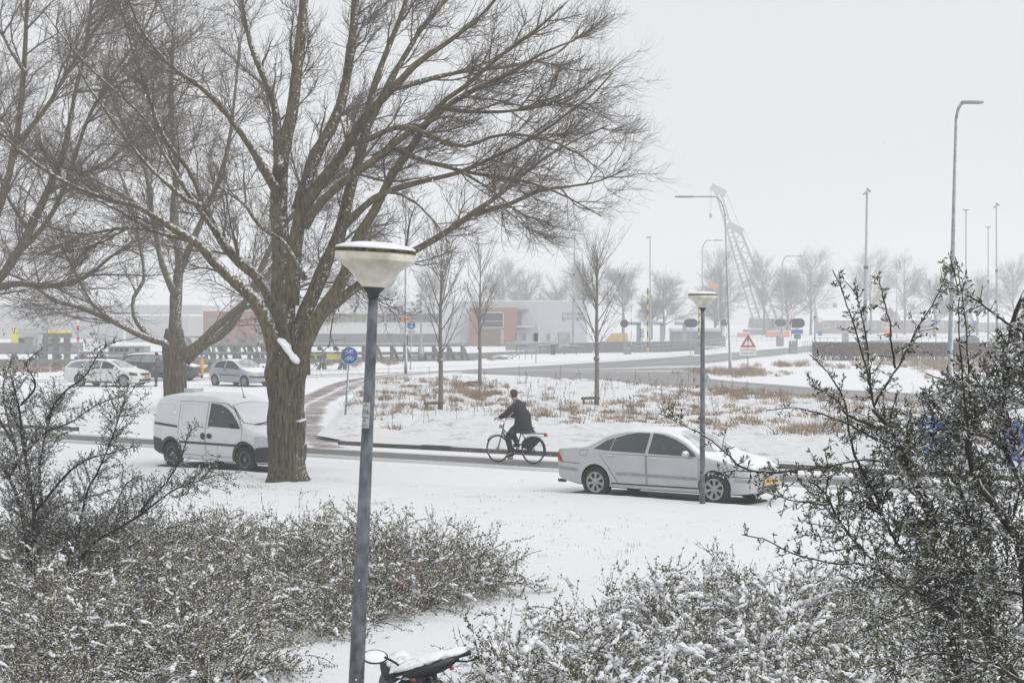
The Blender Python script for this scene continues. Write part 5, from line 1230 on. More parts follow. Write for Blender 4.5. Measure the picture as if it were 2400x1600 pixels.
# triangular warning sign with text plate
g = G(1753, 878); zt = P(1753, 783, g.y).z; ppm = FPX / g.y
root = thing('warning_sign', 'red and white triangle with exclamation mark above an automatic barriers plate', 'road sign', g)
m = MB(); tube(m, [(0, 0.04, 0), (0, 0.04, zt - 0.1)], 0.035, 10); m.build('post', GALV, root, True)
S = frame((0, -0.02, 0), (1, 0, 0), (0, -1, 0)) 
hw, zb = 18.5 / ppm, P(1753, 813.5, g.y).z
def tri(k, cz): return [(-hw * k, (zb - cz) * k + cz), (hw * k, (zb - cz) * k + cz), (0, (zt - cz) * k + cz)]
cz = zb + (zt - zb) / 3
def S2(off): return Matrix.Translation((0, -off, 0)) @ frame((0, 0, 0), (1, 0, 0), (0, -1, 0))
m = MB(); prism(m, tri(1.0, cz), 0, 0.015); put(m.build('red_border', M_('faded_red', (0.36, 0.045, 0.055), 0.5, 0.08, 4), root), S2(0.0))
m = MB(); prism(m, tri(0.60, cz), 0, 0.004); put(m.build('white_face', WHITEP, root), S2(0.016))
m = MB(); prism(m, [(-0.028, cz + 0.02), (0.028, cz + 0.02), (0.045, cz + 0.26), (0, cz + 0.30), (-0.045, cz + 0.26)], 0, 0.003); put(m.build('exclamation_bar', BLACKP, root), S2(0.021))
m = MB(); lathe(m, [(0.04, 0), (0.04, 0.003)], 16, Matrix.Translation((0, cz - 0.09, 0))); put(m.build('exclamation_dot', BLACKP, root), S2(0.021))
zp0, zp1 = P(1753, 833, g.y).z, P(1753, 815, g.y).z; pw = 19.2 / ppm
m = MB(); box(m, (-pw, zp0, 0), (pw, zp1, 0.012)); pl = put(m.build('text_plate', WHITEP, root), S2(0.0))
for tx, k, w in (('AUTOMATISCHE', 0.72, 1.86), ('SLAGBOMEN', 0.28, 1.6)):
    t = obj('plate_lettering', text_mesh('plate_lettering', tx, (zp1 - zp0) * 0.40, BLACKP, pw * w, 0.001), pl); t.location = (0, zp0 + (zp1 - zp0) * k, 0.014)

# back of a triangular sign with plate, seen from behind
g = G(1256, 851); ppm = FPX / g.y
root = thing('warning_sign', 'back of a grey triangular sign with a plate under it near the benches', 'road sign', g)
m = MB(); tube(m, [(0, 0, 0), (0.02, 0, P(1257, 760, g.y).z)], 0.035, 10); m.build('post', GALV, root, True)
z0, z1 = P(1256, 779, g.y).z, P(1256, 759, g.y).z
m = MB(); prism(m, [(-8 / ppm, z0), (8 / ppm, z0), (0, z1)], 0, 0.02); put(m.build('triangle_back', ALUM, root), S2(0.05))
z0, z1 = P(1256, 800, g.y).z, P(1256, 780, g.y).z
m = MB(); box(m, (-5 / ppm, z0, 0), (5 / ppm, z1, 0.02)); put(m.build('plate_back', DARK, root), S2(0.05))
# white plate turned sideways at the left fender wall
g = G(88, 884); ppm = FPX / g.y
root = thing('guide_sign', 'pale rectangular plate on a thin pole in front of the timber fender', 'road sign', g)
m = MB(); tube(m, [(0, 0, 0), (0, 0, P(90, 786, g.y).z)], 0.035, 10); m.build('post', GALV, root, True)
z0, z1 = P(88, 811, g.y).z, P(88, 782, g.y).z
for s in (-1, 1):
    m = MB(); beam(m, (s * 0.02, -0.06, (z0 + z1) / 2), (s * 10 / ppm, 0.06, (z0 + z1) / 2 - s * 0.05), 0.02, z1 - z0); m.build('plate', ALUM, root)
# yellow bollard with small blue sign
g = G(473, 886); ppm = FPX / g.y
root = thing('traffic_bollard', 'bright yellow-orange bollard with small blue sign beside the hatchback', 'bollard', g)
m = MB(); tube(m, [(0, 0, 0), (0, 0, 0.24)], [0.06, 0.08], 12); m.build('foot', DARK, root, True)
m = MB(); tube(m, [(0, 0, 0.22), (0, 0, 0.25), (0, 0, 1.08), (0, 0, 1.12)], [0.07, 0.10, 0.105, 0.09], 16); m.build('body', ORANGE, root, True)
m = MB(); tube(m, [(0, 0, 1.1), (0, 0, 1.35)], 0.03, 8); m.build('neck', GALV, root)
m = MB(); lathe(m, [(0.18, -0.02), (0.18, 0.02)], 24, Matrix.Translation((0, 0, 1.48)) @ Matrix.Rotation(1.2, 4, 'Z') @ Matrix.Rotation(math.pi / 2, 4, 'X')); m.build('blue_disc', BLUEP, root)
# red and white river marker
g = P(183, 842, 120); g.z = 0
root = thing('river_marker', 'thin red and white marker pole at the left fender wall', 'marker pole', g)
m = MB(); tube(m, [(0, 0, -1.4), (0, 0, P(183, 738, 120).z)], 0.06, 8); m.build('pole', GALV2, root)
for a, b, mt in ((738, 746, REDP), (746, 762, WHITEP), (762, 775, REDP), (790, 798, REDP)):
    m = MB(); tube(m, [(0, 0, P(183, b, 120).z), (0, 0, P(183, a, 120).z)], 0.085, 8); m.build('band', mt, root)
# pole with five floodlights
g = P(987, 846, 148); g.z = 0; ppm = FPX / 148
root = thing('floodlight_pole', 'grey pole with five stacked floodlights above the timber fender', 'floodlight', g)
m = MB(); tube(m, [(0, 0, 0), (0, 0, 1.2), (0, 0, 1.25), (0.0, 0, P(987, 688, 148).z)], [0.28, 0.24, 0.09, 0.07], 12); m.build('column', GALV2, root, True)
for k in range(5):
    z = P(987, 693 + k * 9, 148).z; m = MB(); box(m, (-0.42, -0.15, -0.10), (-0.02, 0.15, 0.10), Matrix.Translation((-0.02, 0, z)) @ Matrix.Rotation(-0.45 if k else 0, 4, 'Y')); m.build('floodlight', LAMPHEAD, root)
    
# ---------------- movable bridge barriers
def barrier(label, px, base_y, arm_top, sig=None, sigw=0, box_px=(0, 24), arm_px=0, cols=(REDP, WHITEP), armw=0.17):
    g = G(px, base_y); Y = g.y; ppm = FPX / Y
    root = thing('road_barrier', label, 'barrier', g, group='raised barriers at the bridge')
    m = MB(); w = box_px[1] / ppm; x0 = box_px[0] / ppm; h = 1.32
    prism(m, [(x0, -0.35), (x0 + w, -0.35), (x0 + w, 0.35), (x0, 0.35)], 0, h - 0.12); prism(m, [(x0 + 0.05, -0.35), (x0 + w - 0.12, -0.35), (x0 + w - 0.12, 0.35), (x0 + 0.05, 0.35)], h - 0.12, h)
    m.build('drive_box', CONC, root)
    m = MB(); beam(m, (x0 + w * 0.1, -0.358, 0.85), (x0 + w * 0.9, -0.358, 0.85), 0.01, 0.03); m.build('hatch_line', DARK, root)
    t = P(px, arm_top, Y).z; ax = arm_px / ppm; n = int((t - 1.0) / 0.62); z = 1.0; L = (t - 1.0) / n
    for k in range(n):
        m = MB(); beam(m, (ax, -0.45, z + k * L), (ax, -0.45, z + (k + 1) * L), armw, 0.05); m.build('arm_stripe', cols[k % 2] if n % 2 else cols[(k + 1) % 2], root)
    return root
def signal(label, px, base_y, cy, wpx, hpx, Y=None, lamps=2):
    g = G(px, base_y); ppm = FPX / g.y; c = P(px, cy, g.y)
    root = thing('barrier_signal', label, 'traffic signal', g, group='black barrier signals')
    m = MB(); tube(m, [(0, 0.08, 0), (0, 0.08, c.z)], 0.06, 10); m.build('post', GALV2, root, True)
    w, h = wpx / ppm / 2, hpx / ppm / 2
    def stadium(w, h): return [((w - h) + h * math.cos(a), h * math.sin(a)) for a in np.linspace(-math.pi / 2, math.pi / 2, 12)] + [(-(w - h) + h * math.cos(a), h * math.sin(a)) for a in np.linspace(math.pi / 2, 1.5 * math.pi, 12)]
    Mx = Matrix.Translation((0, 0, c.z)) @ frame((0, 0, 0), (1, 0, 0), (0, -1, 0))
    m = MB(); prism(m, stadium(w, h), -0.03, 0.0); put(m.build('white_edge', WHITEP, root), Mx)
    m = MB(); prism(m, stadium(w * 0.955, h * 0.92), 0.0, 0.012); put(m.build('board', BLACKP, root), Mx)
    for k in range(lamps):
        x = (k - (lamps - 1) / 2) * w * 0.85
        m = MB(); lathe(m, [(0.10, 0.012), (0.10, 0.04), (0.001, 0.05)], 16, Matrix.Translation((x, 0, 0))); put(m.build('lens', M_('dark_red_lens', (0.10, 0.02, 0.022), 0.2, 0.1, 5), root), Mx)
        m = MB(); V = [(x + 0.13 * math.cos(a), 0.13 * math.sin(a), z) for z in (0.012, 0.26) for a in np.linspace(0.35, math.pi - 0.35, 9)]
        m.add(V, np.array([[i, i + 1, i + 10, i + 9] for i in range(8)])); put(m.build('hood', DARK, root), Mx)
        m = MB(); V = [(x + 0.14 * math.cos(a), 0.14 * math.sin(a), z) for z in (0.02, 0.26) for a in np.linspace(0.5, math.pi - 0.5, 7)]
        m.add(V, np.array([[i, i + 1, i + 8, i + 7] for i in range(6)])); put(m.build('snow_cap', SNOWM, root), Mx)
    return root
barrier('raised red and white barrier behind the third young tree', 1478, 830, 657, box_px=(-14, 15), arm_px=1)
barrier('raised barrier half hidden behind the bowl lamp pole', 1640, 830, 690, box_px=(-12, 22), arm_px=2)
barrier('raised red and white barrier seen along the grey lamp column', 1702, 812, 682, box_px=(-14, 12), arm_px=0)
barrier('raised barrier with thin arm beside the far lamp over the road', 1828, 811, 715, box_px=(-8, 16), arm_px=2)
barrier('raised barrier by the blue and green signs', 1856, 829, 707, box_px=(-6, 18), arm_px=-3)
barrier('far raised barrier behind the thorn branches', 1998, 802, 712, box_px=(-24, 14), arm_px=0)
signal('single round black signal beside the first barrier', 1463, 829, 758, 20, 21, lamps=1)
signal('oval two-lamp black signal left of the bowl lamp', 1619, 829, 757, 34, 22)
signal('oval two-lamp black signal above the blue and green signs', 1868, 829, 757, 38, 23)
signal('round black signal board half behind the grey lamp column', 1697, 812, 756, 18, 18)
signal('oval signal board behind the thin raised arm', 1829, 812, 756, 28, 19)
g = G(1868, 829); Y = g.y - 0.2
root = thing('name_plates', 'small blue plate over a green plate below the oval signal', 'sign', (g.x, Y, 0))
for a, b, w, mt in ((772, 782, 13, BLUEP), (783, 794, 8, M_('green_sign', (0.02, 0.20, 0.13), 0.5, 0.1, 5))):
    ppm = FPX / Y; m = MB(); box(m, (-w / ppm, -0.02, P(0, b, Y).z), (w / ppm, 0, P(0, a, Y).z)); m.build('plate', mt, root)
m = MB(); tube(m, [(0, 0.04, 0), (0, 0.04, 2.3)], 0.04, 8); m.build('post', GALV2, root)
# yellow and black height poles
for px, by, ty, lab in ((1518, 826, 676, 'yellow and black striped pole left of the grey shed'), (1638, 822, 715, 'yellow and black striped pole behind the bowl lamp')):
    g = G(px, by); t = P(px, ty, g.y).z; root = thing('striped_pole', lab, 'marker pole', g, group='striped poles')
    n = 12; L = t / n
    for k in range(n):
        m = MB(); tube(m, [(0, 0, k * L), (0, 0, (k + 1) * L)], 0.105 if k % 2 == 0 else 0.095, 8); m.build('band', YELLOWP if k % 2 == 0 else BLACKP, root)
# small sign cluster and three-lamp signal seen edge-on
g = G(1505, 827); root = thing('boat_signal', 'cream box with three dark lamps facing sideways near the striped pole', 'traffic signal', g)
m = MB(); tube(m, [(0, 0, 0), (0, 0, 1.6)], 0.05, 8); m.build('post', GALV2, root)
m = MB(); box(m, (-0.05, -0.15, 1.55), (0.20, 0.15, 2.55)); m.build('case', M_('cream_case', (0.45, 0.45, 0.38), 0.5, 0.1, 5), root)
for k in range(3):
    m = MB(); box(m, (-0.26, -0.14, 1.68 + k * 0.3), (-0.05, 0.14, 1.84 + k * 0.3)); m.build('lamp_hood', DARK, root)
for px, Yd, lab in ((1490, 205, 'grey steel portal left of the striped pole'), (1545, 215, 'grey steel portal beside the shed'), (1598, 215, 'grey steel portal over the shed roof')):
    g = P(px, 800, Yd); z = P(px, 758, Yd).z
    root = thing('steel_portal', lab, 'portal', (g.x, Yd, 0), group='steel mooring portals')
    m = MB(); beam(m, (0.35, 0, -1.4), (0.35, 0, z), 0.45, 0.5); m.build('leg', GALV2, root)
    m = MB(); beam(m, (-0.9, 0, z), (0.6, 0, z), 0.45, 0.35); m.build('beam', GALV2, root)
# railings
def railing(label, p, q, h=1.0, n=10, rails=(0.35, 0.68, 1.0), mat_=None, r=0.03):
    p, q = Vector(p), Vector(q); root = thing('railing', label, 'railing', p, group='steel railings'); d = q - p
    for k in range(n + 1):
        m = MB(); b = d * (k / n); beam(m, b, b + Vector((0, 0, h)), r * 2.4, r * 1.2); m.build('post', mat_ or GALV2, root)
    for z in rails:
        m = MB(); tube(m, [Vector((0, 0, z * h)), d + Vector((0, 0, z * h))], r, 6); m.build('rail', mat_ or GALV2, root)
    return root
railing('steel railing running from the first barrier to the bowl lamp', G(1487, 829), G(1628, 820), 1.15, 11)
railing('steel railing between the shed and the far signal', G(1648, 824), G(1700, 816), 1.15, 6)
railing('green-grey railing from the blue sign to the hedge', G(1880, 829), G(1905, 826), 1.2, 4)
railing('low green-grey railing above the hedge', G(1905, 816), G(2400, 812), 1.2, 30, rails=(0.5, 1.0))
railing('far railing along the quay behind the benches', G(1270, 812), G(1480, 806), 1.0, 14)
railing('hazy railing on the far approach of the bridge', G(1715, 806), G(1830, 802), 1.1, 10)
# ------------------------------------------------------------------ timber fenders along the canal
def fender(label, x0, x1, Y, z_top, spacing, braces, rails, depth=0.4, zlow=-1.4, group='timber fenders in the canal', pw=0.29):
    root = thing('timber_fender', label, 'fender', (x0, Y, 0), group=group)
    n = int((x1 - x0) / spacing)
    pm = MB(); box(pm, (-pw / 2, -depth / 2, zlow), (pw / 2, depth / 2, z_top - 0.14)); pme = pm.mesh('post', TIMB)
    bm_ = MB(); beam(bm_, (0.1, 0.3, z_top - 0.25), (braces, 0.3, zlow * 0.5), 0.22, 0.24); bme = bm_.mesh('brace', TIMB)
    tm = MB(); V = ICOV * np.array((0.30, 0.05, 0.32)); 
    for k in range(n + 1):
        x = k * spacing + 0.06 * math.sin(k * 3.3); o = obj('post', pme, root); o.location = (x, 0, 0)
        if braces:
            o = obj('brace', bme, root); o.location = (x, 0, 0)
    for z, h, dy in rails:
        m = MB(); beam(m, (-0.4, dy, z), (n * spacing + 0.4, dy, z), 0.3, h); m.build('rail', TIMB, root)
    return root
fender('long low timber fender with tyre-like bolts behind the estate car', -52, -11.5, 123, 1.25, 1.55, -0.85, ((1.18, 0.16, -0.28), (0.62, 0.26, -0.28), (-0.3, 0.3, -0.28)))
X0, X1 = P(450, 800, 150).x, P(1112, 800, 150).x
fender('double-railed timber fender in front of the blue-grey building', X0, X1, 150, 1.32, 1.22, 0.8, ((1.26, 0.16, -0.3), (0.60, 0.26, -0.3), (-0.05, 0.24, -0.3)))
fender('far timber fender seen above the near one', P(440, 800, 178).x, P(680, 800, 178).x, 178, 1.75, 1.3, 0.9, ((1.68, 0.16, -0.3), (1.0, 0.26, -0.3)))
fender('short heavy timber dolphin left of the marker pole', P(104, 830, 140).x, P(166, 830, 140).x, 140, 2.3, 0.9, 0.0, ((2.25, 0.35, 0), (1.5, 0.3, 0)), pw=0.45)

# ------------------------------------------------------------------ waterway depot: long blue-grey building with brick entrance
YB = 226.0; PB = FPX / YB
def bx(px): return P(px, 744, YB).x
def bz(py): return P(1200, py, YB).z
CLAD = M_('blue_grey_cladding', (0.47, 0.49, 0.53), 0.55, 0.04, 0.6)
CLADL = M_('pale_cladding', (0.56, 0.57, 0.585), 0.55, 0.04, 0.6)
WBAND = M_('dark_window_band', (0.15, 0.155, 0.165), 0.3, 0.12, 0.5)
MULL = M_('yellow_window_frame', (0.55, 0.48, 0.10), 0.5, 0.05, 3)
dep = thing('depot_building', 'long blue-grey depot with dark window bands, brick entrance and grey lettering', 'building', (bx(1200), YB, 0))
O = Vector((bx(1200), YB, 0))
def bpart(name, px0, py1, px1, py0, mat_, y0=0.0, y1=0.12, parent=None, base=None):
    "box on the facade between pixels; y negative sticks out towards us"
    m = MB(); box(m, (bx(px0) - O.x, y0, bz(py0) if base is None else base), (bx(px1) - O.x, y1, bz(py1))); return m.build(name, mat_, parent or dep)
bpart('wall', 560, 707, 1100, 0, CLADL, 0.0, 18, base=-0.05)
bpart('wall', 1100, 706, 1376, 0, CLAD, 0.02, 18, base=-0.05)
bpart('snow_cap', 560, 704.5, 1376, 707, SNOWM, 0.1, 18)
for (a, b) in ((735, 755), (782, 803)):
    w = bpart('window_band', 640, a, 1035, b, WBAND, -0.03, 0.05)
    for k in range(12):
        x = 655 + k * 32; yel = a == 735 and k in (2, 4, 5, 6)
        m = MB(); fx0, fx1 = bx(x) - O.x, bx(x + (11 if yel else 16)) - O.x; z0, z1 = bz(b - 1.2), bz(a + 1.2); t = 0.06
        for p0, p1 in (((fx0, z0), (fx1, z0)), ((fx0, z1), (fx1, z1)), ((fx0, z0), (fx0, z1)), ((fx1, z0), (fx1, z1))):
            beam(m, (p0[0], -0.05, p0[1]), (p1[0], -0.05, p1[1]), t, t)
        m.build('window_frame', MULL if yel else M_('grey_window_frame', (0.16, 0.165, 0.175), 0.5, 0.05, 3), w)
bpart('plinth', 560, 803.5, 1100, 0, M_('concrete_plinth', (0.30, 0.31, 0.325), 0.7, 0.08, 1), -0.02, 0.05, base=-0.05)
# brick entrance block with leaning side
m = MB(); pts = [(1100, 812), (1101, 721.5), (1213, 721.5), (1205, 812)]
prism(m, [(bx(a) - O.x, bz(b) if b < 800 else -0.02) for a, b in pts], 0, 2.2, frame((0, 0, 0), (1, 0, 0), (0, -1, 0))); m.build('entrance_block', BRICK, dep)
def ent(name, a, b, c, d, mat_, off=0.06):
    m = MB(); box(m, (bx(a) - O.x, -2.2 - off, bz(d)), (bx(c) - O.x, -2.2 + 0.02, bz(b))); return m.build(name, mat_, dep)
w = ent('entrance_window', 1126, 732, 1180, 767, GLASSD, 0.04)
for a, b, c, d in ((1125, 731, 1181, 733.3), (1125, 766, 1181, 768), (1125, 731, 1127, 768), (1179, 731, 1181, 768), (1127, 752, 1180, 753.2)): 
    q = ent('window_frame', a, b, c, d, M_('pale_frame', (0.5, 0.51, 0.52), 0.5, 0.04, 3), 0.09); q.parent = w
ent('porch_recess', 1126, 772, 1174, 811, M_('brown_panel', (0.16, 0.11, 0.10), 0.7, 0.1, 2), 0.03)
ent('porch_glass', 1174, 772, 1181, 806, M_('pale_glass', (0.32, 0.35, 0.37), 0.2, 0.05, 3), 0.03)
for (a, b) in ((1206, 1211), (1223, 1234), (1246, 1253), (1280, 1290)):
    w = bpart('window', a, 781, b, 799, M_('grey_glass', (0.20, 0.23, 0.24), 0.2, 0.1, 2), -0.02, 0.06)
    m = MB(); 
    for p0, p1 in (((a, 781), (b, 781)), ((a, 799), (b, 799)), ((a, 781), (a, 799)), ((b, 781), (b, 799))): beam(m, (bx(p0[0]) - O.x, -0.03, bz(p0[1])), (bx(p1[0]) - O.x, -0.03, bz(p1[1])), 0.06)
    m.build('window_frame', CLADL, w)
bpart('balcony_door', 1213, 732, 1223, 762, M_('grey_glass', (0.20, 0.23, 0.24)), -0.02, 0.05)
bpart('canopy', 1213, 725, 1238, 729, M_('grey_window_frame', (0.16, 0.165, 0.175)), -1.2, 0.1)
bpart('balcony', 1210, 763.5, 1254, 767, CLADL, -1.3, 0.05); bpart('balcony_support', 1208, 769, 1227, 771.5, M_('grey_window_frame', (0.16, 0.165, 0.175)), -1.2, 0.05)
for k in range(6):
    m = MB(); x = bx(1211 + k * 8.6) - O.x; beam(m, (x, -1.28, bz(764)), (x, -1.28, bz(751)), 0.05); m.build('balcony_post', GALV2, dep)
m = MB(); beam(m, (bx(1211) - O.x, -1.28, bz(751)), (bx(1254) - O.x, -1.28, bz(751)), 0.05); m.build('balcony_rail', GALV2, dep)
for tx, py in (('provincie', 734.5), ('groningen', 745)):
    me = text_mesh('wall_lettering', tx, 0.72, M_('grey_letters', (0.17, 0.175, 0.19), 0.5, 0.05, 3), None, 0.02, 'LEFT')
    o = obj('wall_lettering', me, dep); put(o, Matrix.Translation((bx(1317) - O.x, -0.01, bz(py))) @ frame((0, 0, 0), (1, 0, 0), (0, -1, 0)))
m = MB(); box(m, (bx(1186) - O.x, 6, bz(706)), (bx(1198) - O.x, 7, bz(700))); au = m.build('roof_unit', CLADL, dep)
m = MB(); prism(m, [(bx(1168) - O.x, bz(706)), (bx(1186) - O.x, bz(706)), (bx(1186) - O.x, bz(703)), (bx(1177) - O.x, bz(697))], 0, 1.5, frame((0, 9, 0), (1, 0, 0), (0, -1, 0))); m.build('roof_light', M_('green_roof_light', (0.22, 0.33, 0.29), 0.5, 0.1, 2), dep)
m = MB()
for k in range(18): beam(m, (bx(985 + k * 8) - O.x, 8, bz(706)), (bx(991 + k * 8) - O.x, 8, bz(698)), 0.35, 0.1)
m.build('saw_roof', CLADL, dep)
# brick and yellow wing on the left
YW = 216.0
wg = thing('brick_hall', 'brick hall with two dark doors and a yellow gate bay behind the spreading tree', 'building', (P(480, 744, YW).x, YW, 0)); W0 = P(480, 744, YW).x
def wx(px): return P(px, 744, YW).x - W0
def wz(py): return P(1200, py, YW).z
def wpart(name, a, b, c, d, mat_, y0=-0.03, y1=0.06, base=None, parent=None):
    m = MB(); box(m, (wx(a), y0, wz(d) if base is None else base), (wx(c), y1, wz(b))); return m.build(name, mat_, parent or wg)
wpart('wall', 476, 728.5, 602, 0, BRICK, 0, 14, base=-0.05); wpart('snow_cap', 476, 726.8, 602, 728.5, SNOWM, 0.05, 14)
wpart('gate_bay', 605, 745, 640, 0, M_('yellow_bay', (0.60, 0.50, 0.14), 0.5, 0.06, 1), 0.3, 14, base=-0.05); wpart('downpipe', 602, 752, 604.5, 806, GALV2, -0.1, 0.05)
for a, c in ((519, 540), (552, 573), (486, 507)):
    d_ = wpart('door', a, 782, c, 806, M_('grey_door', (0.13, 0.135, 0.15), 0.5, 0.08, 2)); wpart('door_handle', (a + c) / 2 - 0.6, 796, (a + c) / 2 + 0.6, 800, WHITEP, -0.06, 0, parent=d_)
for a, c in ((487, 513), (556, 572)):
    wpart('window', a, 742, c, 753, M_('grey_glass', (0.20, 0.23, 0.24)))
for r in range(2):
    for c in range(2): wpart('gate_pane', 606 + c * 12, 785 + r * 7, 617 + c * 12, 790.5 + r * 7, WBAND, 0.24, 0.32)
# low quay wall, shed, boats
m = MB(); box(m, (0, 0, -1.4), (P(1405, 800, 196).x - P(1185, 800, 196).x, 0.6, P(0, 803, 196).z)); tag(m.build('retaining_wall', CONC), 'low grey concrete quay wall behind the benches', 'wall').location = (P(1185, 800, 196).x, 196, 0)
m = MB(); box(m, (0, 0, -1.4), (P(1630, 800, 200).x - P(1405, 800, 200).x, 0.6, P(0, 800, 200).z)); tag(m.build('retaining_wall', CONC), 'grey concrete abutment wall behind the steel railing', 'wall').location = (P(1405, 800, 200).x, 200, 0)
YS = 224.0; s0 = P(1576, 744, YS); root = thing('shed', 'low grey flat-roofed shed with pale fascia behind the bowl lamp', 'shed', (s0.x, YS, 0))
sw = P(1688, 744, YS).x - s0.x; hz_ = P(0, 770, YS).z
m = MB(); box(m, (0, 0, -0.05), (sw, 4, hz_ - 0.35)); m.build('wall', M_('grey_boards', (0.20, 0.205, 0.215), 0.7, 0.1, 2), root)
m = MB(); box(m, (-0.1, -0.15, hz_ - 0.35), (sw + 0.1, 4.1, hz_)); m.build('fascia', CLAD, root)
m = MB(); box(m, (-0.1, -0.15, hz_), (sw + 0.1, 4.1, hz_ + 0.09)); m.build('snow_cap', SNOWM, root)
for k in range(7):
    m = MB(); box(m, (k * sw / 7 + 0.05, -0.02, 0.2), ((k + 1) * sw / 7 - 0.05, 0.0, hz_ - 0.45)); m.build('panel', M_('grey_boards', (0.20, 0.205, 0.215)), root)
YW2 = 168.0
def boat(label, px0, px1, deck_y, Y, hull, cabin, cab, wins, mast_px=None):
    x0, x1 = P(px0, 800, Y).x, P(px1, 800, Y).x; L = x1 - x0; zd = P(0, deck_y, Y).z
    root = thing('barge', label, 'boat', (x0, Y, 0), group='boats moored in the canal')
    m = MB(); prism(m, [(0, 0.6), (0.8, 0), (L - 0.8, 0), (L, 0.6), (L, 2.8), (L - 0.8, 3.4), (0.8, 3.4), (0, 2.8)], -1.55, zd); m.build('hull', hull, root)
    a, b, ty = cab; ax, bx_ = P(a, 800, Y).x - x0, P(b, 800, Y).x - x0; zt = P(0, ty, Y).z
    m = MB(); prism(m, [(ax, 0.5), (bx_, 0.5), (bx_, 2.9), (ax, 2.9)], zd + 0.002, zt); m.build('cabin', cabin, root)
    m = MB(); prism(m, [(ax - 0.15, 0.35), (bx_ + 0.15, 0.35), (bx_ + 0.15, 3.05), (ax - 0.15, 3.05)], zt, zt + 0.10); m.build('snowy_roof', SNOWM, root)
    for (u, v, w0, w1) in wins:
        m = MB(); box(m, (P(u, 800, Y).x - x0, 0.46, P(0, w1, Y).z), (P(v, 800, Y).x - x0, 0.5, P(0, w0, Y).z)); m.build('window', GLASSD, root)
    if mast_px:
        m = MB(); x = P(mast_px, 800, Y).x - x0; tube(m, [(x, 1.7, zt), (x, 1.7, zt + 2.6)], 0.12, 8); m.build('mast', WHITEP, root)
    return root
HULLG = M_('grey_hull', (0.16, 0.165, 0.17), 0.5, 0.1, 2, snow=(0.7, 1)); CABG = M_('grey_cabin', (0.34, 0.35, 0.36), 0.5, 0.08, 2)
YELB = M_('yellow_boat', (0.62, 0.55, 0.07), 0.5, 0.08, 2); YELC = M_('yellow_green_cabin', (0.52, 0.50, 0.10), 0.5, 0.08, 2)
boat('grey barge with a row of wheelhouse windows behind the walking man', 170, 470, 836, 140, HULLG, CABG, (250, 335, 812), [(253, 262, 816, 825), (265, 275, 816, 826), (277, 287, 816, 826), (289, 298, 816, 826), (314, 324, 817, 826)], 280)
boat('yellow-green workboat half hidden behind the big trunk', 640, 815, 850, 141, YELB, YELC, (690, 790, 826), [(710, 720, 833, 846), (722, 736, 833, 846), (742, 760, 833, 846)])
# dredger pontoon with yellow cabins
Yd = 185.0; p0 = P(-40, 800, Yd); root = thing('dredger', 'hazy work pontoon with yellow machine house at the left edge', 'boat', (p0.x, Yd, 0))
for nm, a, b, c, d, mt in (('pontoon', -40, 803, 165, 830, HULLG), ('machine_house', 54, 775, 110, 790, CABG), ('yellow_block', 110, 774, 136, 792, YELB), ('yellow_block', 22, 773, 40, 803, YELB), ('grey_house', 40, 770, 54, 803, CABG), ('snowy_deck', -38, 802, 163, 803, SNOWM), ('lower_house', 40, 792, 110, 803, HULLG)):
    m = MB(); d_y = 0.0 if nm != 'snowy_deck' else 0.1; box(m, (P(a, 0, Yd).x - p0.x, d_y, P(0, d, Yd).z), (P(c, 0, Yd).x - p0.x, 5, P(0, b, Yd).z)); m.build(nm, mt, root)
# big grey sheds in the haze on the left
for a, b, ty, Yh, lab in ((-200, 470, 715, 300, 'large hazy grey hall behind the left trees'), (215, 440, 740, 262, 'lower pale hall beyond the grey barge')):
    m = MB(); z = P(0, ty, Yh).z; xa, xb = P(a, 0, Yh).x, P(b, 0, Yh).x; root = thing('hall', lab, 'building', (xa, Yh, 0))
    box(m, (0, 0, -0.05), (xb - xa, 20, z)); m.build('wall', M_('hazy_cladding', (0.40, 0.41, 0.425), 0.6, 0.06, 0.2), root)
    m = MB(); box(m, (0, 0.1, z), (xb - xa, 20, z + 0.2)); m.build('snowy_roof', SNOWM, root)

# ------------------------------------------------------------------ benches, bin, ramp rails
def bench(px0, px1, base_y, label):
    g0, g1 = G(px0, base_y), G(px1, base_y); L = g1.x - g0.x
    root = thing('park_bench', label, 'bench', g0, group='benches facing the canal')
    for x in (0.2, L - 0.2):
        m = MB(); prism(m, [(-0.06, 0), (0.06, 0), (0.06, 0.42), (0.16, 0.82), (0.10, 0.84), (-0.02, 0.44)], -0.06, 0.06, Matrix.Translation((x, 0, 0)) @ frame((0, 0, 0), (0, 1, 0), (1, 0, 0))); m.build('leg', CONC, root)
    m = MB(); beam(m, (0, 0.15, 0.45), (L, 0.15, 0.45), 0.42, 0.05); m.build('seat', TIMB, root)
    m = MB(); beam(m, (0, -0.1, 0.78), (L, -0.1, 0.78), 0.05, 0.2); m.build('backrest', TIMB, root)
    m = MB(); beam(m, (0, -0.1, 0.90), (L, -0.1, 0.90), 0.10, 0.04); m.build('snow_cap', SNOWM, root)
bench(1206, 1240, 827, 'grey park bench left of the bin by the canal')
bench(1262, 1294, 829, 'grey park bench right beside the bin by the canal')
bench(1318, 1356, 831, 'grey park bench farthest from the brick entrance')
g = G(1296, 831); root = thing('litter_bin', 'dark green litter bin between the canal benches', 'bin', g)
m = MB(); prism(m, [(-0.24, -0.22), (0.24, -0.22), (0.24, 0.22), (-0.24, 0.22)], 0, 0.9); m.build('body', M_('bin_green', (0.05, 0.085, 0.08), 0.5, 0.1, 3), root)
m = MB(); prism(m, [(-0.28, -0.25), (0.28, -0.25), (0.28, 0.25), (-0.28, 0.25)], 0.96, 1.04); m.build('lid', DARK, root)
m = MB(); box(m, (-0.24, 0.1, 0.9), (0.24, 0.2, 0.97)); m.build('lid_bracket', DARK, root)
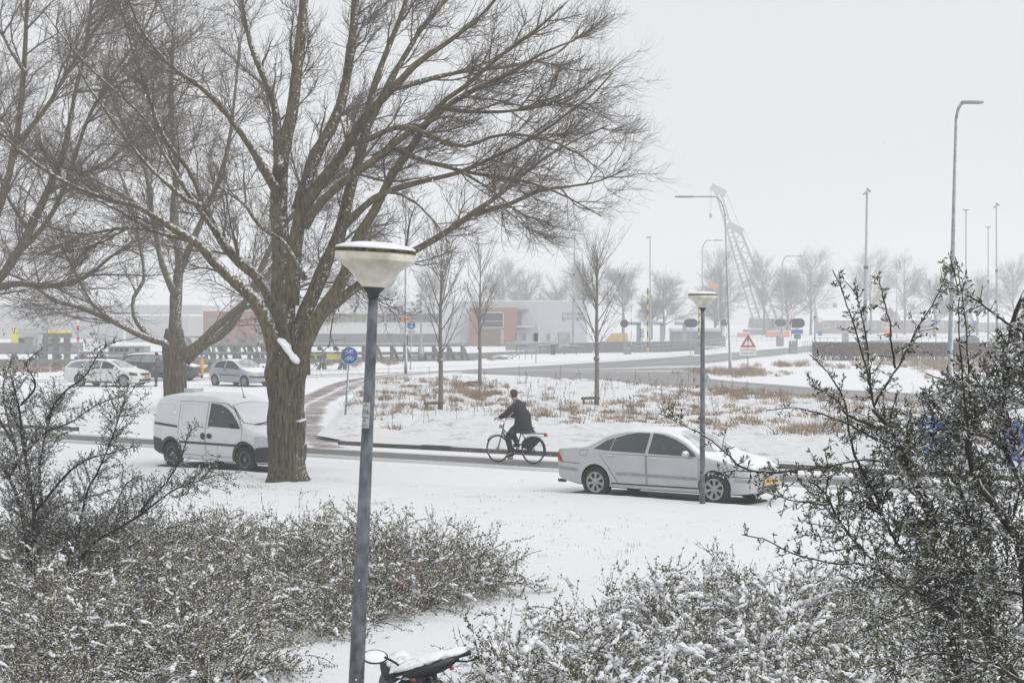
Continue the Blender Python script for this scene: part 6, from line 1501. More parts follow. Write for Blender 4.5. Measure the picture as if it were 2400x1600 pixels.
m = MB(); prism(m, [(-0.27, -0.24), (0.27, -0.24), (0.27, 0.24), (-0.27, 0.24)], 1.04, 1.09); m.build('snow_cap', SNOWM, root)
for a, lab in (((1180, 842), 'lower handrail sloping up beside the steps'), ((1196, 841), 'upper handrail sloping up beside the steps')):
    g = G(*a); root = thing('handrail', lab, 'handrail', g, group='stair handrails at the quay')
    m = MB(); tube(m, [(0, 0, 0.05), (1.9, 0, 0.95), (2.6, 0, 1.0)], 0.04, 8); m.build('rail', GALV2, root)
    for x, z in ((0.8, 0.42), (1.9, 0.95)):
        m = MB(); tube(m, [(x, 0, 0), (x, 0, z)], 0.035, 8); m.build('post', GALV2, root)
g = P(1322, 812, 192); root = thing('notice_board', 'blue-grey board held between two braced posts beside the lettered wall', 'board', (g.x, 192, 0))
zt = P(0, 778, 192).z
m = MB(); box(m, (-0.55, -0.03, 0.3), (0.55, 0.03, zt)); m.build('board', CLAD, root)
for s in (-1, 1):
    m = MB(); beam(m, (s * 0.6, 0, 0), (s * 0.6, 0, zt), 0.09); m.build('post', GALV2, root)
    m = MB(); beam(m, (s * 0.6, -0.02, zt - 0.1), (s * 0.6 - 0.8, -0.6, 0), 0.05); m.build('stay', GALV2, root)
m = MB(); a = P(1425, 800, 232); root = thing('covered_heap', 'ochre heap under a sheet beyond the quay wall', 'heap', (a.x, 232, 0))
prism(m, [(-0.5, 0), (2.6, 0), (2.6, P(0, 781, 232).z), (0.6, P(0, 781, 232).z)], 0, 3, frame((0, 3, 0), (1, 0, 0), (0, -1, 0))); m.build('sheet', M_('ochre_sheet', (0.50, 0.36, 0.12), 0.7, 0.1, 2), root)

# ------------------------------------------------------------------ cranes and site
CR = M_('pale_crane_steel', (0.33, 0.37, 0.385), 0.5, 0.1, 1, snow=(0.8, 1.1)); CRD = M_('dark_crane_steel', (0.19, 0.21, 0.22), 0.5, 0.1, 1)
Yc = 380.0
def lattice(root, p, q, w, n, mat_, name='boom'):
    p, q = Vector(p), Vector(q); d = (q - p); t = d.normalized(); u = Vector((0, 1, 0)); s = t.cross(u).normalized()
    for a, b in ((-1, -1), (1, -1), (1, 1), (-1, 1)):
        m = MB(); o = s * a * w / 2 + u * b * w / 2; tube(m, [p + o * 0.4, p + d * 0.08 + o, p + d * 0.92 + o, q + o * 0.5], w * 0.075, 5); m.build(name + '_chord', mat_, root)
    m = MB()
    for k in range(n):
        for a, b, c, e in ((-1, -1, 1, -1), (-1, 1, 1, 1), (-1, -1, -1, 1), (1, -1, 1, 1)):
            f = (1, -1)[k % 2]; z0, z1 = p + d * (0.06 + 0.88 * k / n), p + d * (0.06 + 0.88 * (k + 1) / n)
            o0, o1 = s * a * w / 2 + u * b * w / 2, s * c * w / 2 + u * e * w / 2
            if f < 0: o0, o1 = o1, o0
            tube(m, [z0 + o0, z1 + o1], w * 0.04, 4)
    o = m.build(name + '_lacing', mat_, root); o['kind'] = 'stuff'
def crane(label, bpx, tip, jib, lattice_, seed):
    b = P(bpx, 775, Yc); b.z = 0; root = thing('crawler_crane', label, 'crane', b, group='cranes on the building site'); t = P(tip[0], tip[1], Yc) - b
    f = Vector((0.2, 0, 2.2))
    for s in (-1, 1):
        m = MB(); prism(m, [(-3, 0.4), (-2.6, 0), (2.6, 0), (3, 0.4), (2.6, 1.1), (-2.6, 1.1)], s * 2 - 0.4, s * 2 + 0.4, frame((0, 0, 0), (1, 0, 0), (0, -1, 0))); m.build('track', CRD, root)
    m = MB(); box(m, (-1.0, -1.6, 1.25), (4.6, 1.6, 3.4)); box(m, (3.4, -1.7, 1.25), (5.2, 1.7, 3.0)); m.build('machine_house', CRD, root)
    m = MB(); prism(m, [(-1.8, 1.4), (-1.0, 1.4), (-1.0, 3.6), (-1.5, 3.6)], -1.5, -0.5, frame((0, 0, 0), (1, 0, 0), (0, -1, 0))); m.build('cab', CR, root)
    if lattice_: lattice(root, f, t, 1.7, 16, CR)
    else:
        d = (t - f); w = Vector((-d.z, 0, d.x)).normalized()
        for s in (-1, 1):
            m = MB(); tube(m, [f + w * s * 0.75, t + w * s * 0.5], 0.22, 6); m.build('boom_side', CR, root)
        m = MB()
        for k in range(30): c = f + d * ((k + 0.5) / 30); beam(m, c - w * 0.7, c + w * 0.7, 0.25, 0.2)
        o = m.build('boom_rungs', CR, root); o['kind'] = 'stuff'
    m = MB(); box(m, (-1.7, -0.6, -0.6), (1.9, 0.6, 0.8), Matrix.Translation(t) @ Matrix.Rotation(0.5, 4, 'Y')); m.build('boom_head', CR, root)
    m = MB(); tube(m, [t + Vector((1.5, 0, 0.3)), Vector((4.4, 0, 3.4))], 0.05, 4); m.build('stay_rope', CR, root)
    m = MB(); hk = t + Vector((-1.5, 0, -5.5)); tube(m, [t + Vector((-1.4, 0, 0)), hk], 0.06, 4); m.build('hoist_rope', CR, root)
    m = MB(); ball(m, hk, (0.35, 0.3, 0.6)); m.build('hook_block', CRD, root)
crane('tall pale crane with straight perforated boom', 1774, (1682, 446), None, False, 1)
crane('shorter lattice crane leaning left beside the straight boom', 1815, (1722, 535), None, True, 2)
OR2 = M_('orange_container', (0.62, 0.20, 0.09), 0.55, 0.1, 1)
for a, b, c, d, lab in ((1733, 780, 1760, 797, 'orange site container left of the cranes'), (1800, 776, 1852, 788, 'long orange site container under the far signal'), (2080, 768, 2094, 784, 'small orange site box among the far houses')):
    Yo = 330; q = P(a, 0, Yo); root = thing('site_container', lab, 'container', (q.x, Yo, 0), group='orange site boxes'); Lc = P(c, 0, Yo).x - q.x; zt = P(0, b, Yo).z
    m = MB(); box(m, (0, 0, 0), (Lc, 2.4, zt)); m.build('box', OR2, root)
    m = MB(); box(m, (0, 0, zt), (Lc, 2.4, zt + 0.12)); m.build('snow_cap', SNOWM, root)
q = P(1673, 670, 300); root = thing('lift_basket', 'orange lift basket on a thin mast in front of the far trees', 'lift', (q.x, 300, 0))
m = MB(); tube(m, [(0.9, 0, 0), (0.7, 0, q.z)], 0.07, 6); m.build('mast', GALV2, root)
m = MB(); box(m, (-0.75, -0.5, q.z - 0.42), (0.75, 0.5, q.z + 0.42)); m.build('basket', OR2, root)

# ------------------------------------------------------------------ houses beyond the bridge
BR2 = M_('haze_greyed_brick', (0.22, 0.165, 0.15), 0.85, 0.12, 2); ROOFS = M_('snowy_tiles', (0.30, 0.27, 0.27), 0.8, 0.1, 2, snow=(0.15, 0.4), noise_amp=0.15, nscale=1)  # house brick greyed so its colour carries part of the haze fade
def house(label, a, b, eave, ridge, Y, chim=None, gable=False):
    Y *= 1.4
    x0, x1 = P(a, 0, Y).x, P(b, 0, Y).x; L = x1 - x0; ze, zr = P(0, eave, Y).z, P(0, ridge, Y).z; D = 8.0
    root = thing('house', label, 'house', (x0, Y, 0), group='houses beyond the bridge')
    m = MB(); box(m, (0, 0, -0.05), (L, D, ze)); m.build('wall', BR2, root)
    m = MB()
    if gable:
        prism(m, [(0, ze), (L, ze), (L / 2, zr)], 0, D, Matrix.Translation((0, 0, 0)) @ frame((0, D, 0), (1, 0, 0), (0, -1, 0))); g = m.build('gable', BR2, root); m = MB()
        for s in (0, 1):
            beam(m, (L * s + (0.4 if s else -0.4), D / 2, ze - 0.1), (L / 2, D / 2, zr + 0.15), D + 0.6, 0.25, up=(0, 0, 1))
    else:
        m.add([(-0.4, -0.5, ze - 0.1), (L + 0.4, -0.5, ze - 0.1), (L + 0.4, D / 2, zr), (-0.4, D / 2, zr), (L + 0.4, D + 0.5, ze - 0.1), (-0.4, D + 0.5, ze - 0.1)], [(0, 1, 2, 3), (3, 2, 4, 5), (1, 4, 2), (0, 3, 5)])
    rf = m.build('roof', ROOFS, root)
    n = max(2, int(L / 2.4))
    for k in range(n):
        m = MB(); x = L * (k + 0.5) / n; box(m, (x - 0.55, -0.04, ze * 0.38), (x + 0.55, 0.03, ze * 0.82)); w = m.build('window', M_('grey_glass', (0.20, 0.23, 0.24)), root)
        m = MB(); 
        for p0, p1 in (((x - 0.6, ze * 0.38), (x + 0.6, ze * 0.38)), ((x - 0.6, ze * 0.82), (x + 0.6, ze * 0.82)), ((x - 0.6, ze * 0.38), (x - 0.6, ze * 0.82)), ((x + 0.6, ze * 0.38), (x + 0.6, ze * 0.82))): beam(m, (p0[0], -0.05, p0[1]), (p1[0], -0.05, p1[1]), 0.1)
        m.build('frame', WHITEP, w)
    if chim:
        m = MB(); x = P(chim, 0, Y).x - x0; box(m, (x - 0.4, D / 2 - 0.4, zr - 0.6), (x + 0.4, D / 2 + 0.4, zr + 0.8)); m.build('chimney', BR2, rf)
house('brick house with long snowy roof and chimney behind the thorn tips', 1925, 2062, 750, 718, 285, 1966)
house('small dark gabled house between two brick houses', 2064, 2112, 752, 722, 300, None, True)
house('brick house with snowy roof behind the tall grey lamp', 2116, 2272, 750, 722, 290, 2150)
house('gabled house with snowy roof behind the oval signals', 1808, 1856, 764, 742, 340, None, True)
house('pale roofed house at the end of the hedge', 2290, 2420, 755, 725, 310, 2380)
for px, py, Yv, lab in ((1922, 750, 250, 'small round speed sign on a pole behind the hedge'), (2194, 755, 260, 'small blue round sign in front of a far house'), (2284, 757, 262, 'small blue sign near the thin masts')):
    q = P(px, py, Yv); root = thing('far_sign', lab, 'road sign', (q.x, Yv, 0), group='small far road signs')
    m = MB(); tube(m, [(0, 0, 0), (0, 0, q.z)], 0.05, 6); m.build('post', GALV2, root)
    m = MB(); lathe(m, [(0.36, 0), (0.36, 0.03)], 20, Matrix.Translation((0, -0.06, q.z)) @ Matrix.Rotation(math.pi / 2, 4, 'X')); m.build('disc', WHITEP if px == 1922 else BLUEP, root)
    if px == 1922:
        m = MB(); box(m, (-0.3, -0.08, q.z - 2.2), (0.3, -0.05, q.z - 1.6)); m.build('blue_plate', BLUEP, root)

# ------------------------------------------------------------------ clipped hedge
HEDGE = M_('brown_beech_hedge', (0.115, 0.075, 0.060), 0.9, 0.35, 3, tint=(0.17, 0.11, 0.085), snow=(0.75, 1.1), both=True, noise_amp=0.35)
h0, h1 = G(1905, 844), G(2420, 848); rng = np.random.default_rng(77)
root = thing('hedge', 'clipped brown hedge running behind the thorn bush', 'hedge', h0)
d = np.array((h1.x - h0.x, h1.y - h0.y, 0)); Lh = np.linalg.norm(d); d /= Lh; nrm = np.array((-d[1], d[0], 0))
n = 26000; u = rng.random(n); z = 0.40 + 1.15 * rng.random(n) ** 0.75; w = (rng.random(n) - 0.5) * 1.1
u_ = u * Lh; c = d * u_[:, None] + nrm * w[:, None] + np.array((0, 0, 1)) * z[:, None]
a = unit(rng.normal(size=(n, 3))) * 0.065; b = unit(np.cross(a, rng.normal(size=(n, 3)))) * 0.05
m = MB(); V = np.stack([c - a - b, c + a - b, c + a + b, c - a + b], 1).reshape(-1, 3); m.add(V, np.arange(n * 4).reshape(n, 4)); o = m.build('leaves', HEDGE, root); o['kind'] = 'stuff'
ns = 700; us = rng.random(ns) * Lh; base = d * us[:, None] + nrm * ((rng.random(ns) - 0.5) * 0.6)[:, None]
top = base + np.stack([rng.normal(0, 0.2, ns), rng.normal(0, 0.2, ns), rng.uniform(0.8, 1.5, ns)], -1); mid = (base + top) / 2 + rng.normal(0, 0.05, (ns, 3))
m = MB(); tubes(m, np.stack([base, mid, top], 1), np.tile([0.022, 0.016, 0.01], (ns, 1)), 4, False); o = m.build('stems', FARTW, root); o['kind'] = 'stuff'
# blue wheeled bins beyond the street at the right
BINB = M_('blue_bin_plastic', (0.02, 0.14, 0.55), 0.45, 0.08, 3, snow=(0.7, 1))
for px, py, lab in ((2186, 1078, 'blue wheeled bin on the verge showing through the thorn bush'), (2392, 1090, 'blue wheeled bin at the far right behind the thorn bush')):
    g = G(px, py, 0.1); root = thing('wheeled_bin', lab, 'bin', g, group='blue wheeled bins')
    m = MB(); V = [(-0.24, -0.27, 0.08), (0.24, -0.27, 0.08), (0.24, 0.27, 0.08), (-0.24, 0.27, 0.08), (-0.29, -0.36, 0.98), (0.29, -0.36, 0.98), (0.29, 0.36, 0.98), (-0.29, 0.36, 0.98)]; m.add(V, BOXF); m.build('body', BINB, root)
    m = MB(); prism(m, [(-0.31, -0.39), (0.31, -0.39), (0.31, 0.37), (-0.31, 0.37)], 0.98, 1.03); prism(m, [(-0.22, -0.28), (0.22, -0.28), (0.22, 0.28), (-0.22, 0.28)], 1.03, 1.08); m.build('lid', BINB, root)
    for s in (-1, 1):
        m = MB(); lathe(m, [(0.10, -0.025), (0.10, 0.025)], 18, Matrix.Translation((s * 0.25, 0.28, 0.10)) @ Matrix.Rotation(math.pi / 2, 4, 'Y')); m.build('wheel', BLACK, root)
# ------------------------------------------------------------------ evergreen shrubs in the foreground
COTL = M_('cotoneaster_leaves', (0.050, 0.050, 0.017), 0.6, 0.55, 3, tint=(0.125, 0.110, 0.042), snow=(0.43, 0.74), both=True, noise_amp=0.5, nscale=7)
COTT = M_('cotoneaster_twigs', (0.075, 0.062, 0.036), 0.9, 0.3, 6, snow=(0.70, 1.1), wind=WIND, noise_amp=0.5)
PYRL = M_('firethorn_leaves', (0.020, 0.027, 0.010), 0.45, 0.5, 4, tint=(0.052, 0.058, 0.016), snow=(0.50, 0.82), both=True, noise_amp=0.5, nscale=6)
PYRT = M_('firethorn_wood', (0.022, 0.017, 0.014), 0.8, 0.4, 8, snow=(0.78, 1.1), wind=(0.3, -0.3, 0.9), noise_amp=0.5, nscale=14)
BERRY = M_('red_berries', (0.45, 0.03, 0.03), 0.4, 0.1, 20)
def leaf_quads(rng, C, D, L, W, flat=0.5):
    "rhombic leaves at C growing along D"
    n = len(C); D = unit(D); r = rng.normal(size=(n, 3)); r[:, 2] *= (1 - flat)
    S = unit(np.cross(D, unit(r) * 0.7 + np.array((0, 0, 1.0)) * flat)); L = L[:, None]; W = W[:, None]
    N = np.cross(S, D)
    return np.stack([C, C + D * L * 0.45 + S * W, C + D * L + N * L * 0.12, C + D * L * 0.45 - S * W], 1).reshape(-1, 3), np.arange(n * 4).reshape(n, 4)
def scatter_on(rng, Q, n, tmin=0.1):
    N, K, _ = Q.shape; i = rng.integers(0, N, n); f = (tmin + (1 - tmin) * rng.random(n)) * (K - 1); a = np.minimum(f.astype(int), K - 2); w = (f - a)[:, None]
    return Q[i, a] * (1 - w) + Q[i, a + 1] * w, unit(Q[i, a + 1] - Q[i, a])
def snow_blobs(rng, mb, C, T, lo, hi, asp, sub=2, hi_res=False):
    "irregular pads of snow: a few fused lumps strung along the branch"
    BV, BF = (ICOV, ICOF) if hi_res else (ICOV1, ICOF1)
    for c, t in zip(C, T):
        t = np.array((t[0], t[1], np.clip(t[2], -0.35, 0.35))); t = t / (np.linalg.norm(t) + 1e-6); r = rng.uniform(lo, hi)
        A = np.array(frame((0, 0, 0), tuple(t + 1e-3)))[:3, :3]; sd = int(rng.integers(0, 999))
        for k in range(sub):
            q = r * rng.uniform(0.6, 1.1); V = BV * (1 + 0.30 * vnoise(BV[:, 0] * 1.7 + BV[:, 2] * 1.3, BV[:, 1] * 1.7 - BV[:, 2], 1.3, sd + k))[:, None] * np.array((q * rng.uniform(0.9, asp), q * rng.uniform(0.7, 1.0), q * rng.uniform(0.45, 0.7)))
            mb.add(V @ A.T + c + t * (k - (sub - 1) / 2) * r * 1.1 + np.array((0, 0, r * 0.15)) + rng.normal(0, r * 0.25, 3), BF)
def coto_proto(seed, R, H, nst, nleaf, nsnow, snow_r, shoots, leafL=0.022):
    rng = np.random.default_rng(seed); az = rng.random(nst) * 2 * np.pi; K = 9
    el = np.radians(rng.uniform(35, 78, nst)); L = R * rng.uniform(0.75, 1.25, nst)
    Q = np.zeros((nst, K, 3)); Q[:, 0] = np.stack([np.cos(az), np.sin(az), az * 0], -1) * (rng.random(nst)[:, None] ** 0.5) * R * 0.45
    d = np.stack([np.cos(az) * np.cos(el), np.sin(az) * np.cos(el), np.sin(el)], -1)
    for k in range(1, K):
        d = unit(d + np.array((0, 0, -0.22)) + rng.normal(0, 0.10, (nst, 3))); Q[:, k] = Q[:, k - 1] + d * (L / (K - 1))[:, None]
    Q[..., 2] = np.maximum(Q[..., 2] * (H / max(1e-3, np.percentile(Q[..., 2], 97))), 0.02)
    QR = np.linspace(0.008, 0.003, K)[None].repeat(nst, 0)
    A2, R2 = grow(rng, Q, QR, nst * 9, (0.14, 0.34), (25, 70), 5, (0.0028, 0.004), 0.12, 0.1, 0.2, 0.15, 0.6)
    A3, R3 = grow(rng, Q, QR, shoots, (0.25, 0.55), (20, 60), 7, (0.003, 0.0045), 0.55, 0.05, 0.12, 0.35, 0.5)
    tw = MB(); tubes(tw, Q, QR, 4, False); tubes(tw, A2, R2, 3, False); tubes(tw, A3, R3, 3, False)
    C1, D1 = scatter_on(rng, A2, int(nleaf * 0.72)); C2, D2 = scatter_on(rng, Q, int(nleaf * 0.18), 0.3); C3, D3 = scatter_on(rng, A3, shoots * 22)
    C, D = np.concatenate([C1, C2, C3]), np.concatenate([D1, D2, D3]); D = D * 0.5 + unit(rng.normal(size=D.shape)) * 0.9
    lf = MB(); V, F = leaf_quads(rng, C, D, rng.uniform(0.7, 1.3, len(C)) * leafL, rng.uniform(0.7, 1.2, len(C)) * leafL * 0.36, 0.45); lf.add(V, F)
    sn = MB(); C, T = scatter_on(rng, Q, nsnow * 3, 0.25); top = C[:, 2] > np.median(C[:, 2]) * 0.9; C, T = C[top][:nsnow], T[top][:nsnow]
    snow_blobs(rng, sn, C, T, snow_r[0], snow_r[1], 1.5, 4, snow_r[1] > 0.04)
    return tw.mesh('branches', COTT), lf.mesh('leaves', COTL), sn.mesh('snow_clumps', SNOWM, True)
left_protos = [coto_proto(200 + i, 0.85, 0.62, 58, 8400, 70, (0.014, 0.036), 26, 0.026) for i in range(3)]
right_protos = [coto_proto(210 + i, 0.85, 0.70, 58, 8000, 190, (0.018, 0.046), 40, 0.025) for i in range(3)]
def coto(protos, k, x, y, s, rz, label, group):
    root = thing('cotoneaster_shrub', label, 'shrub', (x, y, 0.05), rz, group); root.scale = (s, s, s)
    for nm, me in zip(('branches', 'leaves', 'snow_clumps'), protos[k % len(protos)]):
        o = obj(nm, me, root); o['kind'] = 'stuff'
def in_poly(x, y, poly):
    c = False; n = len(poly)
    for i in range(n):
        (x0, y0), (x1, y1) = poly[i], poly[i - 1]
        if (y0 > y) != (y1 > y) and x < (x1 - x0) * (y - y0) / (y1 - y0) + x0: c = not c
    return c
LEFT_BED = [(-0.15, 23.4), (-1.15, 21.5), (-2.1, 19.0), (-2.9, 17.0), (-6.6, 14.6), (-8.4, 24), (-7.4, 27), (-4.4, 27.3), (-2.9, 26.6), (-1.6, 25.2)]
RIGHT_BED = [(-0.2, 14.2), (0.6, 17.0), (1.45, 18.7), (2.5, 20.0), (4.5, 20.6), (6.8, 19.6), (6.8, 12.2), (0.1, 12.4)]
rng = np.random.default_rng(9)
def fill(poly, step, protos, label, group, jit):
    xs = [p[0] for p in poly]; ys = [p[1] for p in poly]; k = 0; y = min(ys)
    while y < max(ys):
        x = min(xs) + (k % 2) * step / 2
        while x < max(xs):
            a, b = x + rng.uniform(-jit, jit), y + rng.uniform(-jit, jit)
            if in_poly(a, b, poly) and abs(a / b) < 0.36:
                coto(protos, int(rng.integers(0, 3)), a, b, rng.uniform(0.8, 1.12), rng.uniform(0, 6.28), label(a, b), group)
            x += step
        y += step * 0.86; k += 1
fill(LEFT_BED, 0.98, left_protos, lambda a, b: 'low evergreen shrub thinly snowed ' + ('beneath the small-leaved thorn bush' if math.hypot(a + 6.2, b - 22) < 1.9 else 'along the lawn side of the left bed' if b > 25.3 else 'at the tip of the left bed by the path' if a > -1.3 and b > 21 else 'behind the numbered pole lamp' if abs(a / b + 0.082) < 0.018 else 'on the path edge of the left bed' if a > -3.2 and b < 21 else 'in the middle of the left bed'), 'thinly snowed shrubs left of the path', 0.22)
fill(RIGHT_BED, 0.92, right_protos, lambda a, b: 'low evergreen shrub heavily loaded with snow ' + ('beside the scooter' if a < 1.0 and b < 15.5 else 'along the lawn side of the right bed' if b > 18.6 else 'under the large dark thorn bush' if a / b > 0.20 else 'in the middle of the right bed'), 'snow-laden shrubs right of the path', 0.2)
# a few red berries on one twig of the left bed
bb = MB(); bc = P(955, 1375, 21.6)
for _ in range(60):
    p = bc + Vector(rng.normal(0, 1, 3)) * 0.12; p.z = bc.z + abs(rng.normal(0, 0.10)); ball(bb, p, 0.009, lo=True)
tag(bb.build('berries', BERRY), 'sprinkle of red berries on one shrub in the left bed', 'berries', kind='stuff')

def thorn_bush(name, label, limbs, Y0, base, seed, n1, n2, nleaf, l1, l2, leafL, r2=(0.002, 0.0035), axis=None, spurs=420, clip=None):
    rng = np.random.default_rng(seed); ppm = FPX / Y0; off = np.array(base)
    root = thing(name, label, 'shrub', base)
    L = resample(limbs_px(limbs, Y0, ppm, 1.0), 20); LP, LR = L[..., :3], L[..., 3]
    LP = LP + np.cumsum(rng.normal(0, 0.004, LP.shape), axis=1)
    w = MB()
    for i in range(len(LP)): tubes(w, (LP[i] - off)[None], LR[i][None], 8)
    w.build('stems', PYRT, root, True)
    slim = LR[:, 0] * ppm < 4.6
    A1, R1 = grow(rng, LP[~slim], LR[~slim], n1, l1, (30, 75), 8, (0.003, 0.006), 0.10, 0.1, 0.22, 0.12, 0.5, axis, clip=clip)
    A2, R2 = grow(rng, A1, R1, n2, l2, (30, 80), 5, r2, 0.05, 0.05, 0.25, 0.05, 0.6, clip=clip)
    A3, R3 = grow(rng, LP[slim], LR[slim], spurs, (l2[0] * 0.5, l2[1] * 0.75), (40, 85), 5, r2, 0.05, 0.05, 0.2, 0.05, 0.6)
    t = MB(); tubes(t, A1 - off, R1, 4, False); tubes(t, A2 - off, R2, 3, False); tubes(t, A3 - off, R3, 3, False); o = t.build('twigs', PYRT, root); o['kind'] = 'stuff'
    C1, D1 = scatter_on(rng, A1, int(nleaf * 0.40)); C2, D2 = scatter_on(rng, A2, int(nleaf * 0.60)); C3, D3 = scatter_on(rng, A3, spurs * 7)
    C, D = np.concatenate([C1, C2, C3]), np.concatenate([D1, D2, D3]); D = D * 0.6 + unit(rng.normal(size=D.shape)) * 0.8
    lf = MB(); V, F = leaf_quads(rng, C - off, D, rng.uniform(0.6, 1.25, len(C)) * leafL, rng.uniform(0.8, 1.2, len(C)) * leafL * 0.19, 0.4); lf.add(V, F); o = lf.build('leaves', PYRL, root); o['kind'] = 'stuff'
    sn = MB(); C, T = scatter_on(rng, A2, 2600); snow_blobs(rng, sn, C - off, T, leafL * 0.14, leafL * 0.34, 1.8); o = sn.build('snow_clumps', SNOWM, root, True); o['kind'] = 'stuff'
    return root
L1 = lambda pts, d0, d1, w0, w1: px_limb(pts, d0, d1, w0, w1, 1.0)
def right_env(Q):
    px, py = 1200 + FPX * Q[:, 0] / Q[:, 1], HORIZON - FPX * (Q[:, 2] - CAMZ) / Q[:, 1]
    return py > np.interp(px, [1750, 1850, 1950, 2060, 2150, 2250, 2330, 2400], [1330, 1100, 985, 925, 900, 850, 740, 690])
right_limbs = [
 L1([(2250, 2200), (2240, 1700), (2222, 1400), (2207, 1274), (2179, 1197), (2144, 1141), (2133, 1090), (2108, 1024), (2082, 991), (2049, 955)], 0.4, -0.2, 11, 4.5),
 L1([(2049, 955), (2032, 878), (2006, 786), (1979, 680), (1953, 626)], -0.2, -0.4, 2.9, 1.1), L1([(2050, 950), (2042, 862), (2025, 766), (2006, 690), (1980, 655)], -0.2, 0.1, 2.9, 1.1),
 L1([(2050, 950), (2082, 898), (2112, 832), (2148, 759), (2178, 699), (2218, 618)], -0.2, 0.1, 3.2, 1.1), L1([(2097, 860), (2079, 792), (2065, 696), (2054, 643)], 0, -0.2, 3, 1.2),
 L1([(2270, 1000), (2258, 855), (2254, 786), (2246, 673), (2226, 596)], 0.1, -0.2, 2.8, 1.1), L1([(2280, 1010), (2274, 865), (2264, 719), (2241, 602)], 0.3, 0.1, 2.8, 1.1),
 L1([(2420, 1500), (2396, 1281), (2361, 1225), (2326, 1180), (2290, 1130), (2270, 1040), (2300, 970), (2351, 912), (2368, 766), (2400, 690)], 0, 0.5, 15, 5),
 L1([(2390, 770), (2344, 742), (2281, 696), (2224, 661)], 0.2, -0.1, 4, 1.5), L1([(2351, 912), (2290, 900), (2220, 905), (2150, 930)], 0.3, -0.1, 4, 1.5),
 L1([(2060, 1180), (2010, 1080), (1986, 1005), (1976, 945), (1946, 885), (1893, 828)], 0.1, -0.3, 4.4, 1.3), L1([(2049, 1000), (1989, 971), (1959, 938), (1920, 912), (1892, 893)], -0.2, -0.3, 4, 1.3),
 L1([(2060, 1030), (2000, 1003), (1959, 988), (1883, 965), (1812, 962)], -0.1, -0.3, 4, 1.2), L1([(2150, 1120), (2040, 1072), (1935, 1084), (1815, 1101), (1690, 1098), (1622, 1096)], 0, -0.3, 3.4, 1.1),
 L1([(1870, 1108), (1795, 1106), (1747, 1098), (1705, 1061), (1637, 1010), (1550, 964)], -0.2, -0.5, 4, 1.1), L1([(2230, 1420), (2116, 1373), (2045, 1310), (1968, 1222), (1930, 1150), (1890, 1120)], 0.2, -0.2, 7, 2),
 L1([(2230, 1440), (2098, 1366), (2045, 1327), (1940, 1310), (1860, 1288), (1790, 1256), (1730, 1245)], 0.1, -0.4, 4.4, 1.2), L1([(1950, 1180), (1890, 1180), (1830, 1170), (1790, 1165)], -0.1, -0.3, 3, 1.2),
 L1([(2330, 1700), (2350, 1500), (2330, 1350), (2290, 1260), (2250, 1150), (2200, 1050), (2190, 960)], 0.5, 0.6, 9, 3), L1([(2380, 1700), (2300, 1480), (2210, 1420), (2140, 1430), (2060, 1460)], 0.3, -0.2, 7, 2),
 L1([(2420, 1650), (2340, 1520), (2300, 1440), (2200, 1360), (2120, 1290), (2070, 1200), (2030, 1120)], -0.1, 0.2, 8, 2), L1([(2420, 1200), (2380, 1100), (2340, 1040), (2260, 1000), (2170, 1010), (2090, 1060)], 0.5, 0.1, 7, 2),
 L1([(2440, 1000), (2410, 900), (2400, 820), (2380, 760)], 0.2, 0.2, 7, 2), L1([(2420, 1400), (2330, 1370), (2240, 1330), (2150, 1340), (2080, 1400)], 0.2, -0.2, 6, 2), L1([(2400, 1600), (2330, 1560), (2240, 1530), (2150, 1540), (2080, 1580)], -0.1, -0.4, 6, 2),
 L1([(2430, 1120), (2370, 1010), (2300, 930), (2230, 900), (2180, 880)], 0.3, 0.2, 5, 1.5), L1([(2440, 1330), (2390, 1260), (2300, 1240), (2210, 1220), (2120, 1230)], 0.6, 0.2, 6, 2),
]
pb_ = P(2250, 2200, 10.2)
thorn_bush('firethorn_bush', 'large dark thorny bush whose long leafy shoots reach past the silver saloon', right_limbs, 10.0, (pb_.x, 10.4, 0.05), 41, 560, 3600, 40000, (0.15, 0.45), (0.06, 0.20), 0.030, spurs=480, clip=right_env)
